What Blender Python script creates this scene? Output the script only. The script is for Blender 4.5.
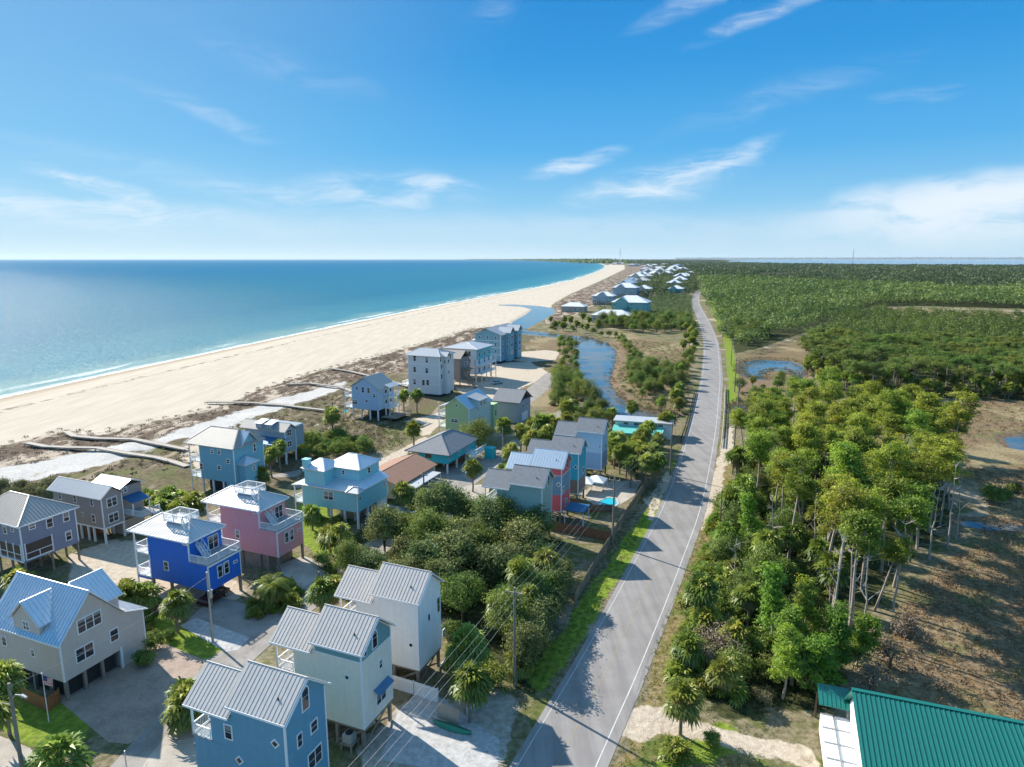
import bpy, math, random
import numpy as np
from mathutils import Vector, Matrix

# ------------------------------------------------------------------ camera, sky, sun, exposure
SC = bpy.context.scene
for o in list(bpy.data.objects):
    bpy.data.objects.remove(o)
COL = SC.collection
F_PX, CAM_H, CX, CY, HORIZON = 660.0, 48.0, 512.0, 383.5, 259.0
PITCH = math.atan((CY - HORIZON) / F_PX)
cam_data = bpy.data.cameras.new('camera')
cam_data.sensor_width = 36.0
cam_data.lens = 36.0 * F_PX / 1024.0
cam_data.clip_start = 0.5
cam_data.clip_end = 200000.0
cam = bpy.data.objects.new('camera', cam_data)
COL.objects.link(cam)
cam.location = (0, 0, CAM_H)
cam.rotation_euler = (math.pi / 2 - PITCH, 0, 0)
SC.camera = cam

SUN_ELEV, SUN_AZ = 33.5, 138.0          # azimuth counted from +X towards +Y: where the sun stands
sd = Vector((math.cos(math.radians(SUN_AZ)) * math.cos(math.radians(SUN_ELEV)),
             math.sin(math.radians(SUN_AZ)) * math.cos(math.radians(SUN_ELEV)), math.sin(math.radians(SUN_ELEV))))
sun_l = bpy.data.lights.new('sun', 'SUN')
sun_l.energy = 5.0
sun_l.angle = math.radians(0.53)
sun_l.color = (1.0, 0.93, 0.82)
sun = bpy.data.objects.new('sun', sun_l)
COL.objects.link(sun)
sun.rotation_euler = (-sd).to_track_quat('-Z', 'Y').to_euler()
sun.location = sd * 300

SC.view_settings.view_transform = 'Standard'
SC.view_settings.look = 'None'
SC.view_settings.exposure = 0.88
SC.view_settings.gamma = 1.0
SC.view_settings.use_curve_mapping = False


# ------------------------------------------------------------------ node helper
class NT:
    def __init__(s, tree):
        s.t = tree
        s.n = tree.nodes
        s.l = tree.links

    def node(s, typ, **kw):
        n = s.n.new(typ)
        for k, v in kw.items():
            setattr(n, k, v)
        return n

    def put(s, sock, v):
        if isinstance(v, bpy.types.NodeSocket):
            s.l.new(v, sock)
        elif v is not None:
            if hasattr(sock, 'default_value'):
                try:
                    sock.default_value = v
                except Exception:
                    sock.default_value = tuple(v) + (1.0,)

    def math(s, op, a, b=None, c=None, clamp=False):
        n = s.node('ShaderNodeMath', operation=op, use_clamp=clamp)
        s.put(n.inputs[0], a)
        if b is not None: s.put(n.inputs[1], b)
        if c is not None: s.put(n.inputs[2], c)
        return n.outputs[0]

    def mix(s, fac, a, b, mode='MIX'):
        n = s.node('ShaderNodeMix', data_type='RGBA', blend_type=mode)
        s.put(n.inputs[0], fac)
        s.put(n.inputs[6], a if isinstance(a, bpy.types.NodeSocket) else (*a[:3], 1))
        s.put(n.inputs[7], b if isinstance(b, bpy.types.NodeSocket) else (*b[:3], 1))
        return n.outputs[2]

    def noise(s, vec, scale, detail=3, rough=0.55, dist=0.0):
        n = s.node('ShaderNodeTexNoise')
        s.put(n.inputs['Vector'], vec)
        n.inputs['Scale'].default_value = scale
        n.inputs['Detail'].default_value = detail
        n.inputs['Roughness'].default_value = rough
        n.inputs['Distortion'].default_value = dist
        return n.outputs['Fac']

    def step(s, x, lo, hi, a=0.0, b=1.0):
        n = s.node('ShaderNodeMapRange', interpolation_type='SMOOTHSTEP')
        s.put(n.inputs[0], x)
        for i, v in enumerate((lo, hi, a, b)):
            s.put(n.inputs[i + 1], v)
        return n.outputs[0]

    def lin(s, x, lo, hi, a=0.0, b=1.0):
        n = s.node('ShaderNodeMapRange')
        s.put(n.inputs[0], x)
        for i, v in enumerate((lo, hi, a, b)):
            s.put(n.inputs[i + 1], v)
        return n.outputs[0]

    def mapping(s, vec, loc=(0, 0, 0), rot=(0, 0, 0), scale=(1, 1, 1)):
        n = s.node('ShaderNodeMapping')
        s.put(n.inputs[0], vec)
        n.inputs[1].default_value = loc
        n.inputs[2].default_value = rot
        n.inputs[3].default_value = scale
        return n.outputs[0]

    def bump(s, h, strength, dist):
        n = s.node('ShaderNodeBump')
        n.inputs['Strength'].default_value = strength
        n.inputs['Distance'].default_value = dist
        s.put(n.inputs['Height'], h)
        return n.outputs[0]


# ------------------------------------------------------------------ world: Nishita sky with thin high cloud
world = bpy.data.worlds.new('World')
SC.world = world
world.use_nodes = True
w = NT(world.node_tree)
w.n.clear()
sky = w.node('ShaderNodeTexSky', sky_type='NISHITA', sun_disc=False)
sky.sun_elevation = math.radians(SUN_ELEV)
sky.sun_rotation = math.radians(90.0 - SUN_AZ)
sky.altitude = 0
sky.air_density = 1.0
sky.dust_density = 0.6
sky.ozone_density = 2.2
tc = w.node('ShaderNodeTexCoord')
hs = w.node('ShaderNodeHueSaturation')
hs.inputs['Hue'].default_value = 0.487
hs.inputs['Saturation'].default_value = 1.32
hs.inputs['Value'].default_value = 1.0
w.l.new(sky.outputs[0], hs.inputs['Color'])
sep = w.node('ShaderNodeSeparateXYZ')
w.l.new(tc.outputs['Generated'], sep.inputs[0])
ysafe = w.math('MAXIMUM', sep.outputs[1], 0.05)
az = w.math('ARCTAN2', sep.outputs[0], sep.outputs[1])            # compass bearing from +Y, clockwise
el = w.math('ARCSINE', sep.outputs[2])
comb = w.node('ShaderNodeCombineXYZ')
w.l.new(az, comb.inputs[0]); w.l.new(el, comb.inputs[1])
dirv = comb.outputs[0]
CLOUDS = [  # bearing, elevation, half-width, half-height (degrees), tilt, opacity, softness
    (-34.0, 3.7, 15.0, 1.4, -4, .80, 0), (-31.0, 5.2, 5.0, .7, -14, .75, 0), (-10.5, 5.4, 8.0, 1.5, -2, .80, 0), (-6.5, 6.1, 3.5, .9, -8, .6, 0),
    (-20, 5.0, 6, .9, -6, .5, 0), (5.0, 7.6, 4.2, .85, 14, .95, 0), (11.5, 5.8, 8.5, 1.7, 13, .85, 0), (18.0, 8.0, 3.6, 1.0, 18, .75, 0),
    (34.5, 3.2, 12.0, 2.7, 4, .80, 1), (32.0, 4.3, 9.0, 1.5, 6, .55, 1), (40, 5.0, 8, 1.5, 6, .6, 1),
    (29.5, 20.4, 4.6, 2.4, 12, .95, 0), (16.5, 19.6, 7.5, .9, 18, .65, 0), (19.5, 17.6, 6.0, .75, 16, .60, 0),
    (-1.5, 19.5, 1.8, 2.4, -50, .28, 0), (30.5, 11.5, 3.2, .6, -4, .35, 0), (-23.0, 10.5, 7.5, .8, -16, .25, 0),
    (-14.0, 2.9, 36, 1.3, 0, .14, 1), (20, 2.6, 26, 1.2, 0, .12, 1), (-30, 7.0, 16, 1.0, -8, .14, 0), (-40, 20, 10, 2.5, 10, .25, 1),
    (21, 12.0, 10, 1.2, 14, .18, 0), (-18, 14.5, 9, 1.4, -14, .12, 0)]
warp = w.node('ShaderNodeTexNoise')
warp.inputs['Scale'].default_value = 9.0
warp.inputs['Detail'].default_value = 3
w.l.new(dirv, warp.inputs['Vector'])
wv = w.node('ShaderNodeVectorMath', operation='MULTIPLY_ADD')
w.l.new(warp.outputs['Color'], wv.inputs[0])
wv.inputs[1].default_value = (0.10, 0.034, 0)
w.l.new(dirv, wv.inputs[2])
streak = w.noise(w.mapping(wv.outputs[0], rot=(0, 0, math.radians(-12)), scale=(9, 46, 1)), 1.0, 7, 0.62, 0.6)
soft = w.noise(w.mapping(wv.outputs[0], scale=(14, 40, 1)), 1.0, 6, 0.58, 0.3)
total = None
for (b, e, hw, hh, tilt, op, sf) in CLOUDS:
    m = w.node('ShaderNodeVectorMath', operation='SUBTRACT')
    w.l.new(wv.outputs[0], m.inputs[0])
    m.inputs[1].default_value = (math.radians(b) + .05, math.radians(e) + .017, 0)
    r = w.mapping(m.outputs[0], rot=(0, 0, math.radians(-tilt)))
    sc_ = w.mapping(r, scale=(1 / math.radians(hw), 1 / math.radians(hh), 0))
    ln = w.node('ShaderNodeVectorMath', operation='LENGTH')
    w.l.new(sc_, ln.inputs[0])
    fall = w.step(ln.outputs['Value'], 0.15, 1.25, 1.0, 0.0)
    if sf:
        tex = w.step(soft, 0.22, 0.56)
    else:
        tex = w.step(streak, 0.33, 0.74)
    c = w.math('MULTIPLY', w.math('MULTIPLY', fall, tex), op)
    total = c if total is None else w.math('SUBTRACT', 1.0, w.math('MULTIPLY', w.math('SUBTRACT', 1.0, total), w.math('SUBTRACT', 1.0, c)))
# the Nishita sky, cleaned of its yellow horizon: blended with a clear maritime gradient, its unseen overhead part brightened as added fill light
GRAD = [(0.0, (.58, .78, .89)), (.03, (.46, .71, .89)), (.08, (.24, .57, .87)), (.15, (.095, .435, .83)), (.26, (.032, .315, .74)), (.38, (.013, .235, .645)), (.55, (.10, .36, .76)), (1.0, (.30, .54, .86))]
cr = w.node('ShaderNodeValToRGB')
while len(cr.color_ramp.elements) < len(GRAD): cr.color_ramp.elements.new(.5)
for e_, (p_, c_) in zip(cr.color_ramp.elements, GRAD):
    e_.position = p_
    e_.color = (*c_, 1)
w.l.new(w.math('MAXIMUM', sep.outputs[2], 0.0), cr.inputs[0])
sunw = w.node('ShaderNodeVectorMath', operation='DOT_PRODUCT')
w.l.new(tc.outputs['Generated'], sunw.inputs[0]); sunw.inputs[1].default_value = sd
glow = w.step(sunw.outputs['Value'], .66, 1.0, 0.0, .24)
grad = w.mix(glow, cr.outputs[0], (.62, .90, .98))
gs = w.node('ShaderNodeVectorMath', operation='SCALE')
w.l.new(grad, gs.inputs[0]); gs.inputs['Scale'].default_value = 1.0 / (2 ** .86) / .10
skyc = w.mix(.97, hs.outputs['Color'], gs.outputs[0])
cl = w.mix(w.math('MULTIPLY', total, .88), skyc, (5.2, 5.45, 5.7))
bg = w.node('ShaderNodeBackground')
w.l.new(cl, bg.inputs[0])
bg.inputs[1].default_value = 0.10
out = w.node('ShaderNodeOutputWorld')
w.l.new(bg.outputs[0], out.inputs[0])


# ------------------------------------------------------------------ surveying: where a spot of the photograph lies in the world
def W(px, py, z=0.0):
    u, v = (px - CX) / F_PX, (py - CY) / F_PX
    c, s = math.cos(PITCH), math.sin(PITCH)
    d = (u, c - v * s, -s - v * c)
    t = (z - CAM_H) / d[2]
    return Vector((d[0] * t, d[1] * t, z))


def poly(pts, z=0.0):
    return [tuple(W(x, y, z)[:2]) for x, y in pts]


# ------------------------------------------------------------------ object helpers
def tag(o, label=None, cat=None, group=None, kind=None):
    if label: o['label'] = label
    if cat: o['category'] = cat
    if group: o['group'] = group
    if kind: o['kind'] = kind
    return o


def empty(name, loc, rz=0.0, label=None, cat=None, group=None):
    o = bpy.data.objects.new(name, None)
    o.empty_display_size = 0.3
    COL.objects.link(o)
    o.location = loc
    o.rotation_euler = (0, 0, rz)
    return tag(o, label, cat, group)


class MB:
    def __init__(s):
        s.v, s.f = [], []

    def add(s, vs, fs):
        b = len(s.v)
        s.v += [tuple(v) for v in vs]
        s.f += [tuple(i + b for i in f) for f in fs]
        return s

    def box(s, x0, x1, y0, y1, z0, z1):
        if x0 > x1: x0, x1 = x1, x0
        if y0 > y1: y0, y1 = y1, y0
        return s.add([(x0, y0, z0), (x1, y0, z0), (x1, y1, z0), (x0, y1, z0), (x0, y0, z1), (x1, y0, z1), (x1, y1, z1), (x0, y1, z1)],
                     [(0, 3, 2, 1), (4, 5, 6, 7), (0, 1, 5, 4), (1, 2, 6, 5), (2, 3, 7, 6), (3, 0, 4, 7)])

    def prism(s, pts, off):
        """closed slab: polygon pts (3D) swept by vector off"""
        n = len(pts)
        off = Vector(off)
        a = [Vector(p) for p in pts]
        b = [p + off for p in a]
        fs = [tuple(range(n)), tuple(range(2 * n - 1, n - 1, -1))] + [(i, i + n, (i + 1) % n + n, (i + 1) % n) for i in range(n)]
        nrm = (a[1] - a[0]).cross(a[2] - a[1])
        if nrm.dot(off) > 0:
            fs = [tuple(reversed(f)) for f in fs]
        return s.add(a + b, fs)

    def bar(s, p, q, wd, ht, up=(0, 0, 1)):
        p, q = Vector(p), Vector(q)
        d = (q - p)
        if d.length < 1e-6: return s
        d.normalize()
        up = Vector(up)
        if abs(d.dot(up)) > .98: up = Vector((1, 0, 0))
        r = d.cross(up).normalized() * wd / 2
        u = r.cross(d).normalized() * ht / 2
        vs = []
        for c in (p, q):
            vs += [c - r - u, c + r - u, c + r + u, c - r + u]
        return s.add(vs, [(0, 1, 2, 3), (7, 6, 5, 4), (0, 4, 5, 1), (1, 5, 6, 2), (2, 6, 7, 3), (3, 7, 4, 0)])

    def tube(s, pts, r0, r1=None, n=8):
        pts = [Vector(p) for p in pts]
        r1 = r0 if r1 is None else r1
        rings = []
        for i, p in enumerate(pts):
            d = (pts[min(i + 1, len(pts) - 1)] - pts[max(i - 1, 0)]).normalized()
            a = Vector((0, 0, 1)) if abs(d.z) < .9 else Vector((1, 0, 0))
            x = d.cross(a).normalized()
            y = d.cross(x)
            r = r0 + (r1 - r0) * i / max(1, len(pts) - 1)
            rings.append([p + x * math.cos(2 * math.pi * k / n) * r + y * math.sin(2 * math.pi * k / n) * r for k in range(n)])
        vs = [v for r in rings for v in r]
        fs = []
        for i in range(len(pts) - 1):
            for k in range(n):
                fs.append((i * n + k, i * n + (k + 1) % n, (i + 1) * n + (k + 1) % n, (i + 1) * n + k))
        fs.append(tuple(range(n - 1, -1, -1)))
        fs.append(tuple((len(pts) - 1) * n + k for k in range(n)))
        return s.add(vs, fs)

    def mesh(s, name, mat=None):
        me = bpy.data.meshes.new(name)
        me.from_pydata(s.v, [], s.f)
        if mat: me.materials.append(mat)
        me.update()
        return me

    def build(s, name, mat, parent=None, loc=None):
        o = bpy.data.objects.new(name, s.mesh(name, mat))
        COL.objects.link(o)
        if parent: o.parent = parent
        if loc is not None: o.location = loc
        return o


def np_mesh(name, V, Fq, mats=(), midx=None, tint=None, smooth=False):
    V = np.asarray(V, np.float32)
    Fq = np.asarray(Fq, np.int32)
    me = bpy.data.meshes.new(name)
    k = Fq.shape[1]
    me.vertices.add(len(V)); me.vertices.foreach_set('co', V.ravel())
    me.loops.add(Fq.size); me.loops.foreach_set('vertex_index', Fq.ravel())
    me.polygons.add(len(Fq)); me.polygons.foreach_set('loop_start', np.arange(0, Fq.size, k, dtype=np.int32))
    for m in mats: me.materials.append(m)
    if midx is not None: me.polygons.foreach_set('material_index', np.asarray(midx, np.int32))
    if smooth: me.polygons.foreach_set('use_smooth', np.ones(len(Fq), bool))
    me.update(calc_edges=True)
    if tint is not None:
        a = me.attributes.new('tint', 'FLOAT', 'FACE')
        a.data.foreach_set('value', np.asarray(tint, np.float32))
    return me


# ------------------------------------------------------------------ materials
MATS = {}


def base_mat(name):
    m = bpy.data.materials.new(name)
    m.use_nodes = True
    t = NT(m.node_tree)
    b = t.n['Principled BSDF']
    return m, t, b


def paint(name, col, rough=0.6, var=0.10, lap=0.0, metal=0.0, bumpn=0.0, spec=0.5, vscale=1.3, vert=0.0):
    """painted or weathered surface; lap = pitch of horizontal boards, vert = pitch of upright boards"""
    if name in MATS: return MATS[name]
    m, t, b = base_mat(name)
    tcn = t.node('ShaderNodeTexCoord')
    oc = tcn.outputs['Object']
    n1 = t.noise(oc, vscale, 4, .6)
    n2 = t.noise(t.mapping(oc, scale=(1, 1, .25)), vscale * 3.1, 4, .65)
    f = t.math('ADD', t.math('MULTIPLY', n1, .6), t.math('MULTIPLY', n2, .4))
    streak_ = t.noise(t.mapping(oc, scale=(2.2, 2.2, .12)), 1.0, 4, .7)
    f = t.math('ADD', t.math('MULTIPLY', f, .6), t.math('MULTIPLY', streak_, .4))
    f = t.lin(f, .33, .67, 1 - var * 1.5, 1 + var * 1.1)
    oi = t.node('ShaderNodeObjectInfo')
    vm = t.node('ShaderNodeVectorMath', operation='SCALE')
    vm.inputs[0].default_value = col
    t.l.new(f, vm.inputs['Scale'])
    c = vm.outputs[0]
    sep = t.node('ShaderNodeSeparateXYZ')
    t.l.new(oc, sep.inputs[0])
    h = None
    if lap:
        fr = t.math('FRACT', t.math('DIVIDE', sep.outputs[2], lap))
        h = fr
        line = t.step(fr, 0.0, .16, .80, 1.0)
        vm2 = t.node('ShaderNodeVectorMath', operation='SCALE')
        t.l.new(c, vm2.inputs[0]); t.l.new(line, vm2.inputs['Scale'])
        c = vm2.outputs[0]
    if vert:
        fr = t.math('FRACT', t.math('DIVIDE', t.math('ADD', sep.outputs[0], sep.outputs[1]), vert))
        h = t.step(fr, 0.0, .14, 0., 1.0)
    t.l.new(c, b.inputs['Base Color'])
    b.inputs['Roughness'].default_value = rough
    b.inputs['Metallic'].default_value = metal
    b.inputs['Specular IOR Level'].default_value = spec
    if h is not None:
        t.l.new(t.bump(h, .55, .03), b.inputs['Normal'])
    elif bumpn:
        t.l.new(t.bump(n2, bumpn, .03), b.inputs['Normal'])
    MATS[name] = m
    return m


def leaf(name, c0, c1, c2=None, trans=.34, rough=.55, hue=.03):
    """foliage: face-by-face colour between c0 and c1 (a few faces c2), plus a difference from plant to plant"""
    if name in MATS: return MATS[name]
    m, t, b = base_mat(name)
    at = t.node('ShaderNodeAttribute', attribute_name='tint')
    oi = t.node('ShaderNodeObjectInfo')
    f = at.outputs['Fac']
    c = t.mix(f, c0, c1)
    if c2 is not None:
        c = t.mix(t.step(f, .86, 1.0), c, c2)
    hsn = t.node('ShaderNodeHueSaturation')
    t.l.new(c, hsn.inputs['Color'])
    t.put(hsn.inputs['Hue'], t.lin(oi.outputs['Random'], 0, 1, .5 - hue, .5 + hue))
    wn = t.node('ShaderNodeTexWhiteNoise', noise_dimensions='1D')
    t.l.new(oi.outputs['Random'], wn.inputs['W'])
    t.put(hsn.inputs['Value'], t.lin(wn.outputs['Value'], 0, 1, .78, 1.25))
    d = t.node('ShaderNodeBsdfDiffuse')
    t.l.new(hsn.outputs[0], d.inputs[0])
    tr = t.node('ShaderNodeBsdfTranslucent')
    hs2 = t.node('ShaderNodeHueSaturation')
    hs2.inputs['Value'].default_value = 1.5
    t.l.new(hsn.outputs[0], hs2.inputs['Color'])
    t.l.new(hs2.outputs[0], tr.inputs[0])
    mx = t.node('ShaderNodeMixShader')
    mx.inputs[0].default_value = trans
    t.l.new(d.outputs[0], mx.inputs[1]); t.l.new(tr.outputs[0], mx.inputs[2])
    g = t.node('ShaderNodeBsdfGlossy')
    g.inputs['Roughness'].default_value = rough
    g.inputs['Color'].default_value = (.6, .65, .6, 1)
    mx2 = t.node('ShaderNodeMixShader')
    mx2.inputs[0].default_value = .035
    t.l.new(mx.outputs[0], mx2.inputs[1]); t.l.new(g.outputs[0], mx2.inputs[2])
    t.l.new(mx2.outputs[0], t.n['Material Output'].inputs[0])
    MATS[name] = m
    return m


M_WHITE = paint('white_paint', (.78, .78, .77), .5, .05)
M_TRIM = paint('white_trim', (.80, .80, .80), .45, .04)
M_WOOD = paint('weathered_wood', (.27, .22, .17), .8, .28, bumpn=.3)
M_WOODL = paint('pale_boardwalk', (.42, .37, .31), .85, .18, bumpn=.2)
M_WOODB = paint('brown_wood', (.19, .11, .06), .75, .25, bumpn=.3)
M_POLE = paint('pole_wood', (.25, .21, .17), .85, .25)
M_CONC = paint('concrete', (.42, .40, .37), .9, .14, vscale=.5)
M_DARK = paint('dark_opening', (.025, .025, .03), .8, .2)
M_SCREEN = paint('screen_mesh', (.02, .022, .026), .35, .2)
M_STEEL = paint('galvanised_steel', (.45, .46, .47), .4, .1, metal=.7)
M_WIRE = paint('wire', (.30, .30, .31), .45, .1, metal=.5)
M_DIRTY = paint('grey_deck', (.30, .31, .33), .8, .15)
m, t, b = base_mat('window_glass')
oi = t.node('ShaderNodeObjectInfo')
gl_c = t.node('ShaderNodeTexCoord')
gl_s = t.node('ShaderNodeSeparateXYZ')
t.l.new(gl_c.outputs['Generated'], gl_s.inputs[0])
blind = t.math('GREATER_THAN', gl_s.outputs[2], t.math('MULTIPLY_ADD', oi.outputs['Random'], 1.5, .15))   # some blinds half drawn
t.l.new(t.mix(blind, (.018, .025, .034), (.24, .25, .25)), b.inputs['Base Color'])
b.inputs['Roughness'].default_value = .06
b.inputs['Specular IOR Level'].default_value = .6
M_GLASS = m
M_ROOFG = paint('grey_metal_roof', (.50, .465, .43), .6, .08, metal=.05, spec=.3)
M_ROOFW = paint('pale_metal_roof', (.53, .53, .53), .38, .05, metal=.25)
M_ROOFGALV = paint('galvalume_roof', (.62, .66, .70), .34, .06, metal=.72)
M_SHING = paint('grey_shingle', (.22, .225, .235), .85, .16, bumpn=.3, vscale=2.0)
M_SHINGT = paint('tan_shingle', (.36, .31, .27), .85, .12, bumpn=.3)
M_SHINGB = paint('brown_shingle', (.28, .15, .10), .85, .15, bumpn=.3)


# ================================================================== TERRAIN
def sdf(poly_, X, Y, margin=60.0):
    """signed distance to a polygon, positive inside"""
    P_ = np.array(poly_, float)
    out_ = np.full(X.shape, -1e6)
    lo, hi = P_.min(0) - margin, P_.max(0) + margin
    k = (X >= lo[0]) & (X <= hi[0]) & (Y >= lo[1]) & (Y <= hi[1])
    x, y = X[k], Y[k]
    d2 = np.full(x.shape, 1e18)
    ins = np.zeros(x.shape, bool)
    n = len(P_)
    for i in range(n):
        ax, ay = P_[i]
        bx, by = P_[(i + 1) % n]
        ex, ey = bx - ax, by - ay
        tt = np.clip(((x - ax) * ex + (y - ay) * ey) / (ex * ex + ey * ey + 1e-12), 0, 1)
        d2 = np.minimum(d2, (x - ax - tt * ex) ** 2 + (y - ay - tt * ey) ** 2)
        if ay != by:
            c = ((ay > y) != (by > y)) & (x < (bx - ax) * (y - ay) / (by - ay) + ax)
            ins ^= c
    d = np.sqrt(d2)
    out_[k] = np.where(ins, d, -d)
    return out_


def smooth_line(pts, n=6):
    """Catmull-Rom through 2D points"""
    P_ = [np.array(p[:2], float) for p in pts]
    P_ = [2 * P_[0] - P_[1]] + P_ + [2 * P_[-1] - P_[-2]]
    r = []
    for i in range(1, len(P_) - 2):
        a, b_, c, d = P_[i - 1:i + 3]
        for k in range(n):
            t_ = k / n
            r.append(.5 * (2 * b_ + (c - a) * t_ + (2 * a - 5 * b_ + 4 * c - d) * t_ ** 2 + (3 * b_ - a - 3 * c + d) * t_ ** 3))
    r.append(P_[-2])
    return [tuple(q) for q in r]


SHORE_PX = [(0, 397), (50, 386), (100, 375), (200, 354), (300, 333), (350, 323), (400, 312.5), (450, 303), (500, 294), (540, 287), (575, 279.5),
            (596, 272.5), (605, 268), (606, 265.6), (602, 263.8), (590, 262.2), (570, 261.2), (540, 260.4), (500, 259.9)]
shore = poly(SHORE_PX)
s0, s1 = np.array(shore[0]), np.array(shore[3])
shore = [tuple(s0 + (s0 - s1) / np.linalg.norm(s0 - s1) * 900)] + shore
SEA = shore + [(-120000, 150000), (-150000, 20000), (-30000, -3000)]
CREEK_PX = [(574, 345), (573, 362), (576, 380), (585, 392), (600, 402), (610, 412), (622, 421), (640, 427), (658, 424), (672, 420), (672, 414), (655, 411),
            (640, 408), (627, 402), (617, 393), (610, 380), (615, 362), (617, 350), (608, 342), (592, 336.5), (578, 338)]
CREEK2_PX = [(578, 340), (590, 336), (560, 333.5), (540, 331), (520, 329.5), (516, 331), (522, 333.5), (545, 335.5), (565, 338)]
LAGOON_PX = [(512, 328), (520, 322), (532, 312), (540, 307.5), (520, 305.2), (500, 303.8), (497, 304.6), (515, 306.5), (525, 308.5), (519, 314), (508, 321), (505, 328)]
LAGOON_PX = [(505, 330), (524, 330), (536, 323), (549, 316.5), (556, 311.5), (553, 307.5), (540, 305.3), (515, 303.9), (498, 304.2), (500, 305.2), (524, 306.6), (532, 309), (526, 314), (513, 321)]
POND_PX = [(737, 367), (744, 361), (758, 358), (775, 359.5), (790, 360), (804, 365), (808, 372), (801, 379), (794, 374), (787, 370), (771, 369.5), (763, 373), (766, 379), (752, 378), (741, 373)]
POOL_PX = [(733, 404), (744, 402), (750, 407), (744, 413), (734, 413)]
POND3_PX = [(1004, 436), (1030, 432), (1060, 434), (1060, 450), (1030, 449), (1010, 446)]
POND4_PX = [(960, 518), (1000, 520), (1030, 524), (1030, 529), (990, 527), (962, 523)]
BAY_PX = [(722, 261.6), (735, 260.4), (760, 259.9), (900, 259.75), (1100, 259.75), (1250, 259.8), (1250, 265.6), (1030, 265.4), (950, 265.0), (850, 264.4), (780, 263.4)]
WATERS = [poly(q) for q in (CREEK_PX, CREEK2_PX, LAGOON_PX, POND_PX, POOL_PX, POND3_PX, POND4_PX)]
BAY = poly(BAY_PX)

DUNE_PX = [(-90, 475), (-20, 450), (18, 442), (60, 430), (100, 433), (140, 424), (190, 413), (230, 405), (250, 392), (300, 376), (360, 360), (420, 344), (470, 329), (498, 325),
           (512, 330), (530, 335), (548, 337), (560, 343), (565, 360), (560, 385), (500, 400), (400, 440), (330, 470), (250, 500), (160, 520), (80, 500), (-60, 540)]
WHITE_PX = [(-60, 480), (0, 468), (40, 462), (80, 452), (110, 447), (150, 441), (165, 437), (200, 424), (235, 413), (270, 402), (305, 392), (345, 382), (338, 390),
            (300, 404), (262, 415), (232, 428), (200, 437), (160, 446), (140, 452), (110, 463), (88, 471), (50, 478), (0, 486), (-60, 505)]
SANDLOT_PX = [(455, 388), (450, 372), (470, 366), (500, 362), (530, 362), (548, 372), (540, 380), (522, 388), (512, 396), (500, 404), (470, 398)]
SANDLOT2_PX = [(520, 352), (545, 350), (560, 352), (556, 360), (530, 362), (512, 360)]
SANDDRV_PX = [(70, 555), (110, 540), (140, 540), (190, 560), (230, 575), (250, 590), (235, 600), (170, 600), (130, 590), (100, 610), (70, 590)]
SHELL_PX = [[(360, 470), (385, 456), (412, 443), (424, 436), (430, 438), (420, 446), (395, 461), (375, 472)], [(402, 422), (425, 416), (440, 412), (446, 414), (440, 424), (428, 436), (415, 436), (424, 424)],
            [(184, 446), (215, 440), (240, 455), (250, 470), (200, 470), (180, 458)]]
LAWN_PX = [[(140, 622), (165, 612), (185, 628), (228, 640), (222, 652), (205, 659), (172, 648), (148, 640)], [(300, 500), (330, 505), (345, 530), (350, 552), (318, 556), (300, 540), (296, 515)],
           [(360, 468), (374, 462), (392, 452), (400, 455), (392, 462), (378, 470)], [(422, 482), (450, 480), (478, 484), (462, 496), (440, 498), (424, 496)],
           [(0, 700), (30, 690), (60, 700), (90, 718), (80, 740), (40, 742), (0, 730)],
           [(556, 640), (580, 600), (612, 560), (650, 500), (672, 462), (664, 500), (640, 545), (600, 610), (560, 668), (540, 690), (530, 680)],
           [(726, 405), (729, 380), (724, 340), (712, 312), (706, 297), (714, 297), (730, 330), (737, 370), (737, 400)],
           [(440, 450), (500, 455), (540, 462), (520, 470), (470, 468), (445, 460)], [(660, 740), (720, 720), (760, 740), (700, 767), (650, 780)]]
YELLOWG_PX = [(610, 780), (640, 690), (668, 610), (700, 530), (716, 480), (726, 440), (740, 440), (728, 490), (714, 550), (690, 630), (680, 690), (700, 720), (760, 745), (740, 800)]
SANDR_PX = [[(612, 735), (640, 700), (662, 703), (700, 722), (755, 735), (812, 748), (815, 767), (720, 745), (668, 735), (640, 745)], [(702, 505), (714, 470), (726, 432), (734, 424), (732, 450), (722, 480), (712, 515), (703, 530)],
            [(645, 500), (655, 486), (668, 470), (672, 480), (660, 505), (650, 520)]]
MARSH_PX = [[(1090, 800), (860, 720), (872, 670), (905, 600), (950, 555), (985, 545), (985, 500), (955, 460), (920, 440), (1000, 452), (1100, 450), (1300, 700)],
            [(905, 430), (930, 398), (985, 396), (1100, 400), (1100, 455), (1000, 455), (940, 450)],
            [(795, 303), (850, 305), (920, 309), (1100, 314), (1100, 326), (980, 324), (900, 320), (860, 314), (820, 309)],
            [(960, 291), (1100, 293), (1100, 297), (980, 296)], [(760, 274), (800, 273), (800, 277), (760, 278)],
            [(735, 356), (770, 347), (800, 336), (835, 324), (850, 322), (830, 345), (815, 370), (805, 385), (770, 392), (740, 400), (728, 380)],
            [(730, 395), (760, 398), (766, 412), (745, 425), (732, 425)],
            [(604, 330), (650, 338), (690, 345), (690, 370), (690, 400), (672, 425), (640, 425), (612, 412), (622, 350)],
            [(560, 330), (575, 333), (575, 400), (640, 428), (600, 432), (560, 415), (520, 400), (545, 378), (560, 360)],
            [(520, 345), (540, 338), (560, 338), (572, 345), (568, 372), (555, 385), (545, 372), (560, 356)]]
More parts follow.
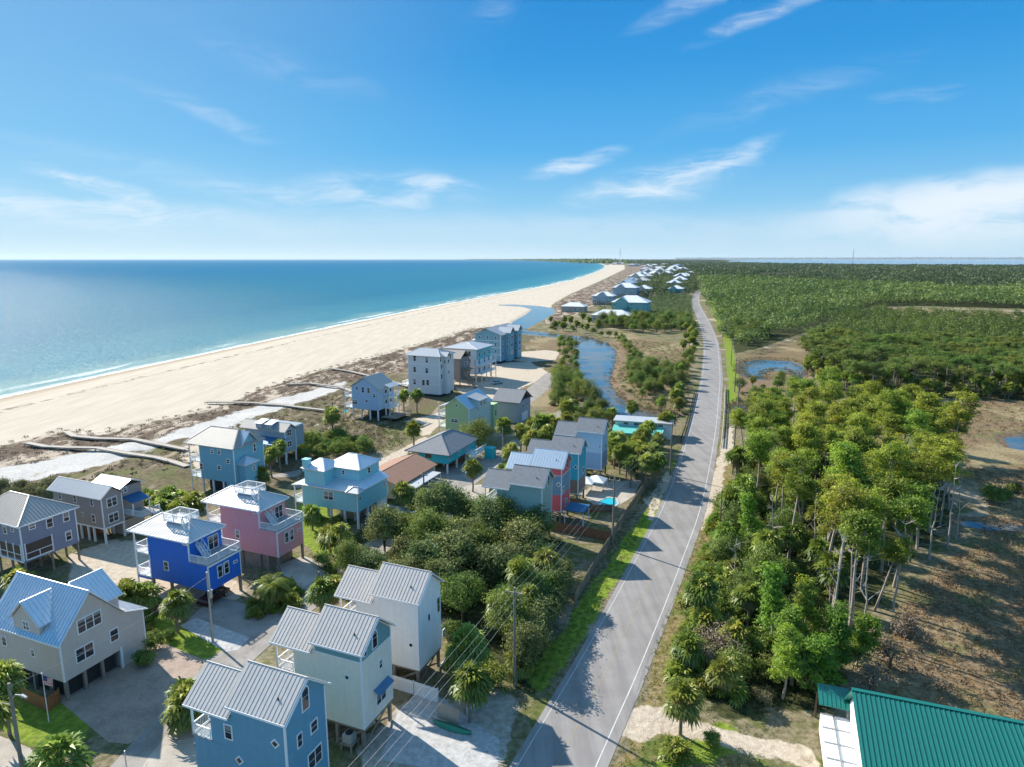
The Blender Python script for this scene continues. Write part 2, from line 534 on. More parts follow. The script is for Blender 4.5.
MUD_PX = [[(548, 340), (570, 342), (582, 350), (586, 372), (578, 392), (566, 380), (568, 362), (556, 352)], [(612, 340), (626, 350), (623, 368), (618, 385), (640, 408), (660, 414), (640, 412), (612, 388), (618, 360)],
          [(735, 376), (772, 380), (800, 378), (812, 388), (780, 398), (740, 396)], [(755, 396), (770, 398), (768, 410), (750, 414)], [(764, 368), (774, 366), (786, 367), (778, 374), (766, 376)]]
WOOD_PX = [[(715, 720), (700, 690), (700, 640), (710, 560), (725, 505), (742, 462), (800, 448), (900, 452), (945, 480), (950, 525), (890, 575), (855, 640), (835, 705), (800, 710)],
           [(800, 372), (850, 398), (940, 398), (1100, 402), (1100, 322), (960, 319), (880, 316), (850, 322), (815, 340)],
           [(716, 320), (705, 290), (705, 276), (800, 290), (960, 290), (1100, 294), (1100, 311), (920, 306), (872, 307), (835, 322), (800, 334), (770, 345), (735, 354)],
           [(690, 330), (600, 328), (590, 318), (640, 300), (680, 290), (688, 300)],
           [(340, 560), (380, 500), (440, 490), (540, 485), (556, 540), (560, 600), (530, 690), (450, 650), (440, 590), (380, 560)]]
DIRT_PX = [[(440, 700), (500, 690), (520, 700), (500, 767), (380, 800), (360, 750), (400, 700)]]

NA, NR = 900, 900
az_ = np.radians(np.linspace(-62, 62, NA))
rr = np.exp(np.linspace(math.log(22.0), math.log(90000.0), NR))
AZ, RR = np.meshgrid(az_, rr)
GX, GY = (np.sin(AZ) * RR).ravel(), (np.cos(AZ) * RR).ravel()
GR = RR.ravel()
rng = np.random.default_rng(7)


def vnoise(x, y, seed=0):
    """smooth value noise in numpy"""
    xi, yi = np.floor(x).astype(np.int64), np.floor(y).astype(np.int64)
    fx, fy = x - xi, y - yi
    fx, fy = fx * fx * (3 - 2 * fx), fy * fy * (3 - 2 * fy)

    def h(a, b_):
        q = (a * 374761393 + b_ * 668265263 + seed * 974711) & 0x7fffffff
        q = ((q ^ (q >> 13)) * 1274126177) & 0x7fffffff
        return (q & 0xffff) / 65535.0
    return (h(xi, yi) * (1 - fx) + h(xi + 1, yi) * fx) * (1 - fy) + (h(xi, yi + 1) * (1 - fx) + h(xi + 1, yi + 1) * fx) * fy


def mask(pl, soft, margin=80):
    r = np.zeros(GX.shape)
    for q in pl:
        d = sdf(q, GX, GY, margin)
        r = np.maximum(r, np.clip(.5 + d / (2 * np.maximum(soft, .006 * GR)), 0, 1))
    return r


d_sea = sdf(SEA, GX, GY, 1e7)
z_g = np.where(d_sea > -20, np.minimum(0, -.6 - .035 * d_sea), 0.0)
z_g = np.maximum(z_g, -6)
d_wat = np.full(GX.shape, -1e6)
for q in WATERS:
    d_wat = np.maximum(d_wat, sdf(q, GX, GY, 30))
sl = np.maximum(.25, 0)
zw = np.where(d_wat > -4, np.minimum(0, -.6 - sl * d_wat), 0)
d_bay = sdf(BAY, GX, GY, 2000)
zw = np.minimum(zw, np.where(d_bay > -200, np.minimum(0, -.6 - .01 * d_bay), 0))
z_g = np.minimum(z_g, np.maximum(zw, -2.0))
DUNE2_PX = [(540, 320), (556, 304), (572, 294), (588, 287), (604, 280), (628, 268), (628, 264), (655, 266), (660, 270), (640, 284), (620, 296), (596, 306), (575, 318), (560, 330)]
m_dune = mask([poly(DUNE_PX), poly(DUNE2_PX)], 16)
nz = vnoise(GX / 9, GY / 9, 3) * .7 + vnoise(GX / 4, GY / 4, 5) * .35
dune_only = m_dune * np.clip((GY - 130) / 40 + .6, 0, 1) * (GX < -40)
z_g = z_g + np.where((d_wat < -6) & (d_sea < -24), dune_only * np.clip(nz - .35, 0, 1) * 1.1, 0)
UP_PX = [(-90, 470), (-20, 448), (18, 440), (60, 429), (100, 432), (140, 423), (190, 412), (230, 404), (250, 391), (300, 375), (360, 359), (420, 343), (470, 328), (500, 325), (520, 330), (500, 344), (470, 352), (440, 360), (400, 372), (345, 383), (305, 393), (270, 403), (235, 414), (200, 425), (165, 438), (110, 448), (40, 463), (-60, 482)]
m_up = mask([poly(UP_PX), poly(DUNE2_PX)], 10)
m_white = mask([poly(WHITE_PX)], 9.0)
m_sand = np.clip(.5 + (260 + 0 * GX) * 0, 0, 1)
BEACH_PX = SHORE_PX[:14] + [(617, 262.6), (624, 264.5), (625, 269), (600, 281), (584, 288), (568, 295), (553, 304), (545, 313), (534, 321), (520, 328), (508, 330), (498, 326), (470, 329), (420, 345), (360, 361), (300, 377), (250, 393), (232, 405),
            (190, 414), (140, 425), (100, 434), (60, 431), (18, 443), (-20, 452), (-200, 500), (-300, 480), (-100, 420)]
m_sand = mask([poly(BEACH_PX)], 9)
m_sand = np.maximum(m_sand, np.clip(.5 + (d_sea + 8) / 6, 0, 1))
m_sand2 = mask([poly(q) for q in ([SANDLOT_PX, SANDLOT2_PX, SANDDRV_PX] + SHELL_PX + SANDR_PX)], 2.6)
m_lawn = mask([poly(q) for q in LAWN_PX], 3.0)
m_yel = mask([poly(YELLOWG_PX)], 3)
m_marsh = mask([poly(q) for q in MARSH_PX], 8)
m_mud = mask([poly(q) for q in MUD_PX], 5)
m_mud = np.maximum(m_mud, np.clip(1 - np.abs(d_wat + .8) / 2.2, 0, 1) * .9)
m_wood = mask([poly(q) for q in WOOD_PX], 6)
m_wood = np.maximum(m_wood, np.clip((GR - 900) / 300, 0, 1) * (d_sea < -300))
m_dirt = mask([poly(q) for q in DIRT_PX], 3)

ii = np.arange(NR * NA).reshape(NR, NA)
quads = np.stack([ii[:-1, :-1], ii[:-1, 1:], ii[1:, 1:], ii[1:, :-1]], -1).reshape(-1, 4)


def colattr(me, name, chans):
    a = me.attributes.new(name, 'FLOAT_COLOR', 'POINT')
    n = len(chans[0])
    arr = np.ones((n, 4), np.float32)
    for i, c in enumerate(chans): arr[:, i] = c
    a.data.foreach_set('color', arr.ravel())


gm = np_mesh('ground', np.stack([GX, GY, z_g], 1), quads, smooth=True)
colattr(gm, 'MA', [m_sand, m_dune, m_white, m_sand2])
colattr(gm, 'MB', [m_lawn, m_marsh, m_mud, m_wood])
colattr(gm, 'MC', [m_yel, m_dirt, np.clip(-d_sea / 60, 0, 1), m_up])
ground = bpy.data.objects.new('ground', gm)
COL.objects.link(ground)
tag(ground, 'sand, scrub, lawn and marsh ground of the barrier coast', 'ground', kind='structure')

m, t, b = base_mat('ground')
geo = t.node('ShaderNodeNewGeometry')
pos = geo.outputs['Position']


def chan(attr):
    a = t.node('ShaderNodeAttribute', attribute_name=attr)
    s_ = t.node('ShaderNodeSeparateColor')
    t.l.new(a.outputs['Color'], s_.inputs[0])
    return list(s_.outputs[:3]) + [a.outputs['Alpha']]


A_, B_, C_ = chan('MA'), chan('MB'), chan('MC')
n_big = t.noise(pos, .035, 4, .6)
n_mid = t.noise(pos, .22, 5, .62, .4)
n_fine = t.noise(pos, 1.3, 5, .65)
n_grain = t.noise(pos, 6.0, 4, .7)
n_edge = t.math('ADD', t.math('MULTIPLY', t.noise(pos, .11, 6, .68, .6), .62), t.math('MULTIPLY', n_mid, .38))
n_str = t.noise(t.mapping(pos, rot=(0, 0, math.radians(-68)), scale=(.25, .05, 1)), 1.0, 5, .6, .5)


n_edge = t.math('ADD', t.math('MULTIPLY', t.noise(pos, .11, 6, .68, .6), .62), t.math('MULTIPLY', n_mid, .38))


def layer(c, msk, newc, lo=.46, hi=.54, amp=1.15, n=None):
    n = n_edge if n is None else n
    f = t.math('ADD', msk, t.math('MULTIPLY', t.math('SUBTRACT', n, .5), amp))
    return t.mix(t.step(f, lo, hi), c, newc)


def ramp2(f, lo, hi, c0, c1):
    return t.mix(t.step(f, lo, hi), c0, c1)


base = ramp2(n_fine, .35, .65, (.13, .115, .060), (.27, .225, .15))
base = t.mix(t.step(n_edge, .47, .58), base, ramp2(n_fine, .35, .65, (.085, .10, .028), (.15, .16, .05)))
base = t.mix(t.step(n_big, .55, .66), base, ramp2(n_fine, .3, .7, (.34, .28, .20), (.46, .39, .30)))
c = base
# dune scrub: dark brown heath, olive patches, sand showing through
scrub = ramp2(n_fine, .36, .62, (.080, .062, .038), (.175, .138, .085))
scrub = t.mix(t.step(n_edge, .47, .58), scrub, ramp2(n_fine, .3, .7, (.085, .092, .032), (.16, .155, .065)))
scrub = t.mix(t.step(n_big, .58, .66), scrub, (.24, .19, .125))
scrub = t.mix(t.step(n_str, .55, .66), scrub, (.30, .24, .17))
patch = t.math('ADD', t.math('MULTIPLY', t.noise(t.mapping(pos, rot=(0, 0, math.radians(-50)), scale=(1, .38, 1)), .13, 6, .72, .5), .7), t.math('MULTIPLY', n_fine, .3))
upc = t.mix(t.step(patch, .44, .50), (.46, .385, .30), ramp2(n_fine, .35, .62, (.060, .042, .030), (.155, .110, .078)))
scrub = t.mix(t.step(C_[3], .35, .65), scrub, upc)
c = layer(c, A_[1], scrub)
marsh = ramp2(n_fine, .34, .66, (.115, .080, .045), (.27, .20, .12))
marsh = t.mix(t.step(n_mid, .54, .66), marsh, (.25, .135, .055))
marsh = t.mix(t.step(n_edge, .50, .60), marsh, ramp2(n_fine, .35, .65, (.10, .10, .045), (.21, .19, .09)))
marsh = t.mix(t.step(n_big, .5, .62), marsh, ramp2(n_fine, .3, .7, (.20, .16, .085), (.36, .29, .17)))
c = layer(c, B_[1], marsh)
wood = ramp2(n_fine, .4, .62, (.028, .034, .013), (.070, .078, .030))
c = layer(c, B_[3], wood)
c = layer(c, B_[2], ramp2(n_fine, .35, .65, (.14, .095, .060), (.26, .19, .12)))
yel = ramp2(n_fine, .38, .62, (.16, .13, .045), (.30, .23, .12))
yel = t.mix(t.step(n_mid, .5, .64), yel, (.12, .15, .035))
c = layer(c, C_[0], yel)
lawn = ramp2(n_fine, .35, .65, (.12, .185, .020), (.235, .30, .040))
lawn = t.mix(t.step(n_mid, .57, .70), lawn, (.23, .20, .08))
c = layer(c, B_[0], lawn)
dirt = ramp2(n_fine, .35, .65, (.30, .27, .22), (.45, .41, .35))
c = layer(c, C_[1], dirt)
sand2 = ramp2(n_fine, .3, .7, (.42, .345, .26), (.58, .50, .40))
sand2 = t.mix(t.step(n_mid, .60, .72), sand2, (.25, .20, .13))
c = layer(c, A_[3], sand2)
sand = ramp2(n_str, .3, .7, (.50, .43, .34), (.565, .495, .40))
wet = t.step(C_[2], 0.02, .16, 1.0, 0.0)
sand = t.mix(wet, sand, (.38, .30, .21))
lines = t.noise(t.mapping(pos, rot=(0, 0, math.radians(-52)), scale=(.9, .012, 1)), 1.0, 3, .6)
sand = t.mix(t.math('MULTIPLY', t.step(lines, .58, .66), .35), sand, (.36, .30, .225))
jit = t.math('ADD', C_[2], t.math('MULTIPLY', t.math('SUBTRACT', n_edge, .5), .22))
wrack = t.math('MULTIPLY', t.math('MULTIPLY', t.step(jit, .33, .35), t.step(jit, .36, .385, 1., 0.)), t.step(n_mid, .42, .56))
sand = t.mix(t.math('MULTIPLY', wrack, .75), sand, (.15, .115, .075))
c = layer(c, A_[0], sand)
white = ramp2(n_fine, .35, .7, (.46, .44, .41), (.58, .565, .54))
white = t.mix(t.step(t.math('ADD', t.math('MULTIPLY', n_mid, .6), t.math('MULTIPLY', n_fine, .4)), .57, .66), white, (.26, .21, .15))
c = layer(c, A_[2], white, amp=.8)
c = t.mix(t.lin(n_grain, .3, .7, .0, .28), c, t.mix(1.0, c, (.62, .60, .57), 'MULTIPLY'))
t.l.new(c, b.inputs['Base Color'])
b.inputs['Roughness'].default_value = .95
b.inputs['Specular IOR Level'].default_value = .1
hgt = t.math('ADD', t.math('MULTIPLY', n_fine, .7), t.math('MULTIPLY', n_grain, .3))
t.l.new(t.bump(hgt, .7, .35), b.inputs['Normal'])
gm.materials.append(m)

# ------------------------------------------------------------------ water
fc = quads
fsea = (d_sea[fc].max(1) > -4) & (GR[fc].max(1) > 60)
used, inv = np.unique(fc[fsea], return_inverse=True)
sm = np_mesh('sea', np.stack([GX[used], GY[used], np.full(len(used), -.6)], 1), inv.reshape(-1, 4), smooth=True)
a = sm.attributes.new('shore', 'FLOAT', 'POINT')
a.data.foreach_set('value', d_sea[used].astype(np.float32))
sea = bpy.data.objects.new('sea', sm)
COL.objects.link(sea)
tag(sea, 'turquoise gulf water with a thin line of surf', 'sea', kind='structure')
m, t, b = base_mat('sea_water')
geo = t.node('ShaderNodeNewGeometry')
pos = geo.outputs['Position']
at = t.node('ShaderNodeAttribute', attribute_name='shore')
dsh = at.outputs['Fac']
nw = t.noise(pos, .012, 3, .5)
dd = t.math('ADD', dsh, t.math('MULTIPLY', t.math('SUBTRACT', nw, .5), 60))
c = t.mix(t.step(dd, 2, 40), (.17, .31, .31), (.052, .215, .285))
c = t.mix(t.step(dd, 30, 170), c, (.030, .170, .258))
c = t.mix(t.step(dd, 150, 1600), c, (.014, .145, .265))
n1 = t.noise(t.mapping(pos, rot=(0, 0, math.radians(20)), scale=(.05, .16, 1)), 1.0, 4, .6, .6)
# surf: a broken foam edge on the sand and patchy breakers a little further out
n_f = t.noise(t.mapping(pos, rot=(0, 0, math.radians(-45)), scale=(.05, .012, 1)), 1.0, 4, .6)
n_ff = t.noise(pos, .5, 5, .7)
edge = t.math('ADD', dsh, t.math('MULTIPLY', t.math('SUBTRACT', n_f, .5), 14))
f1 = t.math('MULTIPLY', t.step(edge, -2.5, .5), t.step(edge, 2.5, 6.5, 1.0, 0.0))
f2 = t.math('MULTIPLY', t.math('MULTIPLY', t.step(edge, 9, 12), t.step(edge, 13, 18, 1., 0.)), t.step(n_f, .48, .6))
foam = t.math('MAXIMUM', f1, t.math('MULTIPLY', f2, .7))
foam = t.math('MULTIPLY', foam, t.step(n_ff, .30, .52))
nwv = t.math('ADD', t.math('MULTIPLY', t.noise(t.mapping(pos, rot=(0, 0, math.radians(25)), scale=(.10, .30, 1)), 1.0, 6, .7, .8), .6), t.math('MULTIPLY', t.noise(pos, .9, 4, .7), .4))
c = t.mix(t.math('MULTIPLY', t.step(nwv, .40, .62), .45), c, t.mix(1.0, c, (.50, .62, .68), 'MULTIPLY'))  # wave sparkle put into the water colour as darker noise speckle
c = t.mix(foam, c, (.80, .82, .82))
t.l.new(c, b.inputs['Base Color'])
t.put(b.inputs['Roughness'], t.math('ADD', t.math('MULTIPLY', foam, .5), .16))
b.inputs['IOR'].default_value = 1.33
b.inputs['Specular IOR Level'].default_value = .11
w1 = t.noise(t.mapping(pos, rot=(0, 0, math.radians(25)), scale=(.22, .5, 1)), 1.0, 5, .65, .8)
w2 = t.noise(pos, 1.6, 4, .65)
hh = t.math('ADD', t.math('MULTIPLY', w1, 1.0), t.math('MULTIPLY', w2, .28))
bmp = t.bump(hh, 1.0, 1.1)
df = t.node('ShaderNodeBsdfDiffuse'); t.l.new(c, df.inputs[0]); t.l.new(bmp, df.inputs['Normal'])
gs_ = t.node('ShaderNodeBsdfGlossy'); gs_.inputs['Roughness'].default_value = .22; t.l.new(bmp, gs_.inputs['Normal'])
ms = t.node('ShaderNodeMixShader')
t.put(ms.inputs[0], t.math('MULTIPLY', t.math('SUBTRACT', 1.0, foam), .055))
t.l.new(df.outputs[0], ms.inputs[1]); t.l.new(gs_.outputs[0], ms.inputs[2])
t.l.new(ms.outputs[0], t.n['Material Output'].inputs[0])
sm.materials.append(m)


def water_mat(name, col, rough, bs):
    m, t, b = base_mat(name)
    geo = t.node('ShaderNodeNewGeometry')
    n = t.noise(geo.outputs['Position'], .06, 4, .6)
    t.l.new(t.mix(t.step(n, .42, .60), col, (.13, .105, .07)), b.inputs['Base Color'])
    b.inputs['Roughness'].default_value = rough
    b.inputs['IOR'].default_value = 1.33
    b.inputs['Specular IOR Level'].default_value = .8
    nn = t.noise(geo.outputs['Position'], .9, 4, .6)
    t.l.new(t.bump(nn, bs, .2), b.inputs['Normal'])
    return m


def sheet(name, pts2, z, mat, label=None, cat=None):
    me = bpy.data.meshes.new(name)
    me.from_pydata([(x, y, z) for x, y in pts2], [], [tuple(range(len(pts2)))])
    me.update()
    if me.polygons[0].normal.z < 0: me.flip_normals()
    me.materials.append(mat)
    o = bpy.data.objects.new(name, me)
    COL.objects.link(o)
    return tag(o, label, cat, kind='structure')


def grow(pts, k):
    P_ = np.array(pts); c_ = P_.mean(0)
    return [tuple(c_ + (p - c_) * (1 + k / max(1e-3, np.linalg.norm(p - c_)))) for p in P_]


M_CREEK = water_mat('creek_water', (.045, .085, .125), .06, .10)
M_BAY = water_mat('bay_water', (.20, .36, .46), .25, .5)


def wsheet(name, px, label):
    P_ = np.array(poly(px))
    lo, hi = P_.min(0) - 3, P_.max(0) + 3
    sheet(name, [(lo[0], lo[1]), (hi[0], lo[1]), (hi[0], hi[1]), (lo[0], hi[1])], -.6, M_CREEK, label, 'water')


wsheet('creek', CREEK_PX + CREEK2_PX + LAGOON_PX, 'winding blue creek and beach lagoon left of the road')
wsheet('pond', POND_PX, 'blue marsh pond right of the road')
wsheet('pond', POOL_PX, 'small brown pool beside the bridge')
wsheet('pond', POND3_PX, 'narrow strip of water at the right edge by the tan marsh')
wsheet('pond', POND4_PX, 'thin wet gully in the brown marsh')
sheet('bay', grow(BAY, 300), -.6, M_BAY, 'pale bay water along the right horizon', 'bay')

# ------------------------------------------------------------------ road
ROAD_PX = [(561.5, 757), (614.7, 654), (659, 560), (685, 498), (701.5, 436), (708, 400), (711.5, 371), (710, 340), (703, 320), (695.5, 302), (698.5, 292), (709, 284)]
rc = poly(ROAD_PX)
d0 = np.array(rc[0]) - np.array(rc[1])
rc = [tuple(np.array(rc[0]) + d0 / np.linalg.norm(d0) * 60)] + rc
e0 = np.array(rc[-1]) - np.array(rc[-2])
rc = rc + [tuple(np.array(rc[-1]) + e0 / np.linalg.norm(e0) * 500)]
RC = np.array(smooth_line(rc, 10))


def offset_line(L, d):
    T = np.gradient(L, axis=0)
    T /= np.linalg.norm(T, axis=1)[:, None]
    return L + np.stack([T[:, 1], -T[:, 0]], 1) * d      # + = right of the direction of travel


def strip(name, L, a_, b_, z, mat, label=None, cat=None, kind='structure', thick=0.0):
    l, r = offset_line(L, a_), offset_line(L, b_)
    n = len(L)
    V = np.concatenate([np.c_[l, np.full(n, z)], np.c_[r, np.full(n, z)]])
    Fq = np.array([(i, i + n, i + n + 1, i + 1) for i in range(n - 1)])
    me = np_mesh(name, V, Fq, [mat])
    if me.polygons[0].normal.z < 0: me.flip_normals()
    o = bpy.data.objects.new(name, me)
    COL.objects.link(o)
    return tag(o, label, cat, kind=kind)


m, t, b = base_mat('asphalt')
geo = t.node('ShaderNodeNewGeometry')
pos = geo.outputs['Position']
rot = t.mapping(pos, rot=(0, 0, math.radians(20)), scale=(1, .06, 1))
lanes = t.noise(rot, .8, 4, .6)
n = t.noise(pos, .25, 5, .65)
g_ = t.noise(pos, 9, 3, .7)
f = t.math('ADD', t.math('ADD', t.math('MULTIPLY', lanes, .5), t.math('MULTIPLY', n, .35)), t.math('MULTIPLY', g_, .15))
t.l.new(ramp2 and t.mix(t.step(f, .36, .64), (.20, .187, .180), (.285, .268, .256)), b.inputs['Base Color'])
b.inputs['Roughness'].default_value = .9
b.inputs['Specular IOR Level'].default_value = .2
t.l.new(t.bump(g_, .3, .01), b.inputs['Normal'])
M_ASPH = m
M_LINE = paint('road_line', (.52, .52, .50), .7, .22, vscale=.8)
M_YLINE = paint('yellow_line', (.32, .27, .13), .8, .25, vscale=.8)
HW = 3.45
strip('road', RC, -HW - .7, HW + 1.1, .03, M_ASPH, 'straight two-lane asphalt road', 'road')
strip('road_marking', RC, -HW - .04, -HW + .04, .036, M_LINE, 'white edge line along the left of the road', 'road line')
strip('road_marking', RC, HW - .06, HW + .06, .036, M_LINE, 'white edge line along the right of the road', 'road line')
strip('road_marking', RC[:60], -.05, .02, .036, M_YLINE, 'faded yellow centre line of the road', 'road line')


# ================================================================== HOUSES
def rad(d): return math.radians(d)


def roof_plane(mb, pts, th=.14, rib=0.0, rw=.07, rh=.06, lift=0.0):
    """sloping roof slab under the polygon pts, with standing seams running down the slope"""
    P_ = [Vector(p) for p in pts]
    n = Vector((0, 0, 0))
    for i in range(len(P_)):
        n += P_[i].cross(P_[(i + 1) % len(P_)])
    n.normalize()
    if n.z < 0:
        n = -n
        P_ = P_[::-1]
    mb.prism(P_, (0, 0, -th))
    if not rib: return
    hor = n.cross(Vector((0, 0, 1)))
    if hor.length < 1e-4: hor = Vector((1, 0, 0))
    hor.normalize()
    slope = n.cross(hor).normalized()
    o = P_[0]
    uv = [((p - o).dot(hor), (p - o).dot(slope)) for p in P_]
    us = [q[0] for q in uv]
    u = min(us) + rib * .5
    while u < max(us) - .02:
        xs = []
        for i in range(len(uv)):
            a_, b_ = uv[i], uv[(i + 1) % len(uv)]
            if (a_[0] > u) != (b_[0] > u):
                xs.append(a_[1] + (b_[1] - a_[1]) * (u - a_[0]) / (b_[0] - a_[0]))
        xs.sort()
        for k in range(0, len(xs) - 1, 2):
            if xs[k + 1] - xs[k] > .15:
                p = o + hor * u + slope * (xs[k] + .02) + n * rh * .45
                q = o + hor * u + slope * (xs[k + 1] - .02) + n * rh * .45
                mb.bar(p, q, rw, rh, n)
        u += rib


def gable_roof(mb, axis, a0, a1, b0, b1, ze, zr, bm=None, rib=.45, th=.14, **k):
    """ridge along axis from a0 to a1; eaves at b0 and b1"""
    bm = (b0 + b1) / 2 if bm is None else bm

    def p(a, b_, z): return (a, b_, z) if axis == 'x' else (b_, a, z)
    roof_plane(mb, [p(a0, b0, ze), p(a1, b0, ze), p(a1, bm, zr), p(a0, bm, zr)], th, rib, **k)
    roof_plane(mb, [p(a0, bm + .002, zr), p(a1, bm + .002, zr), p(a1, b1, ze), p(a0, b1, ze)], th, rib, **k)
    mb.bar(p(a0 - .01, bm, zr + .03), p(a1 + .01, bm, zr + .01), .10, .05)


def hip_roof(mb, x0, x1, y0, y1, ze, zr, r0, r1, rib=.45, th=.14, **k):
    """hip roof; r0, r1 = ridge end points (x, y)"""
    A, B, C_2, D = (x0, y0, ze), (x1, y0, ze), (x1, y1, ze), (x0, y1, ze)
    R0, R1 = (r0[0], r0[1], zr), (r1[0], r1[1], zr)
    if abs(r0[0] - r1[0]) >= abs(r0[1] - r1[1]):
        fs = [[A, B, R1, R0], [B, C_2, R1], [C_2, D, R0, R1], [D, A, R0]]
        hips = [(A, R0), (D, R0), (B, R1), (C_2, R1)]
    else:
        fs = [[A, B, R0], [B, C_2, R1, R0], [C_2, D, R1], [D, A, R0, R1]]
        hips = [(A, R0), (B, R0), (C_2, R1), (D, R1)]
    for f in fs: roof_plane(mb, f, th, rib, **k)
    for p, q in hips + [(R0, R1)]:
        mb.bar(Vector(p) + Vector((0, 0, .03)), Vector(q) + Vector((0, 0, .03)), .2, .07)


class House:
    def __init__(s, name, label, xy, yaw=-22, cat='house', group=None):
        s.loc = Vector((xy[0], xy[1], 0))
        s.yaw = rad(yaw)
        s.e = empty(name, s.loc, s.yaw, label, cat, group)

    def part(s, name, mb, mat, parent=None, label=None):
        o = mb.build(name, mat, parent or s.e)
        if label: o['label'] = label
        return o

    def local(s, px, py, axis, c):
        R = Matrix.Rotation(-s.yaw, 3, 'Z')
        o = R @ (Vector((0, 0, CAM_H)) - s.loc)
        d = R @ (W(px, py, 0) - Vector((0, 0, CAM_H)))
        i = 'xyz'.index(axis)
        return o + d * ((c - o[i]) / d[i])

    # ---- windows: a frame with its panes, standing proud of the wall
    def win(s, face, c, u, z, w_, h_, style='double', parent=None, frame=M_TRIM, name='window'):
        def P3(uu, zz, n):
            if face == '-y': return (uu, c - n, zz)
            if face == '+y': return (uu, c + n, zz)
            if face == '+x': return (c + n, uu, zz)
            return (c - n, uu, zz)
        nv = {'-y': (0, -1, 0), '+y': (0, 1, 0), '+x': (1, 0, 0), '-x': (-1, 0, 0)}[face]
        nv = Vector(nv)
        f, g = MB(), MB()

        def slab(mb, pts, n0, n1):
            mb.prism([P3(a, b_, n0) for a, b_ in pts], nv * (n1 - n0))

        def rect(u0, u1, z0, z1): return [(u0, z0), (u1, z0), (u1, z1), (u0, z1)]
        t_ = min(.13, w_ * .16)
        if style == 'diamond':
            r = w_ / 2 * 1.3
            slab(f, [(u - r, z), (u, z - r), (u + r, z), (u, z + r)], -.03, .05)
            r *= .62
            slab(g, [(u - r, z), (u, z - r), (u + r, z), (u, z + r)], .04, .065)
        elif style == 'round':
            r = w_ / 2
            slab(f, [(u + r * math.cos(k * math.pi / 6), z + r * math.sin(k * math.pi / 6)) for k in range(12)], -.03, .05)
            r *= .66
            slab(g, [(u + r * math.cos(k * math.pi / 6), z + r * math.sin(k * math.pi / 6)) for k in range(12)], .04, .065)
        elif style == 'arch':
            def arch(wd, z0, z1):
                r = wd / 2
                return [(u - r, z0), (u + r, z0)] + [(u + r * math.cos(k * math.pi / 8), z1 - r + r * math.sin(k * math.pi / 8)) for k in range(9)]
            slab(f, arch(w_, z - h_ / 2, z + h_ / 2), -.03, .05)
            slab(g, arch(w_ - 2 * t_, z + h_ * .08, z + h_ / 2 - t_), .04, .065)
            slab(g, rect(u - w_ / 2 + t_, u + w_ / 2 - t_, z - h_ / 2 + t_, z + h_ * .08 - .06), .04, .065)
        else:
            slab(f, rect(u - w_ / 2, u + w_ / 2, z - h_ / 2, z + h_ / 2), -.03, .05)
            k = {'double': 1, 'twin': 2, 'triple': 3, 'plain': 1, 'door': 1, 'quad': 2}[style]
            pw = (w_ - t_ * (k + 1)) / k
            for i in range(k):
                u0 = u - w_ / 2 + t_ + i * (pw + t_)
                z0, z1 = z - h_ / 2 + t_, z + h_ / 2 - t_
                if style in ('plain', 'door'):
                    slab(g, rect(u0, u0 + pw, z0 if style == 'plain' else z - h_ * .1, z1), .04, .065)
                else:
                    zm = (z0 + z1) / 2
                    slab(g, rect(u0, u0 + pw, z0, zm - .035), .04, .058)
                    slab(g, rect(u0, u0 + pw, zm + .035, z1), .04, .07)
        fo = f.build(name, frame, parent or s.e)
        g.build('pane', M_GLASS, fo)
        return fo

    def winp(s, face, c, px, py, w_, h_, style='double', **k):
        l = s.local(px, py, face[1], c)
        return s.win(face, c, l.x if face[1] == 'y' else l.y, l.z, w_, h_, style, **k)

    def pilings(s, pts, z1, r=.16, mat=None, z0=-.3):
        for x, y in pts:
            MB().box(x - r, x + r, y - r, y + r, z0, z1).build('piling', mat or M_WOOD, s.e)

    def corners(s, x0, x1, y0, y1, z0, z1, which='FRL', w_=.16, mat=M_TRIM):
        for k, (x, y, sx, sy) in dict(F=(x1, y0, 1, -1), R=(x1, y1, 1, 1), L=(x0, y0, -1, -1), B=(x0, y1, -1, 1)).items():
            if k in which:
                xa, ya = x + sx * .025, y + sy * .025
                MB().box(xa - sx * w_, xa, ya - sy * w_, ya, z0 + .01, z1 - .02).build('corner_board', mat, s.e)


def railing(mb, pts, h=1.05, solid=False, step=.17):
    for (p, q) in zip(pts[:-1], pts[1:]):
        p, q = Vector(p), Vector(q)
        L_ = (q - p).length
        n = max(1, round(L_ / 1.8))
        for i in range(n + 1):
            c_ = p.lerp(q, i / n)
            mb.bar(c_, c_ + Vector((0, 0, h + .05)), .09, .09)
        mb.bar(p + Vector((0, 0, h)), q + Vector((0, 0, h)), .12, .06)
        mb.bar(p + Vector((0, 0, .12)), q + Vector((0, 0, .12)), .07, .06)
        k = max(1, int(L_ / step))
        for i in range(1, k):
            c_ = p.lerp(q, i / k)
            mb.bar(c_ + Vector((0, 0, .14)), c_ + Vector((0, 0, h - .03)), .032, .032)


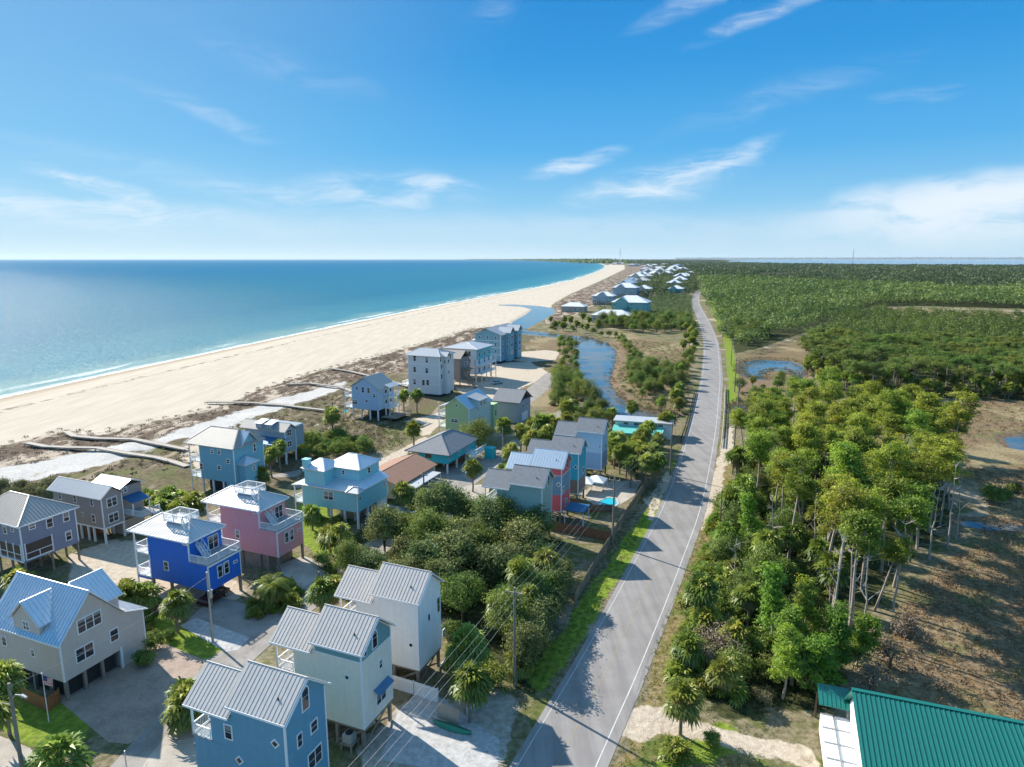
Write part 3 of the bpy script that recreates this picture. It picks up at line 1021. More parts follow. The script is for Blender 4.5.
def stairs(mb, p0, p1, width, side, rail=True):
    """flight from p0 (foot) to p1 (top); side = unit vector across"""
    p0, p1, side = Vector(p0), Vector(p1), Vector(side)
    n = max(2, int(abs(p1.z - p0.z) / .19))
    run = (p1 - p0) / n
    for i in range(n):
        c_ = p0 + run * (i + .5)
        c_.z = p0.z + (i + 1) * (p1.z - p0.z) / n
        hd = Vector((run.x, run.y, 0))
        mb.bar(c_ - side * width / 2, c_ + side * width / 2, max(.26, hd.length), .05)
    for sgn in (-1, 1):
        o = side * sgn * (width / 2 + .03)
        mb.bar(p0 + o, p1 + o, .06, .28)
        if rail:
            mb.bar(p0 + o + Vector((0, 0, .95)), p1 + o + Vector((0, 0, .95)), .07, .07)
            for i in range(0, n + 1, 3):
                c_ = p0 + run * i + o
                mb.bar(c_, c_ + Vector((0, 0, .95)), .06, .06)


def wall_profile(mb, axis, a0, a1, prof):
    """solid whose section prof [(b, z)...] is swept along axis from a0 to a1"""
    if axis == 'x': pts = [(a0, b_, z) for b_, z in prof]; off = (a1 - a0, 0, 0)
    else: pts = [(b_, a0, z) for b_, z in prof]; off = (0, a1 - a0, 0)
    mb.prism(pts, off)


# ------------------------------------------------------------------ the narrow twin-roofed town houses in a row along the road
def townhouse(xy, label, col, roofmat, rib=.42, band=None, stripes=None, wins=(), style='B', zb=2.5, rear_open=True, group='narrow two-roofed houses along the road', vent=None, low_storey=True):
    H = House('town_house', label, xy, -22, 'house', group)
    L_, D, ZE, ZR = 10.3, 5.2, 11.0, 13.35
    XM = -5.75
    wallm = paint('siding_%.2f_%.2f_%.2f' % col, col, .6, .07, lap=.21)
    mb = MB()
    wall_profile(mb, 'x', XM, 0, [(0, zb), (D, zb), (D, ZE - .12), (D / 2, ZR - .2), (0, ZE - .12)])
    H.part('wall', mb, wallm)
    mb = MB()
    wall_profile(mb, 'x', -8.2, XM - .01, [(.02, 6.6), (D - .02, 6.6), (D - .02, 9.72), (D / 2, 12.0), (.02, 9.72)])
    H.part('rear_wall', mb, wallm)
    H.part('rear_storey', MB().box(-L_, XM - .01, .02, D - .02, zb, 6.58), wallm)
    mb = MB()
    gable_roof(mb, 'x', -6.05, .38, -.35, D + .35, ZE - .1, ZR, rib=rib, rw=.10, rh=.03)
    H.part('roof', mb, roofmat)
    mb = MB()
    gable_roof(mb, 'x', -10.9, -5.8, -.35, D + .35, 9.75, 12.1, rib=rib, rw=.10, rh=.03)
    H.part('rear_roof', mb, roofmat)
    mb = MB()                                                       # rake boards on the road gable and eave fascia
    for s_ in (-1, 1):
        yb = D / 2 + s_ * (D / 2 + .36)
        mb.bar((.40, D / 2, ZR - .14), (.40, yb, ZE - .24), .05, .24, (1, 0, 0))
        mb.bar((-6.0, yb + s_ * .03, ZE - .22), (.38, yb + s_ * .03, ZE - .22), .05, .2)
        mb.bar((-10.9, yb + s_ * .03, 9.64), (-5.8, yb + s_ * .03, 9.64), .05, .2)
    H.part('fascia', mb, M_TRIM)
    H.corners(XM, 0, 0, D, zb, ZE - .15, 'FR')
    if band:
        bm_ = paint('siding_%.2f_%.2f_%.2f' % band, band, .6, .07, lap=.21)
        mb = MB()
        mb.box(XM + .3, -.14, -.03, -.001, ZE - 1.15, ZE - .2)
        mb.prism([(.001, .16, ZE - 1.15), (.001, D - .16, ZE - 1.15), (.001, D - .16, ZE - .2), (.001, D / 2, ZR - .35), (.001, .16, ZE - .2)], (.03, 0, 0))
        H.part('gable_band', mb, bm_)
        MB().box(XM, .05, -.05, -.031, ZE - 1.25, ZE - 1.15).build('band_trim', M_TRIM, H.e)
        MB().box(.032, .06, .0, D, ZE - 1.25, ZE - 1.15).build('band_trim', M_TRIM, H.e)
    for (z0, z1, c2) in (stripes or ()):
        bm_ = paint('siding_%.2f_%.2f_%.2f' % c2, c2, .6, .07, lap=.21)
        mb = MB()
        mb.box(-L_ + .02 if z1 < 6.5 else XM + .02, -.14, -.03, -.001, z0, z1)
        if z1 > ZE - .5:
            mb.prism([(.001, .16, z0), (.001, D - .16, z0), (.001, D - .16, ZE - .2), (.001, D / 2, ZR - .35), (.001, .16, ZE - .2)], (.03, 0, 0))
        else:
            mb.box(.001, .03, .16, D - .16, z0, z1)
        H.part('painted_storey', mb, bm_)
        MB().box(XM, .05, -.06, -.032, z0 - .12, z0 - .002).build('band_trim', M_TRIM, H.e)
        MB().box(.032, .07, .0, D, z0 - .12, z0 - .002).build('band_trim', M_TRIM, H.e)
    # rear balcony
    mb = MB()
    mb.box(-L_ - .1, -8.21, -.05, D + .05, 6.6, 6.72)
    H.part('balcony', mb, M_DIRTY)
    mb = MB()
    railing(mb, [(-8.3, -.02, 6.72), (-L_ - .05, -.02, 6.72), (-L_ - .05, D + .02, 6.72), (-8.3, D + .02, 6.72)])
    H.part('railing', mb, M_WHITE)
    for y in (.05, D - .05):
        MB().box(-L_ - .12, -L_ + .02, y - .08, y + .08, 6.74, 9.7).build('porch_post', M_WHITE, H.e)
    H.win('-x', -8.2, 2.6, 7.85, 1.7, 2.1, 'twin', name='glass_door')
    # stilts and cross braces
    H.pilings([(x, y) for x in (-10, -6.7, -3.4, -.3) for y in (.25, D - .25)], zb)
    MB().box(-L_, 0, .1, D - .1, zb - .28, zb - .01).build('floor_frame', M_WOOD, H.e)
    for (p, q) in (((-.3, .3, .4), (-.3, D - .3, 2.2)), ((-.42, D - .3, .4), (-.42, .3, 2.2)), ((-3.3, .12, .4), (-.4, .12, 2.2))):
        mb = MB(); mb.bar(p, q, .07, .2); H.part('brace', mb, M_WOOD)
    H.part('roof_vent', MB().tube([(-1.3, .9, ZE + .3), (-1.3, .9, ZE + 1.15)], .07, n=8), M_DARK)
    for (face, px, py, w_, h_, st) in wins:
        H.winp(face, 0.03 if band and face == '+x' else 0, px, py, w_, h_, st)
    H.win('+y', D, -3, 8, 1, 1.4); H.win('+y', D, -2, 4.8, 1, 1.4)
    return H


Bz = lambda x, y: (170 + x / 3.707, 560 + y / 3.707)
hB = townhouse((-18.6, 47.8), 'blue narrow house with two grey ridged roofs, nearest the bottom edge', (.12, .33, .47), M_ROOFG,
               wins=[('-y', *Bz(217, 637), .95, 1.5, 'double'), ('-y', *Bz(390, 680), .75, .75, 'diamond'), ('-y', *Bz(258, 742), .75, .75, 'diamond'),
                     ('+x', *Bz(500, 512), 1.0, 2.3, 'arch'), ('+x', *Bz(533, 615), 1.0, 1.2, 'double'), ('+x', *Bz(480, 668), .7, 1.35, 'double'), ('+x', *Bz(537, 730), 1.9, 1.7, 'twin')])
Cz = lambda x, y: (260 + x / 4.336, 590 + y / 4.336)
hC = townhouse((-14.5, 57.4), 'cream narrow house with a teal band below its grey two-part roof', (.80, .75, .64), M_ROOFG, band=(.15, .32, .34),
               wins=[('-y', *Cz(378, 378), .62, .62, 'round'), ('+x', *Cz(496, 212), .95, 2.0, 'arch'), ('+x', *Cz(455, 267), .55, 1.0, 'double'), ('+x', *Cz(522, 320), .6, 1.0, 'double'), ('+x', *Cz(525, 460), 1.8, 1.35, 'twin')])
mb = MB()
l = hC.local(*Cz(525, 412), 'x', .03)
mb.prism([(.03, l.y - 1.3, l.z + .25), (.03, l.y + 1.3, l.z + .25), (.75, l.y + 1.35, l.z - .15), (.75, l.y - 1.35, l.z - .15)], (0, 0, -.06))
hC.part('awning', mb, paint('blue_awning', (.06, .16, .28), .5, .05))
Dz = lambda x, y: (400 + x / 3.07, 540 + y / 3.07)
hD = townhouse((-10.4, 66.9), 'white narrow house with grey two-part roof beside the oak thicket', (.84, .84, .84), M_ROOFG,
               wins=[('-y', *Dz(34, 322), .6, .6, 'round'), ('+x', *Dz(117, 198), .8, 2.0, 'double'), ('+x', *Dz(88, 237), .5, .9, 'plain'), ('+x', *Dz(134, 285), .6, 1.0, 'double'), ('+x', *Dz(134, 388), 1.7, 1.5, 'twin')])
Tz = lambda x, y: (470 + x / 5.682, 405 + y / 5.682)
hT1 = townhouse((5.0, 104.3), 'grey-green narrow house with a grey shingle roof, half behind the oak', (.32, .46, .43), M_SHING, rib=0,
                wins=[('+x', *Tz(445, 430), .9, 2.1, 'double')], group='narrow two-roofed houses along the road')
hT2 = townhouse((9.0, 114.3), 'red and slate-blue narrow house with a bright striped metal roof', (.20, .33, .45), M_ROOFGALV, rib=.55,
                stripes=[(9.4, 10.9, (.85, .14, .17)), (2.55, 5.6, (.85, .14, .17))],
                wins=[('-y', *Tz(503, 452), .8, .8, 'diamond'), ('+x', *Tz(553, 330), .9, 2.0, 'double'), ('+x', 563, 490, 1.5, 1.3, 'twin'), ('+x', 566, 502, 1.5, 1.3, 'twin')])
hT3 = townhouse((13.0, 123.6), 'teal narrow house with grey roofs behind the red striped one', (.035, .42, .54), M_SHING, rib=0,
                stripes=[(2.55, 5.3, (.24, .17, .14))],
                wins=[('-y', *Tz(600, 352), .7, .7, 'diamond'), ('+x', *Tz(640, 240), .9, 2.1, 'double'), ('+x', 583, 470, 1.4, 1.3, 'twin')])
hT4 = townhouse((19.6, 138.8), 'pale blue narrow house with grey shingle roofs, farthest of the road row', (.46, .60, .76), M_SHING, rib=0,
                stripes=[(2.55, 6.2, (.27, .41, .60))],
                wins=[('-y', *Tz(738, 237), .55, .55, 'round'), ('+x', 606, 428, .8, 1.8, 'double'), ('+x', 605.5, 446, 1.3, 1.2, 'twin')])


# ------------------------------------------------------------------ blue and pink pair with roof decks
def deckhouse(xy, label, col, roofmat, dz=0.0):
    H = House('deck_house', label, xy, -22, 'house', 'stilt houses with a roof deck')
    D, zb, zd, ze = 5.9, 2.6, 6.45 + dz, 9.55 + dz
    wm = paint('siding_%.2f_%.2f_%.2f' % col, col, .55, .06, lap=.2)
    mb = MB().box(-11.15, 0, 0, D, zb, zd - .02)
    H.part('wall', mb, wm)
    H.part('upper_wall', MB().box(-11.15, -3.3, .01, D - .01, zd - .02, ze - .05), wm)
    mb = MB()
    hip_roof(mb, -14.6, -2.75, -.45, D + .45, ze, ze + 1.95, (-11.3, D / 2), (-5.9, D / 2), rib=.5, rw=.06, rh=.05)
    H.part('roof', mb, roofmat)
    mb = MB()
    for (p, q) in (((-14.6, -.47), (-2.75, -.47)), ((-2.73, -.45), (-2.73, D + .45)), ((-14.62, -.45), (-14.62, D + .45)), ((-14.6, D + .47), (-2.75, D + .47))):
        mb.bar((*p, ze - .1), (*q, ze - .1), .06, .2)
    H.part('fascia', mb, M_TRIM)
    # widow's walk on the ridge, with a stair up to it
    mb = MB().box(-9.4, -5.6, 1.5, D - 1.5, ze + 1.5, ze + 1.62)
    H.part('roof_deck', mb, M_WHITE)
    mb = MB()
    railing(mb, [(-9.35, 1.55, ze + 1.62), (-5.65, 1.55, ze + 1.62), (-5.65, D - 1.55, ze + 1.62), (-9.35, D - 1.55, ze + 1.62), (-9.35, 1.55, ze + 1.62)], 1.0)
    H.part('roof_railing', mb, M_WHITE)
    mb = MB()
    stairs(mb, (-1.6, 1.7, zd + .1), (-5.6, 1.7, ze + 1.6), .8, (0, 1, 0))
    H.part('roof_stair', mb, M_WHITE)
    # front deck over the lower floor
    H.part('deck', MB().box(-3.28, .12, -.1, D + .1, zd, zd + .12), M_DIRTY)
    mb = MB()
    railing(mb, [(-3.25, -.04, zd + .12), (.06, -.04, zd + .12), (.06, D + .04, zd + .12), (-3.25, D + .04, zd + .12)], 1.1, step=.13)
    H.part('railing', mb, M_WHITE)
    H.part('deck_trim', MB().box(.005, .14, -.12, D + .12, zd - .28, zd - .004), M_TRIM)
    H.win('+x', -3.3, 4.3, zd + 1.25, 1.9, 2.15, 'twin', name='glass_door')
    # seaward porches
    for i, z0 in enumerate((zb, zd - .35)):
        H.part('porch_floor', MB().box(-14.0, -11.16, 0, D, z0, z0 + .2), M_WHITE)
        mb = MB()
        railing(mb, [(-11.25, .06, z0 + .2), (-13.94, .06, z0 + .2), (-13.94, D - .06, z0 + .2), (-11.25, D - .06, z0 + .2)])
        H.part('railing', mb, M_WHITE)
    for y in (.08, D - .08):
        MB().box(-14.02, -13.86, y - .09, y + .09, 0, ze - .02).build('porch_post', M_WHITE, H.e)
    MB().box(-14.0, -11.16, .01, .1, zb - .35, zb - .005).build('porch_skirt', wm, H.e)
    H.corners(-11.15, 0, 0, D, zb, zd - .3, 'FRL')
    H.corners(-3.5, -3.3, 0.01, D - .01, zd, ze, 'F')
    H.pilings([(x, y) for x in (-11, -7.4, -3.8, -.2) for y in (.2, D - .2)], zb)
    H.win('-y', 0, -7.9, 5.05 + dz * .5, .95, 1.45, 'double')
    H.win('+x', 0, 2.0, zd - 1.65, .95, 1.9, 'double'); H.win('+x', 0, 3.2, zd - 1.65, .95, 1.9, 'double')
    H.win('+x', 0, 4.9, zd - 1.5, .8, .45, 'plain')
    H.win('-y', 0, -3.9, ze - .5, .8, .4, 'plain')
    H.win('-x', -11.15, 3, zb + 1.5, 2, 2, 'twin'); H.win('-x', -11.15, 3, zd + 1.2, 2, 2, 'twin'); H.win('+y', D, -8, 5, 1, 1.4); H.win('+y', D, -8, 8, 1, 1.4)
    return H


hG = deckhouse((-41.9, 84.6), 'cobalt blue stilt house with a white-railed deck and pale roof', (.008, .15, .64), M_ROOFW)
hH = deckhouse((-36.1, 95.3), 'pink stilt house with a white-railed deck and roof-top platform', (.76, .31, .33), M_ROOFW, .35)
hH.part('ground_enclosure', MB().box(-9, -2.2, .3, 5.6, 0, 2.59), M_WOOD)

# ------------------------------------------------------------------ grey house with blue-lit dormers, bottom left
a5 = lambda x, y: (x / 5.9, 570 + y / 5.9)
hA = House('gabled_house', 'large grey-beige house with dormers and striped metal roof, bottom left corner', (-49.0, 64.95))
wm = paint('siding_greige', (.60, .52, .46), .65, .06, lap=.2)
mb = MB()
wall_profile(mb, 'x', -11.6, 0, [(0, 2.4), (10.1, 2.4), (10.1, 5.95), (7.2, 7.2), (3.6, 11.4), (0, 7.2)])
hA.part('wall', mb, wm)
M_RA = paint('seamed_silver_roof', (.64, .68, .72), .36, .06, metal=.68)
mb = MB()
gable_roof(mb, 'x', -11.9, .35, -.35, 7.55, 7.0, 11.6, bm=3.6, rib=.48, rw=.1, rh=.08)
roof_plane(mb, [(-11.9, 7.57, 7.0), (.3, 7.57, 7.0), (.3, 10.5, 5.9), (-11.9, 10.5, 5.9)], .14, .48)
hA.part('roof', mb, M_RA)
mb = MB()
mb.bar((.37, -.37, 6.9), (.37, 3.6, 11.5), .05, .22, (1, 0, 0)); mb.bar((.37, 7.55, 6.9), (.37, 3.6, 11.5), .05, .22, (1, 0, 0))
mb.bar((.32, 7.57, 6.92), (.32, 10.5, 5.82), .05, .2, (1, 0, 0)); mb.bar((-11.9, -.37, 6.9), (.35, -.37, 6.9), .05, .2)
hA.part('fascia', mb, M_TRIM)
mb = MB()
mb.prism([(-7.35, -.02, 6.5), (-2.95, -.02, 6.5), (-2.95, -.02, 8.75), (-5.15, -.02, 10.85), (-7.35, -.02, 8.75)], (0, 3.2, 0))
dorm = hA.part('dormer', mb, wm)
mb = MB()
gable_roof(mb, 'y', -.35, 3.4, -7.75, -2.55, 8.6, 11.05, rib=.48, rw=.08, rh=.06)
hA.part('roof', mb, M_RA, dorm)
mb = MB()
mb.prism([(-.9, 4.5, 9.0), (-.9, 7.8, 9.0), (-6.5, 7.8, 9.0), (-6.5, 4.5, 9.0)], (0, 0, -2.0))
mb.prism([(-.9, 7.8, 8.95), (-6.5, 7.8, 8.95), (-3.7, 7.8, 11.1)], (0, -3.6, 0))
d2 = hA.part('dormer', mb, wm)
mb = MB()
gable_roof(mb, 'y', 4.2, 8.2, -7.0, -.5, 8.8, 11.45, rib=.48, rw=.08, rh=.06)
hA.part('roof', mb, M_RA, d2)
hA.corners(-11.6, 0, 0, 10.1, 2.4, 7.0, 'F'); hA.corners(-11.6, 0, 0, 10.1, 0.0, 5.9, 'R')
hA.winp('+x', 0, *a5(527, 305), 2.9, 1.75, 'triple'); hA.winp('+x', 0, *a5(500, 485), 2.15, 1.75, 'twin'); hA.winp('+x', 0, *a5(673, 383), 1.15, 1.6, 'double')
hA.winp('-y', -.02, *a5(155, 327), 1.1, 1.15, 'quad'); hA.winp('-y', 0, *a5(195, 488), .7, .95, 'double')
hA.win('-y', 0, -9.6, 5.2, .9, 1.3); hA.win('+y', 10.1, -3, 4.3, 1, 1.4); hA.win('-x', -11.6, 4, 5, 1.8, 1.6, 'twin')
hA.part('ground_floor', MB().box(-11, -.15, 6.9, 9.95, 0, 2.39), wm)
hA.part('garage_post', MB().box(-.2, .06, 6.65, 6.9, 0, 2.75), M_TRIM)
hA.part('garage_opening', MB().box(-11.2, -.9, .7, 6.5, 0.02, 2.38), M_DARK)
hA.pilings([(x, y) for x in (-.3, -2.8) for y in (.3, 2.4, 4.5)] + [(-5.5, .3), (-8.2, .3), (-11, .3)], 2.4)

# ------------------------------------------------------------------ slate-blue house on stilts at the left edge
e6 = lambda x, y: (x / 6.667, 465 + y / 6.667)
hE = House('stilt_house', 'slate blue stilt house with a tan-grey hip roof and screened porch, left edge', (-73.4, 92.6), -24)
wm = paint('siding_slate', (.22, .245, .33), .6, .06, lap=.2)
hE.part('wall', MB().box(-12, 0, 0, 8.3, 3.2, 8.9), wm)
mb = MB()
hip_roof(mb, -12.5, .45, -.45, 8.75, 9.0, 11.7, (-9, 4.15), (-4.1, 4.15), rib=.5, rw=.09, rh=.07)
hE.part('roof', mb, paint('tan_metal_roof', (.40, .37, .34), .45, .07, metal=.3))
mb = MB()
for (p, q) in (((-12.5, -.47), (.45, -.47)), ((.47, -.45), (.47, 8.75))): mb.bar((*p, 8.9), (*q, 8.9), .06, .2)
hE.part('fascia', mb, M_TRIM)
scr = hE.part('screened_porch', MB().box(-.01, .03, .45, 4.3, 3.4, 5.75), M_SCREEN)
mb = MB()
for y in (.38, 4.3): mb.box(-.02, .08, y - .08, y + .08, 3.25, 5.95)
mb.box(-.02, .08, .46, 4.22, 3.22, 3.42); mb.box(-.02, .08, .46, 4.22, 4.25, 4.35); mb.box(-.02, .08, 2.3, 2.4, 3.42, 4.25)
hE.part('porch_frame', mb, M_TRIM, scr)
scr = hE.part('screened_porch', MB().box(-5.6, -.35, -.03, .01, 3.5, 5.6), M_SCREEN)
mb = MB()
for x in (-5.6, -3.85, -2.1, -.35): mb.box(x - .1, x + .1, -.08, .02, 3.25, 5.9)
for x in (-4.75, -3.0, -1.2): mb.box(x - .75, x + .75, -.07, .02, 4.2, 4.3)
hE.part('porch_frame', mb, M_TRIM, scr)
MB().box(-12, .02, -.05, -.002, 3.0, 3.22).build('skirt_board', M_TRIM, hE.e)
MB().box(.003, .05, 0, 8.3, 3.0, 3.22).build('skirt_board', wm, hE.e)
hE.corners(-12, 0, 0, 8.3, 3.22, 8.85, 'FR')
for (q, w_, h_) in (((213, 408), 1.0, 1.0), ((330, 385), 1.05, 1.6), ((440, 345), 1.0, 1.6), ((457, 470), 1.0, 1.6)): hE.winp('+x', 0, *e6(*q), w_, h_, 'double')
hE.winp('-y', 0, *e6(82, 428), .8, .8, 'double'); hE.win('-y', 0, -3.7, 7.7, 1, 1.3); hE.win('+y', 8.3, -5, 6, 1.2, 1.5)
hE.pilings([(x, y) for x in (-10, -6.6, -3.3, -.15) for y in (.2, 4.1, 8.1)], 3.2, .13)
mb = MB(); mb.bar((-.15, 4.1, 2.8), (-2.6, 1.2, .2), .09, .2); hE.part('brace', mb, M_WOODB)

# ------------------------------------------------------------------ taupe house with a pale roof and blue porch
hF = House('stilt_house', 'taupe house on white stilts with a pale metal roof and blue porch roof', (-69.5, 106.0))
wm = paint('siding_taupe', (.34, .30, .275), .65, .06, lap=.2)
mb = MB()
wall_profile(mb, 'x', -12.2, 0, [(0, 2.75), (3.8, 2.75), (3.8, 8.15), (1.9, 9.55), (0, 8.15)])
hF.part('wall', mb, wm)
mb = MB(); gable_roof(mb, 'x', -13.2, .45, -.4, 4.2, 8.15, 9.85, rib=.5, rw=.06, rh=.05)
hF.part('roof', mb, M_ROOFW)
wing = hF.part('wing', MB().box(-7.3, -.7, 3.82, 8.2, 2.75, 8.6), wm)
mb = MB(); gable_roof(mb, 'x', -7.7, -.2, 3.5, 8.6, 8.55, 9.7, rib=.5, rw=.06, rh=.05)
hF.part('roof', mb, M_ROOFGALV, wing)
hF.win('+x', -.7, 5.0, 8.0, .8, 1.1, parent=wing)
M_BLUEROOF = paint('blue_metal_roof', (.035, .16, .33), .4, .06, metal=.3)
mb = MB()
roof_plane(mb, [(-.65, 4.2, 6.9), (-.65, 7.8, 6.9), (1.9, 7.8, 6.15), (1.9, 4.2, 6.15)], .1, .4)
hF.part('porch_roof', mb, M_BLUEROOF)
hF.part('deck', MB().box(-.65, 3.6, 4.2, 8.2, 3.6, 3.8), M_WOODL)
for x, y in ((1.7, 4.4), (1.7, 7.6)): MB().box(x - .08, x + .08, y - .08, y + .08, 3.8, 6.15).build('porch_post', M_WHITE, hF.e)
mb = MB(); railing(mb, [(-.6, 4.25, 3.8), (3.55, 4.25, 3.8), (3.55, 8.15, 3.8)]); hF.part('railing', mb, M_WHITE)
mb = MB(); stairs(mb, (7.3, 7.2, 0), (3.6, 7.2, 3.75), 1.1, (0, 1, 0)); hF.part('stair', mb, M_WHITE)
hF.corners(-12.2, 0, 0, 3.8, 2.75, 8.1, 'FR')
MB().box(-12.2, .05, -.05, .0, 2.6, 2.85).build('skirt_board', M_TRIM, hF.e)
MB().box(.004, .05, .0, 3.8, 2.6, 2.85).build('skirt_board', M_TRIM, hF.e)
for q in ((612, 250), (500, 225), (400, 205)): hF.winp('-y', 0, *e6(*q), .75, 1.35, 'double')
hF.winp('-y', 0, *e6(625, 355), .85, 1.5, 'double'); hF.winp('-y', 0, *e6(552, 328), .5, .8, 'plain')
hF.winp('+x', 0, *e6(745, 245), 1.9, 1.7, 'twin'); hF.winp('+x', 0, *e6(757, 348), 1.9, 1.7, 'twin')
hF.pilings([(x, y) for x in (-12, -9, -6, -4.2, -2.8, -.12) for y in (.12, 3.65)], 2.7, .14, M_WHITE)
hF.part('ground_enclosure', MB().box(-11.5, -5.2, .5, 3.6, 0, 2.6), M_WOODB)
hF.part('ground_room', MB().box(-4, -.3, 3.9, 7.9, 0, 2.7), paint('beige_room', (.40, .35, .30)))

# ------------------------------------------------------------------ aqua two-tier house
i7 = lambda x, y: (280 + x / 7.667, 440 + y / 7.667)
hI = House('stilt_house', 'light aqua house with white hipped upper storey and blue skirt roof', (-27.7, 112.4))
wm = paint('siding_aqua', (.27, .62, .68), .6, .05, lap=.2)
L_, D = 12.2, 9.7
hI.part('wall', MB().box(-L_, 0, 0, D, 3.1, 7.0), wm)
M_RI = paint('white_metal_roof', (.70, .73, .77), .36, .05, metal=.6)
mb = MB()
roof_plane(mb, [(-L_ - .4, -.4, 7.0), (.4, -.4, 7.0), (-1.5, 3.0, 7.95), (-7.0, 3.0, 7.95), (-7.0, .3, 7.2), (-L_ - .4, .3, 7.2)], .14, .45)
roof_plane(mb, [(.4, -.4, 7.0), (.4, D + .4, 7.0), (-1.5, D, 7.95), (-1.5, 3.0, 7.95)], .14, .45)
hI.part('skirt_roof', mb, M_RI)
mb = MB(); hip_roof(mb, -1.9, .9, -.9, 1.3, 7.05, 7.9, (-1.0, .2), (0.1, .2), rib=0); hI.part('corner_cap', mb, M_ROOFW)
hI.part('upper_wall', MB().box(-8.5, -1.5, 3.0, D - .3, 7.0, 10.2), wm)
hI.part('tower_wall', MB().box(-11.5, -7.0, .02, 5.0, 7.0, 10.2), wm)
mb = MB(); hip_roof(mb, -8.9, -1.1, 2.6, D + .1, 10.15, 11.9, (-5.9, 6.3), (-4.2, 6.3), rib=.45); hI.part('upper_roof', mb, M_RI)
mb = MB(); hip_roof(mb, -11.9, -6.6, -.35, 5.4, 10.15, 11.6, (-9.5, 2.4), (-9.0, 2.4), rib=.45); hI.part('tower_roof', mb, M_RI)
hI.part('chimney', MB().box(-11.75, -10.55, -.12, .9, 9.5, 11.7).box(-11.85, -10.45, -.22, 1.0, 11.7, 11.85), wm)
hI.part('side_porch', MB().box(-14.3, -L_ - .01, .2, 4, 3.1, 3.3), M_WHITE)
mb = MB(); roof_plane(mb, [(-14.6, -.2, 6.6), (-L_, -.2, 6.9), (-L_, 4.3, 6.9), (-14.6, 4.3, 6.6)], .12); hI.part('porch_roof', mb, M_ROOFW)
mb = MB(); railing(mb, [(-L_ - .1, .25, 3.3), (-14.2, .25, 3.3), (-14.2, 3.9, 3.3)]); hI.part('railing', mb, M_WHITE)
for y in (.3, 3.9): MB().box(-14.3, -14.14, y - .08, y + .08, 0, 6.6).build('porch_post', M_WHITE, hI.e)
hI.corners(-L_, 0, 0, D, 3.1, 6.9, 'FRL')
hI.winp('-y', 0, *i7(372, 425), 2.2, 1.7, 'twin'); hI.winp('+x', 0, *i7(613, 445), .7, .8, 'plain'); hI.winp('+x', 0, *i7(797, 335), .7, 1.2, 'double')
hI.win('-y', 3.0, -5.0, 9.2, .6, .9); hI.win('+x', -1.5, 6, 9.1, 1, 1.2)
hI.pilings([(x, y) for x in (-12, -9, -6, -3, -.15) for y in (.15, 3.2)] + [(-.15, 6.4)], 3.1, .18, M_WHITE)
hI.part('garage', MB().box(-6, -.1, 6.6, D - .1, 0, 3.09), paint('garage_white', (.62, .68, .72)))
hI.part('garage_door', MB().box(-.099, -.03, 6.9, 9.2, 0.05, 2.5), M_WHITE)
hI.part('ground_enclosure', MB().box(-6.0, -2.5, 3.4, 6.55, 0, 3.09), M_STEEL)

# ------------------------------------------------------------------ blue hip-roofed house near the dune and its grey neighbour
j8 = lambda x, y: (180 + x / 7.877, 405 + y / 7.877)
hJ = House('stilt_house', 'steel blue house with a pale hip roof at the landward end of the boardwalks', (-56.3, 128.4))
wm = paint('siding_steel', (.18, .42, .54), .6, .06, lap=.2)
hJ.part('wall', MB().box(-9.2, 0, 0, 8.4, 3.0, 10.3), wm)
mb = MB(); hip_roof(mb, -13.1, .4, -.4, 8.8, 10.35, 13.2, (-10.0, 4.2), (-2.4, 4.2), rib=.5, rw=.05, rh=.05)
hJ.part('roof', mb, paint('sand_metal_roof', (.34, .32, .29), .55, .06, metal=.05))
mb = MB(); mb.prism([(-3.2, 2.2, 9.9), (-3.2, 6.6, 9.9), (-3.2, 4.4, 12.6)], (3.22, 0, 0)); dj = hJ.part('dormer', mb, wm)
mb = MB(); gable_roof(mb, 'x', -3.4, .42, 1.8, 7.0, 10.2, 12.9, rib=.45); hJ.part('roof', mb, M_ROOFGALV, dj)
en = hJ.part('entry', MB().box(.02, 1.8, 1.0, 4.4, 2.6, 6.9), wm)
mb = MB(); hip_roof(mb, -.2, 2.2, .6, 4.8, 6.9, 8.2, (.2, 2.7), (.4, 2.7), rib=.4); hJ.part('roof', mb, M_ROOFGALV, en)
for z0 in (3.0, 6.4):
    hJ.part('porch_floor', MB().box(-12.2, -9.21, .1, 8.3, z0, z0 + .2), M_WHITE)
    mb = MB(); railing(mb, [(-9.3, .15, z0 + .2), (-12.15, .15, z0 + .2), (-12.15, 8.2, z0 + .2)]); hJ.part('railing', mb, M_WHITE)
for y in (.2, 4.2, 8.2): MB().box(-12.25, -12.07, y - .09, y + .09, 0, 10.3).build('porch_post', M_WHITE, hJ.e)
hJ.corners(-9.2, 0, 0, 8.4, 3.0, 10.2, 'FRL')
for q in ((253, 365), (308, 370), (380, 443), (310, 493)): hJ.winp('-y', 0, *j8(*q), .95, 1.0, 'double')
hJ.winp('-y', 0, *j8(170, 483), .9, 1.5, 'double'); hJ.winp('+x', 0, *j8(587, 335), .8, 1.9, 'double'); hJ.win('+x', 1.8, 3.4, 5.6, .7, 1.2)
hJ.pilings([(x, y) for x in (-9, -6.2, -3.4) for y in (.2, 8.1)], 3.0, .16, M_WHITE)
hJ.part('ground_enclosure', MB().box(-2.6, -.1, .1, 8.2, 0, 2.99), wm)
hJ.part('ground_screen', MB().box(-8.8, -2.7, 1.6, 7, 0, 2.9), M_DARK)

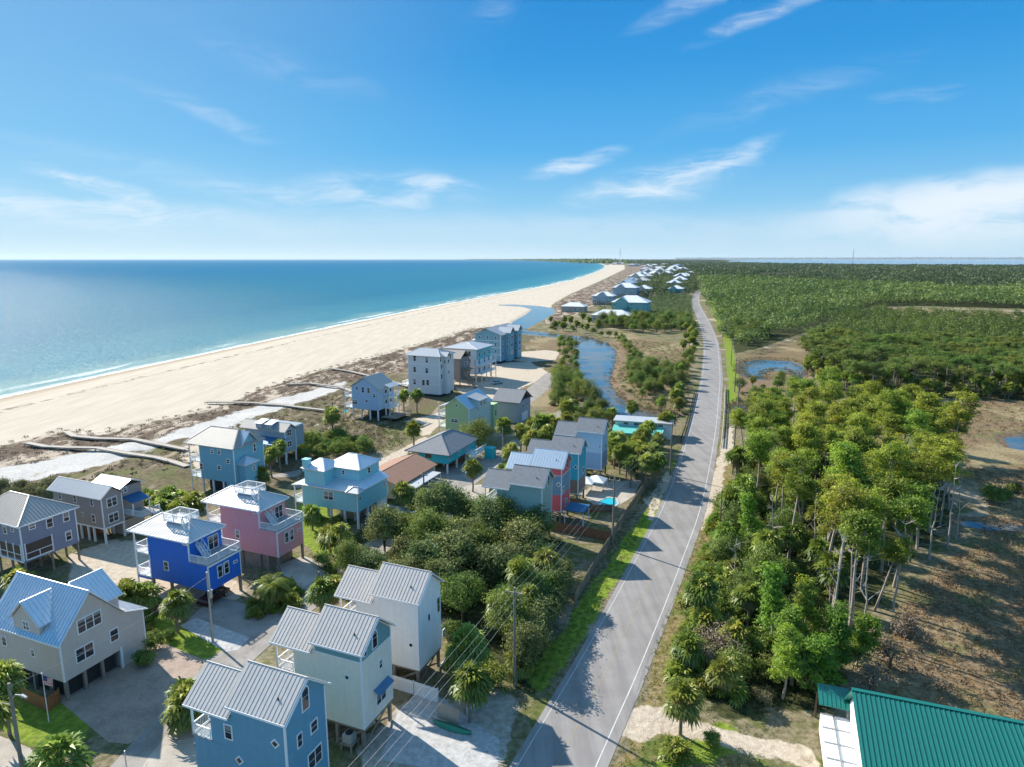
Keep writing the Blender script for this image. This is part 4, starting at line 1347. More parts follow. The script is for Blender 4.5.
hK = House('stilt_house', 'grey house with tan metal roof and blue porch roof, behind the steel blue one', (-53.4, 150.2))
wm = paint('siding_bluegrey', (.27, .36, .43), .6, .06, lap=.2)
mb = MB(); wall_profile(mb, 'x', -12, 0, [(0, 2.9), (3.8, 2.9), (3.8, 8.1), (1.9, 9.3), (0, 8.1)]); hK.part('wall', mb, wm)
hK.part('rear_wing', MB().box(-12, -2, 3.82, 9, 2.9, 8.0), wm)
mb = MB(); gable_roof(mb, 'x', -13.5, .4, -.4, 4.2, 8.05, 9.7, rib=.5, rw=.05, rh=.05)
roof_plane(mb, [(-13, 4.22, 8.1), (-1.6, 4.22, 8.1), (-1.6, 9.4, 7.6), (-13, 9.4, 7.6)], .12)
hK.part('roof', mb, MATS['sand_metal_roof'])
for x in (-7.6, -4.6):
    mb = MB(); mb.prism([(x - .9, -.02, 7.6), (x + .9, -.02, 7.6), (x + .9, -.02, 9.5), (x - .9, -.02, 9.5)], (0, 1.9, 0)); dk = hK.part('dormer', mb, wm)
    mb = MB(); roof_plane(mb, [(x - 1.1, -.35, 9.5), (x + 1.1, -.35, 9.5), (x + 1.1, 2.4, 10.1), (x - 1.1, 2.4, 10.1)], .1); hK.part('roof', mb, M_ROOFGALV, dk)
    hK.win('-y', -.02, x, 8.7, .6, .9, parent=dk)
mb = MB(); roof_plane(mb, [(-7.5, -2.6, 5.4), (.3, -2.6, 5.4), (.3, -.03, 6.5), (-7.5, -.03, 6.5)], .12, .45); hK.part('porch_roof', mb, M_BLUEROOF)
hK.part('porch_floor', MB().box(-7.3, .1, -2.4, -.04, 2.9, 3.1), M_WHITE)
for x in (-7.2, -3.6, 0): MB().box(x - .08, x + .08, -2.4, -2.24, 0, 5.5).build('porch_post', M_WHITE, hK.e)
hK.corners(-12, 0, 0, 3.8, 2.9, 8, 'FR')
hK.winp('+x', 0, *j8(858, 218), 1.6, 1.6, 'twin'); hK.winp('+x', 0, *j8(862, 305), 1.6, 1.5, 'twin')
hK.pilings([(x, y) for x in (-9, -6, -3, -.15) for y in (.15, 3.6)], 2.9, .15, M_WHITE)

# ------------------------------------------------------------------ powder-blue gable house by the dunes
l5 = lambda x, y: (335 + x / 5.12, 315 + y / 5.12)
hL = House('stilt_house', 'powder blue gabled house with white side balconies beside a small pool', (-40.1, 192.9))
wm = paint('siding_powder', (.38, .53, .70), .6, .05, lap=.22)
mb = MB(); wall_profile(mb, 'y', 0, 9, [(-9.2, 3.3), (0, 3.3), (0, 10.1), (-4.6, 13.0), (-9.2, 10.1)]); hL.part('wall', mb, wm)
mb = MB(); gable_roof(mb, 'y', -.4, 9.4, -10.4, .9, 9.7, 13.25, bm=-4.6, rib=.5, rw=.05, rh=.05); hL.part('roof', mb, M_ROOFG)
for z0 in (3.3, 6.6):
    hL.part('balcony', MB().box(.01, 1.9, 3.4, 8.9, z0, z0 + .2), M_WHITE)
    mb = MB(); railing(mb, [(.05, 3.5, z0 + .2), (1.8, 3.5, z0 + .2), (1.8, 8.8, z0 + .2)]); hL.part('railing', mb, M_WHITE)
    hL.part('porch', MB().box(-12.2, -9.21, .3, 8.8, z0, z0 + .2), M_WHITE)
    mb = MB(); railing(mb, [(-9.3, .35, z0 + .2), (-12.1, .35, z0 + .2), (-12.1, 8.7, z0 + .2)]); hL.part('railing', mb, M_WHITE)
for x, y in ((1.8, 3.5), (1.8, 8.8), (-12.1, .4), (-12.1, 8.7)): MB().box(x - .1, x + .1, y - .1, y + .1, 0, 9.8).build('porch_post', M_WHITE, hL.e)
mb = MB(); roof_plane(mb, [(.3, 3.2, 10.7), (.3, 9.2, 10.7), (2.2, 9.2, 9.9), (2.2, 3.2, 9.9)], .12); hL.part('balcony_roof', mb, M_ROOFW)
mb = MB(); roof_plane(mb, [(-9.4, .1, 10.2), (-9.4, 9, 10.2), (-12.6, 9, 9.3), (-12.6, .1, 9.3)], .12); hL.part('porch_roof', mb, M_ROOFW)
for q in ((143, 383), (172, 386)): hL.winp('-y', 0, *l5(*q), 1.1, 1.9, 'double')
hL.winp('-y', 0, *l5(102, 445), 1.9, 1.5, 'twin'); hL.winp('-y', 0, *l5(201, 412), 1, 1.4); hL.winp('-y', 0, *l5(163, 440), 1, 1); hL.winp('-y', 0, *l5(112, 375), .9, 1.2)
for y in (4.4, 7): hL.win('+x', 0, y, 4.9, 1.2, 2, 'door'); hL.win('+x', 0, y, 8.1, 1.2, 2, 'door')
hL.pilings([(x, y) for x in (-9, -6, -3, -.2) for y in (.2, 4.5, 8.8)], 3.3, .18, M_WHITE)
hL.part('lower_deck', MB().box(0.1, 5.5, 1, 10, 1.0, 1.15), M_WOOD)
mb = MB(); railing(mb, [(5.4, 1.1, 1.15), (5.4, 9.9, 1.15)]); hL.part('railing', mb, M_WOOD)
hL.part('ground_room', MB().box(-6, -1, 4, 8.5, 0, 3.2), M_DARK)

# ------------------------------------------------------------------ tall hip-roofed house
hM = House('tall_house', 'tall pale grey four-storey beach house with a white hip roof', (-25.3, 228.0))
wm = paint('siding_palegrey', (.68, .67, .66), .6, .05, lap=.24)
hM.part('wall', MB().box(-12.7, 0, 0, 10.6, .9, 14.5), wm)
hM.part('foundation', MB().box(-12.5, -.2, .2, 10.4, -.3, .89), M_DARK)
mb = MB(); hip_roof(mb, -13.9, .6, -.6, 11.2, 14.5, 16.6, (-10.5, 5.3), (-3.5, 5.3), rib=.6, rw=.05, rh=.05); hM.part('roof', mb, M_ROOFW)
for z0 in (4.3, 7.9, 11.4): MB().box(-12.75, .05, -.05, 0, z0, z0 + .2).build('band_trim', M_TRIM, hM.e)
for q, st in (((408, 222), 'double'), ((470, 230), 'double'), ((408, 278), 'double'), ((470, 284), 'double'), ((408, 341), 'double'), ((453, 346), 'double'), ((475, 346), 'double')): hM.winp('-y', 0, *l5(*q), 1.25, 2.1, st)
for q in ((540, 227), (575, 222), (545, 265), (545, 315), (590, 215), (578, 265)): hM.winp('+x', 0, *l5(*q), 1.2, 1.7)
hM.corners(-12.7, 0, 0, 10.6, .9, 14.4, 'FRL', .25)
bay = hM.part('bay', MB().box(.02, 1.5, 2.5, 5.0, .9, 14.2), wm)
hM.win('-y', 2.5, .75, 12.5, .7, 1.4, parent=bay); hM.win('+x', 1.5, 3.75, 12.5, 1.2, 1.4, parent=bay); hM.win('+x', 1.5, 3.75, 8.7, 1.2, 1.4, parent=bay)
mb = MB(); gable_roof(mb, 'x', -1.5, 1.9, 2.1, 5.4, 14.3, 15.9, rib=0); hM.part('bay_roof', mb, M_ROOFW)
hM.part('seaward_deck', MB().box(-16, -12.71, .5, 10, 3.4, 3.6), M_WHITE)
mb = MB(); railing(mb, [(-12.8, .55, 3.6), (-15.9, .55, 3.6), (-15.9, 9.9, 3.6)]); hM.part('railing', mb, M_WHITE)
for y in (.6, 5, 9.8): MB().box(-15.95, -15.75, y - .1, y + .1, 0, 3.4).build('porch_post', M_WHITE, hM.e)

# ------------------------------------------------------------------ house half hidden behind it, seen with a weathered grey neighbour
hN = House('stilt_house', 'white house with turquoise gables behind the tall pale grey house', (-14.0, 257.0))
wm = paint('siding_offwhite', (.70, .72, .72), .6, .05, lap=.24)
hN.part('wall', MB().box(-14, 0, 0, 15, 3, 13.2), wm)
mb = MB(); hip_roof(mb, -15, .9, -.8, 15.8, 13.2, 15.2, (-7, 6), (-7, 9), rib=0); hN.part('roof', mb, M_ROOFW)
hN.part('painted_storey', MB().box(.001, .06, .3, 14.7, 8.8, 12.9), paint('turquoise_wall', (.10, .46, .52)))
for z0 in (3.2, 6.5):
    hN.part('balcony', MB().box(.07, 2.2, .2, 14.6, z0, z0 + .25), M_WHITE)
    mb = MB(); railing(mb, [(2.1, .3, z0 + .25), (2.1, 14.5, z0 + .25)]); hN.part('railing', mb, M_WHITE)
for y in (.4, 5, 9.8, 14.4): MB().box(1.95, 2.2, y - .12, y + .12, 0, 8.8).build('porch_post', M_WHITE, hN.e)
for y in (2.5, 7.5, 12):
    for z0 in (4.6, 8.0, 10.8): hN.win('+x', .06 if z0 > 8.5 else 0, y, z0, 1.4, 1.9)
for x in (-11, -7, -3):
    for z0 in (5, 8.4, 11.4): hN.win('-y', 0, x, z0, 1.2, 1.8)
hN.pilings([(x, y) for x in (-13, -7, -.3) for y in (.3, 14.5)], 3, .2, M_WHITE)
hN2 = House('stilt_house', 'weathered brown-grey house squeezed between the tall house and the white one', (-19.5, 244.5))
wm = paint('siding_weathered', (.25, .22, .20), .7, .12, lap=.24)
hN2.part('wall', MB().box(-12, 0, 0, 8, 3, 11.5), wm)
mb = MB(); gable_roof(mb, 'x', -12.6, .5, -.5, 8.5, 11.3, 14.0, rib=0); hN2.part('roof', mb, M_SHINGT)
mb = MB(); stairs(mb, (5.5, 2, 0), (.2, 2, 7), 1.2, (0, 1, 0)); hN2.part('stair', mb, M_WOOD)
hN2.part('porch', MB().box(.02, 2.6, 3, 8, 3, 3.2).box(.02, 2.6, 3, 8, 6.8, 7.0), M_WOOD)
for y in (3.1, 7.9): MB().box(2.4, 2.6, y - .1, y + .1, 0, 10).build('porch_post', M_WOOD, hN2.e)
for y in (4.5, 6.5): hN2.win('+x', 0, y, 8.4, 1, 2); hN2.win('+x', 0, y, 4.6, 1, 2)
hN2.pilings([(-11, .3), (-.3, .3), (-.3, 7.6)], 3)

# ------------------------------------------------------------------ big blue four-storey block by the creek
hO = House('apartment_block', 'big four-storey teal-blue beach house with a white roof by the creek', (-5.2, 303.3), -20)
wm = paint('siding_tealblue', (.19, .41, .49), .6, .06, lap=.3)
hO.part('wall', MB().box(-13, 0, 0, 27, 1.2, 13.6), wm)
mb = MB(); gable_roof(mb, 'y', -1.0, 28, -15, 1.0, 13.5, 16.4, bm=-7, rib=.7, rw=.06, rh=.05); hO.part('roof', mb, M_ROOFW)
mb = MB(); mb.prism([(-13, -.01, 13.6), (0, -.01, 13.6), (-6.9, -.01, 16.0)], (0, .3, 0)); hO.part('gable', mb, wm)
for y0 in (6, 17):
    by = hO.part('bay', MB().box(.02, 2.2, y0, y0 + 6, .5, 14.2), wm)
    mb = MB(); gable_roof(mb, 'x', -4, 2.8, y0 - .6, y0 + 6.6, 14.0, 16.6, rib=0); hO.part('roof', mb, M_ROOFW, by)
    for z0 in (4.5, 8, 11.5): hO.win('+x', 2.2, y0 + 3, z0, 2.4, 1.9, 'twin', parent=by); hO.win('-y', y0, 1.2, z0, .9, 1.6, parent=by)
for z0 in (4.2, 7.4, 10.6): MB().box(-13.05, .05, -.06, 0, z0, z0 + .22).build('band_trim', M_TRIM, hO.e)
for x in (-10.5, -6.5, -2.5):
    for z0 in (2.9, 5.9, 9.1, 12.2): hO.win('-y', 0, x, z0, 1.1, 1.5)
for y in (2.5, 14.5, 25):
    for z0 in (4.5, 8, 11.5): hO.win('+x', 0, y, z0, 1.4, 1.8)
hO.corners(-13, 0, 0, 27, 1.2, 13.5, 'FRL', .3)
hO.part('balcony', MB().box(-15, -13.01, .2, 26.8, 4.1, 4.3).box(-15, -13.01, .2, 26.8, 7.3, 7.5).box(-15, -13.01, .2, 26.8, 10.5, 10.7), M_WHITE)
for y in (.4, 9, 18, 26.6): MB().box(-15, -14.75, y - .12, y + .12, 0, 13.5).build('porch_post', M_WHITE, hO.e)
hO.part('foundation', MB().box(-12.6, -.4, .4, 26.6, -.3, 1.19), M_DARK)

# ------------------------------------------------------------------ green gabled house
p7 = lambda x, y: (395 + x / 6.97, 375 + y / 6.97)
hP = House('gabled_house', 'pale green gabled house with a blue metal roof slope and white dormer', (-11.3, 172.2), -24)
wg = paint('siding_green', (.44, .57, .30), .6, .06, lap=.22)
wg2 = paint('siding_palegreen', (.58, .67, .62), .6, .06, lap=.22)
mb = MB(); wall_profile(mb, 'y', 0, 13, [(-7.5, .6), (-.6, .6), (-.6, 8.6), (-4.1, 11.2), (-7.5, 9.0)]); hP.part('wall', mb, wg)
hP.part('road_wall', MB().box(-.59, 0, .01, 13, .6, 8.55), wg2)
mb = MB(); gable_roof(mb, 'y', -.4, 13.4, -7.9, .3, 8.5, 11.5, bm=-4.1, rib=.5, rw=.06, rh=.05)
roof_plane(mb, [(-7.95, .2, 8.9), (-7.95, 13, 8.9), (-10.2, 13, 8.3), (-10.2, .2, 8.3)], .12)
hP.part('roof', mb, M_ROOFGALV)
dp = hP.part('dormer', MB().box(-2.5, .25, 4.6, 9.8, 7.5, 10.2), wg2)
mb = MB(); roof_plane(mb, [(-3.4, 4.2, 11.0), (-3.4, 10.2, 11.0), (.9, 10.2, 10.0), (.9, 4.2, 10.0)], .14, .5); hP.part('roof', mb, M_ROOFW, dp)
hP.win('+x', .25, 6.2, 9.0, .9, 1.4, parent=dp); hP.win('+x', .25, 8.4, 9.0, .9, 1.4, parent=dp)
for z0 in (2.6, 5.9):
    hP.part('porch', MB().box(-9.8, -7.51, .2, 12.8, z0, z0 + .2), M_WHITE)
    mb = MB(); railing(mb, [(-7.6, .25, z0 + .2), (-9.7, .25, z0 + .2), (-9.7, 12.7, z0 + .2)]); hP.part('railing', mb, M_WHITE)
for y in (.3, 6.5, 12.7): MB().box(-9.8, -9.62, y - .09, y + .09, 0, 8.4).build('porch_post', M_WHITE, hP.e)
hP.winp('-y', 0, *p7(428, 212), .9, .9, 'diamond'); hP.winp('-y', 0, *p7(415, 317), 2.2, 1.2, 'twin')
hP.part('foundation', MB().box(-7.4, -.1, .1, 12.9, -.3, .59), M_CONC)
hP.part('rear_wing', MB().box(-7, .8, 13.01, 16, .2, 7.2), wg)
hP.win('+x', .8, 14.4, 4.6, 1, 2)
mb = MB(); mb.bar((-7.7, -.42, 8.9), (-4.1, -.42, 11.4), .05, .2, (0, 1, 0)); mb.bar((.2, -.42, 8.4), (-4.1, -.42, 11.4), .05, .2, (0, 1, 0)); hP.part('fascia', mb, M_TRIM)

hQ = House('garage_house', 'low grey house with a dark shingle hip roof beside the pale green house', (2.0, 190.5), -24)
hQ.part('wall', MB().box(-8, 0, 0, 9, 0, 6.4), paint('siding_grey', (.33, .37, .42), .6, .06, lap=.2))
mb = MB(); gable_roof(mb, 'x', -8.6, .6, -.6, 9.6, 6.3, 9.4, rib=0); hQ.part('roof', mb, M_SHING)
hQ.win('+x', 0, 3, 4.8, 1.2, 1.2); hQ.win('+x', 0, 6, 4.8, 1.2, 1.2); hQ.part('garage_door', MB().box(.001, .06, 2.2, 6.8, .05, 2.7), M_WHITE)

# ------------------------------------------------------------------ turquoise ranch on stilts and the brown-roofed cottage
hR = House('stilt_house', 'turquoise ranch house on white stilts with a wide grey shingle hip roof', (-14.1, 142.9))
wm = paint('siding_turquoise', (.015, .50, .57), .55, .05, lap=.2)
hR.part('wall', MB().box(-8.1, -.5, .2, 15.3, 2.4, 4.75), wm)
mb = MB(); hip_roof(mb, -11.3, .3, -.6, 16.0, 4.7, 7.7, (-5.0, 5.5), (-5.0, 10.5), rib=0, th=.2); hR.part('roof', mb, M_SHING)
hR.part('porch_floor', MB().box(-10.8, -8.11, .2, 15.3, 2.3, 2.5), M_WOODB)
hR.part('porch_wall', MB().box(-8.16, -8.105, .5, 15, 2.5, 4.7), M_WOODB)
for y in (.4, 5, 10, 15): MB().box(-10.8, -10.6, y - .1, y + .1, 0, 4.7).build('porch_post', M_WHITE, hR.e)
mb = MB(); railing(mb, [(-8.2, .3, 2.5), (-10.7, .3, 2.5), (-10.7, 15.2, 2.5)]); hR.part('railing', mb, M_WOOD)
hR.winp('-y', .2, *p7(233, 565), 1.6, .9, 'plain', frame=M_WOODB)
for q in ((382, 577), (450, 545), (490, 522), (515, 512)): hR.winp('+x', -.5, *p7(*q), .9, 1.1)
hR.part('deck', MB().box(-.48, 2.2, 9, 15.5, 2.2, 2.4), M_WHITE)
mb = MB(); railing(mb, [(2.1, 9.1, 2.4), (2.1, 15.4, 2.4)]); railing(mb, [(2.1, 9.1, 2.4), (-.4, 9.1, 2.4)]); hR.part('railing', mb, M_WHITE)
hR.part('stair_block', MB().box(2.25, 4.4, 14.2, 16.2, 0, 2.8), wm)
mb = MB(); stairs(mb, (2.0, 3.0, 0), (2.0, 9.0, 2.3), 1.1, (1, 0, 0)); hR.part('stair', mb, M_WHITE)
hR.pilings([(x, y) for x in (-7.8, -4.2, -.8) for y in (.5, 5.2, 10, 14.8)], 2.4, .16, M_WHITE)
hR.part('ground_screen', MB().box(-7, -2, 6, 14, 0, 2.3), M_WOODB)
mb = MB()
mb.prism([(-8.5, 2.2, 5.86), (-6.0, 2.2, 5.86), (-6.0, 3.4, 6.35)], (0, 0, .12)); hR.part('roof_patch', mb, M_DARK)

hS = House('cottage', 'low beige cottage with a brown shingle roof and fenced yard', (-23.0, 127.0))
wm = paint('siding_beige', (.45, .38, .27), .65, .06, lap=.2)
mb = MB(); wall_profile(mb, 'y', 0, 15, [(-10, 0.1), (0, .1), (0, 3.2), (-5, 4.6), (-10, 3.2)]); hS.part('wall', mb, wm)
mb = MB(); gable_roof(mb, 'y', -.5, 15.5, -10.6, .7, 3.1, 4.9, bm=-5, rib=0); hS.part('roof', mb, M_SHINGB)
for y in (3, 7, 11): hS.win('+x', 0, y, 1.9, 1.1, 1.2)
hS.win('-y', 0, -3, 1.9, 1.4, 1.2)
hS.part('porch_roof', MB().box(.72, 3.4, 1, 12, 2.5, 2.62), M_ROOFW)
for y in (1.2, 6.5, 11.8): MB().box(3.2, 3.34, y - .07, y + .07, 0, 2.5).build('porch_post', M_WHITE, hS.e)

# ------------------------------------------------------------------ green-roofed building, bottom right
hV = House('barn', 'white building with a ribbed green metal roof, bottom right corner', (32.9, 57.3), -20, 'building')
M_RG = paint('green_metal_roof', (.014, .165, .135), .42, .06, metal=.2)
mb = MB()
roof_plane(mb, [(0, 0, 7.05), (32, 0, 7.05), (32, -12, 4.3), (0, -12, 4.3)], .16, .41, rw=.07, rh=.08)
roof_plane(mb, [(0, .004, 7.05), (32, .004, 7.05), (32, 4.6, 2.6), (0, 4.6, 2.6)], .16, .41, rw=.07, rh=.08)
mb.bar((-.02, 0, 7.1), (32, 0, 7.1), .45, .1)
hV.part('roof', mb, M_RG)
mb = MB(); wall_profile(mb, 'x', .5, 31.5, [(-11.5, 0), (4.3, 0), (4.3, 2.5), (0, 6.8), (-11.5, 4.2)]); hV.part('wall', mb, M_WHITE)
pv = hV.part('porch_roof', MB(), M_RG)
bpy.data.objects.remove(pv)
mb = MB(); roof_plane(mb, [(-2.4, 2.4, 3.2), (-2.4, 5.0, 3.9), (.6, 5.0, 3.9), (.6, 2.4, 3.2)], .1, .41); hV.part('porch_roof', mb, M_RG)
mb = MB(); roof_plane(mb, [(-2.4, -6.5, 3.0), (-2.4, -9.5, 2.6), (.6, -9.5, 2.6), (.6, -6.5, 3.0)], .1, .41); hV.part('porch_roof', mb, M_RG)
hV.part('porch_deck', MB().box(-2.2, .5, -6.5, 2.4, .3, 2.2), M_WHITE)
mb = MB()
for y in (-6.4, -4.2, -2, .2, 2.3): mb.box(-2.22, .4, y - .05, y + .05, 2.2, 2.3)
mb.box(-1.1, -.95, -6.5, 2.4, 2.3, 2.36)
hV.part('deck_beam', mb, M_STEEL)
for y in (-9.3, 4.8): MB().box(-2.45, -2.28, y - .1, y + .1, 0, 3.0).build('porch_post', M_WOODB, hV.e)
hV.part('gable_trim', MB().box(.3, .52, -.3, .3, 5.6, 6.8), M_WHITE)

# ------------------------------------------------------------------ long low building by the creek
hU = House('motel', 'long low white flat-roofed building with a turquoise lean-to by the creek', tuple(W(614, 437)[:2]), -16, 'building')
hU.part('wall', MB().box(0, 15, 1.5, 7, 0, 4.2), M_WHITE)
hU.part('roof', MB().box(-.5, 15.6, 1.0, 7.5, 4.2, 4.5), M_ROOFW)
mb = MB(); roof_plane(mb, [(-.3, 1.45, 3.2), (13.5, 1.45, 3.2), (12.8, -3.2, 2.2), (-.3, -3.2, 2.2)], .12, .6); hU.part('lean_to', mb, paint('turquoise_roof', (.16, .55, .47), .5, .05))
hU.part('lower_wall', MB().box(0, 12.5, -2.6, 1.49, 0, 2.1), paint('turquoise_wall2', (.2, .5, .5)))
for x in (6.5, 11.5): hU.win('-y', 1.5, x, 3.7, 3.0, .85, 'twin')
hU.win('-y', 1.5, 3, 3.7, 1.5, .8)


# ================================================================== VEGETATION
def leaf_quads(C_, size, rg, flat=.0, aspect=.6, out_from=None):
    """little rhombic leaf sprays at the points C_; flat pulls their normals upwards"""
    n = len(C_)
    N = rg.normal(size=(n, 3))
    N /= np.linalg.norm(N, axis=1)[:, None]
    if out_from is not None:
        o = C_ - out_from
        o /= np.linalg.norm(o, axis=1)[:, None] + 1e-6
        N = N * .75 + o * .8
    N[:, 2] = N[:, 2] * (1 - flat) + flat * np.abs(rg.normal(.8, .3, n))
    N /= np.linalg.norm(N, axis=1)[:, None] + 1e-9
    A = np.cross(N, rg.normal(size=(n, 3)))
    A /= np.linalg.norm(A, axis=1)[:, None] + 1e-9
    B_2 = np.cross(N, A)
    s = rg.uniform(size[0], size[1], n)[:, None]
    V = np.stack([C_ - A * s, C_ - B_2 * s * aspect, C_ + A * s, C_ + B_2 * s * aspect], 1).reshape(-1, 3)
    return V, np.arange(4 * n).reshape(-1, 4)


class Plant:
    """collects quads with a tint and a material slot each"""

    def __init__(s): s.V, s.F, s.t, s.m, s.n = [], [], [], [], 0

    def add(s, V, F_, tint, mi=0):
        s.V.append(np.asarray(V, float)); s.F.append(np.asarray(F_) + s.n); s.n += len(V)
        k = len(F_)
        s.t.append(np.full(k, tint) if np.isscalar(tint) else np.asarray(tint)); s.m.append(np.full(k, mi))

    def tube(s, pts, r0, r1, mi=0, n=6, tint=.5):
        pts = np.asarray(pts, float)
        V = []
        for i, p in enumerate(pts):
            d = pts[min(i + 1, len(pts) - 1)] - pts[max(i - 1, 0)]
            d /= np.linalg.norm(d) + 1e-9
            a = np.array((0, 0, 1.)) if abs(d[2]) < .9 else np.array((1., 0, 0))
            x = np.cross(d, a); x /= np.linalg.norm(x); y = np.cross(d, x)
            r = r0 + (r1 - r0) * i / (len(pts) - 1)
            V += [p + (x * math.cos(2 * math.pi * k / n) + y * math.sin(2 * math.pi * k / n)) * r for k in range(n)]
        F_ = [(i * n + k, i * n + (k + 1) % n, (i + 1) * n + (k + 1) % n, (i + 1) * n + k) for i in range(len(pts) - 1) for k in range(n)]
        s.add(V, F_, tint, mi)

    def mesh(s, name, mats):
        return np_mesh(name, np.concatenate(s.V), np.concatenate(s.F), mats, np.concatenate(s.m), np.concatenate(s.t))


L_PINE = leaf('pine_needles', (.085, .140, .017), (.36, .41, .036), (.45, .45, .06), .46)
L_PINE2 = leaf('wood_pine_needles', (.065, .115, .020), (.20, .255, .036), (.27, .29, .06), .38)
L_PINEB = leaf('young_pine_needles', (.085, .16, .016), (.25, .36, .030), None, .42)
L_PALM = leaf('palm_fronds', (.080, .125, .022), (.26, .31, .050), (.40, .38, .12), .36, .4)
L_DEADF = leaf('dead_fronds', (.20, .145, .075), (.38, .29, .16), None, .2)
L_OAK = leaf('oak_leaves', (.090, .120, .034), (.255, .275, .085), (.31, .31, .11), .3)
L_BUSH = leaf('bush_leaves', (.075, .120, .022), (.225, .28, .046), (.29, .30, .08), .38)
L_BROWN = leaf('bare_brush', (.16, .125, .085), (.30, .25, .17), None, .2)
L_OLIVE = leaf('olive_brush', (.115, .115, .045), (.25, .23, .10), None, .25)
M_BARK = paint('pine_bark', (.36, .30, .25), .9, .3)
M_PALMB = paint('palm_trunk', (.24, .20, .16), .9, .25)
M_SNAG = paint('dead_wood', (.40, .36, .32), .85, .2)
M_OAKB = paint('oak_bark', (.16, .13, .10), .9, .25)


def make_pine(h, seed, wide=1.0, young=False, mat=None):
    rg = np.random.default_rng(seed)
    tr, cr = Plant(), Plant()
    lean = rg.normal(0, .06, 2)
    zs = np.linspace(0, h * .96, 7)
    bend = rg.normal(0, .12, (7, 2)).cumsum(0) * .5
    P_ = np.c_[zs * lean[0] + bend[:, 0], zs * lean[1] + bend[:, 1], zs]
    tr.tube(P_, .06 + h * .0125, .05)

    def at(z): return np.array([np.interp(z, zs, P_[:, 0]), np.interp(z, zs, P_[:, 1]), z])
    low = .66 if not young else .22
    nb = 27 if not young else 30
    for i in range(nb):
        f = rg.uniform(0, 1) ** .8
        z = h * (low + (1 - low) * f * .97)
        prof = (math.sin(math.pi * min(1, .18 + .82 * f)) ** .6 * .75 + .3) if not young else (1.15 - .9 * f)
        ln = prof * (3.1 if not young else 2.2) * wide * rg.uniform(.6, 1.2)
        a = rg.uniform(0, 2 * math.pi)
        up = rg.uniform(.1, .55)
        d = np.array([math.cos(a), math.sin(a), up])
        p0 = at(z)
        p1 = p0 + d * ln
        tr.tube([p0, p0 + d * ln * .5 + (0, 0, -.1), p1], .055, .02, n=4)
        for q in range(4):
            cc = p0 + d * ln * rg.uniform(.45, 1.08) + rg.normal(0, .38, 3)
            r = rg.uniform(.55, 1.0) * (1 if not young else .8)
            k = int(64 * r) + 18
            pts = cc + rg.normal(0, 1, (k, 3)) * r * (.56, .56, .24)
            V, F_ = leaf_quads(pts, (.11, .24), rg, .35, .40, cc - (0, 0, r))
            tone = rg.uniform(.1, .8)
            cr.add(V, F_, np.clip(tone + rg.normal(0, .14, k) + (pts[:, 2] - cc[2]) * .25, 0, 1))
    if not young:
        for i in range(5):                                          # dead stubs below the crown
            z = h * rg.uniform(.3, low); a = rg.uniform(0, 6.28); ln = rg.uniform(.6, 1.9)
            tr.tube([at(z), at(z) + np.array([math.cos(a), math.sin(a), .25]) * ln], .04, .015, n=4)
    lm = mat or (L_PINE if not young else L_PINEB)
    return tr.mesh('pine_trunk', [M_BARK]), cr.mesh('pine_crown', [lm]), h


def make_snag(h, seed):
    rg = np.random.default_rng(seed)
    tr, br = Plant(), Plant()
    zs = np.linspace(0, h, 8)
    bend = rg.normal(0, .09, (8, 2)).cumsum(0) + np.linspace(0, 1, 8)[:, None] * rg.normal(0, .7, 2)
    P_ = np.c_[bend, zs]
    tr.tube(P_, .04 + h * .010, .03)
    for i in range(10):
        k = rg.integers(3, 8)
        a = rg.uniform(0, 6.28); ln = rg.uniform(.8, 2.8) * (1.2 - k / 10)
        d = np.array([math.cos(a), math.sin(a), rg.uniform(.1, .8)])
        m_ = P_[k] + d * ln * .5 + rg.normal(0, .1, 3)
        e = P_[k] + d * ln + (0, 0, rg.uniform(-.2, .6))
        br.tube([P_[k], m_, e], .07, .02, n=4)
        for j in range(3):
            br.tube([m_, m_ + rg.normal(0, .5, 3) + (0, 0, .2)], .025, .01, n=4)
    return tr.mesh('snag_trunk', [M_SNAG]), br.mesh('snag_limbs', [M_SNAG]), h


def fan(pl, hub, d, r, rg, mi, tint, droop):
    """one fan frond: nine blades spread in the plane of the frond"""
    d = d / np.linalg.norm(d)
    side = np.cross(d, (0, 0, 1.)); side /= np.linalg.norm(side) + 1e-9
    V, F_ = [], []
    nb = 10
    for k in range(nb):
        a = math.radians(-100 + 200 * k / (nb - 1))
        dr = d * math.cos(a) + side * math.sin(a)
        rr_ = r * (1 - .25 * abs(a) / 1.75) * rg.uniform(.9, 1.1)
        up = np.cross(side, d)
        wv_ = np.cross(dr, up); wv_ /= np.linalg.norm(wv_) + 1e-9
        mid = hub + dr * rr_ * .6 + up * .10 * r * (1 if k % 2 else -1)
        tip = hub + dr * rr_ + np.array((0, 0, -droop * r * rg.uniform(.6, 1.2)))
        b_ = len(V)
        V += [hub, mid + wv_ * r * .11, tip, mid - wv_ * r * .11]
        F_.append((b_, b_ + 1, b_ + 2, b_ + 3))
    pl.add(V, F_, np.clip(tint + rg.normal(0, .06, nb), 0, 1), mi)


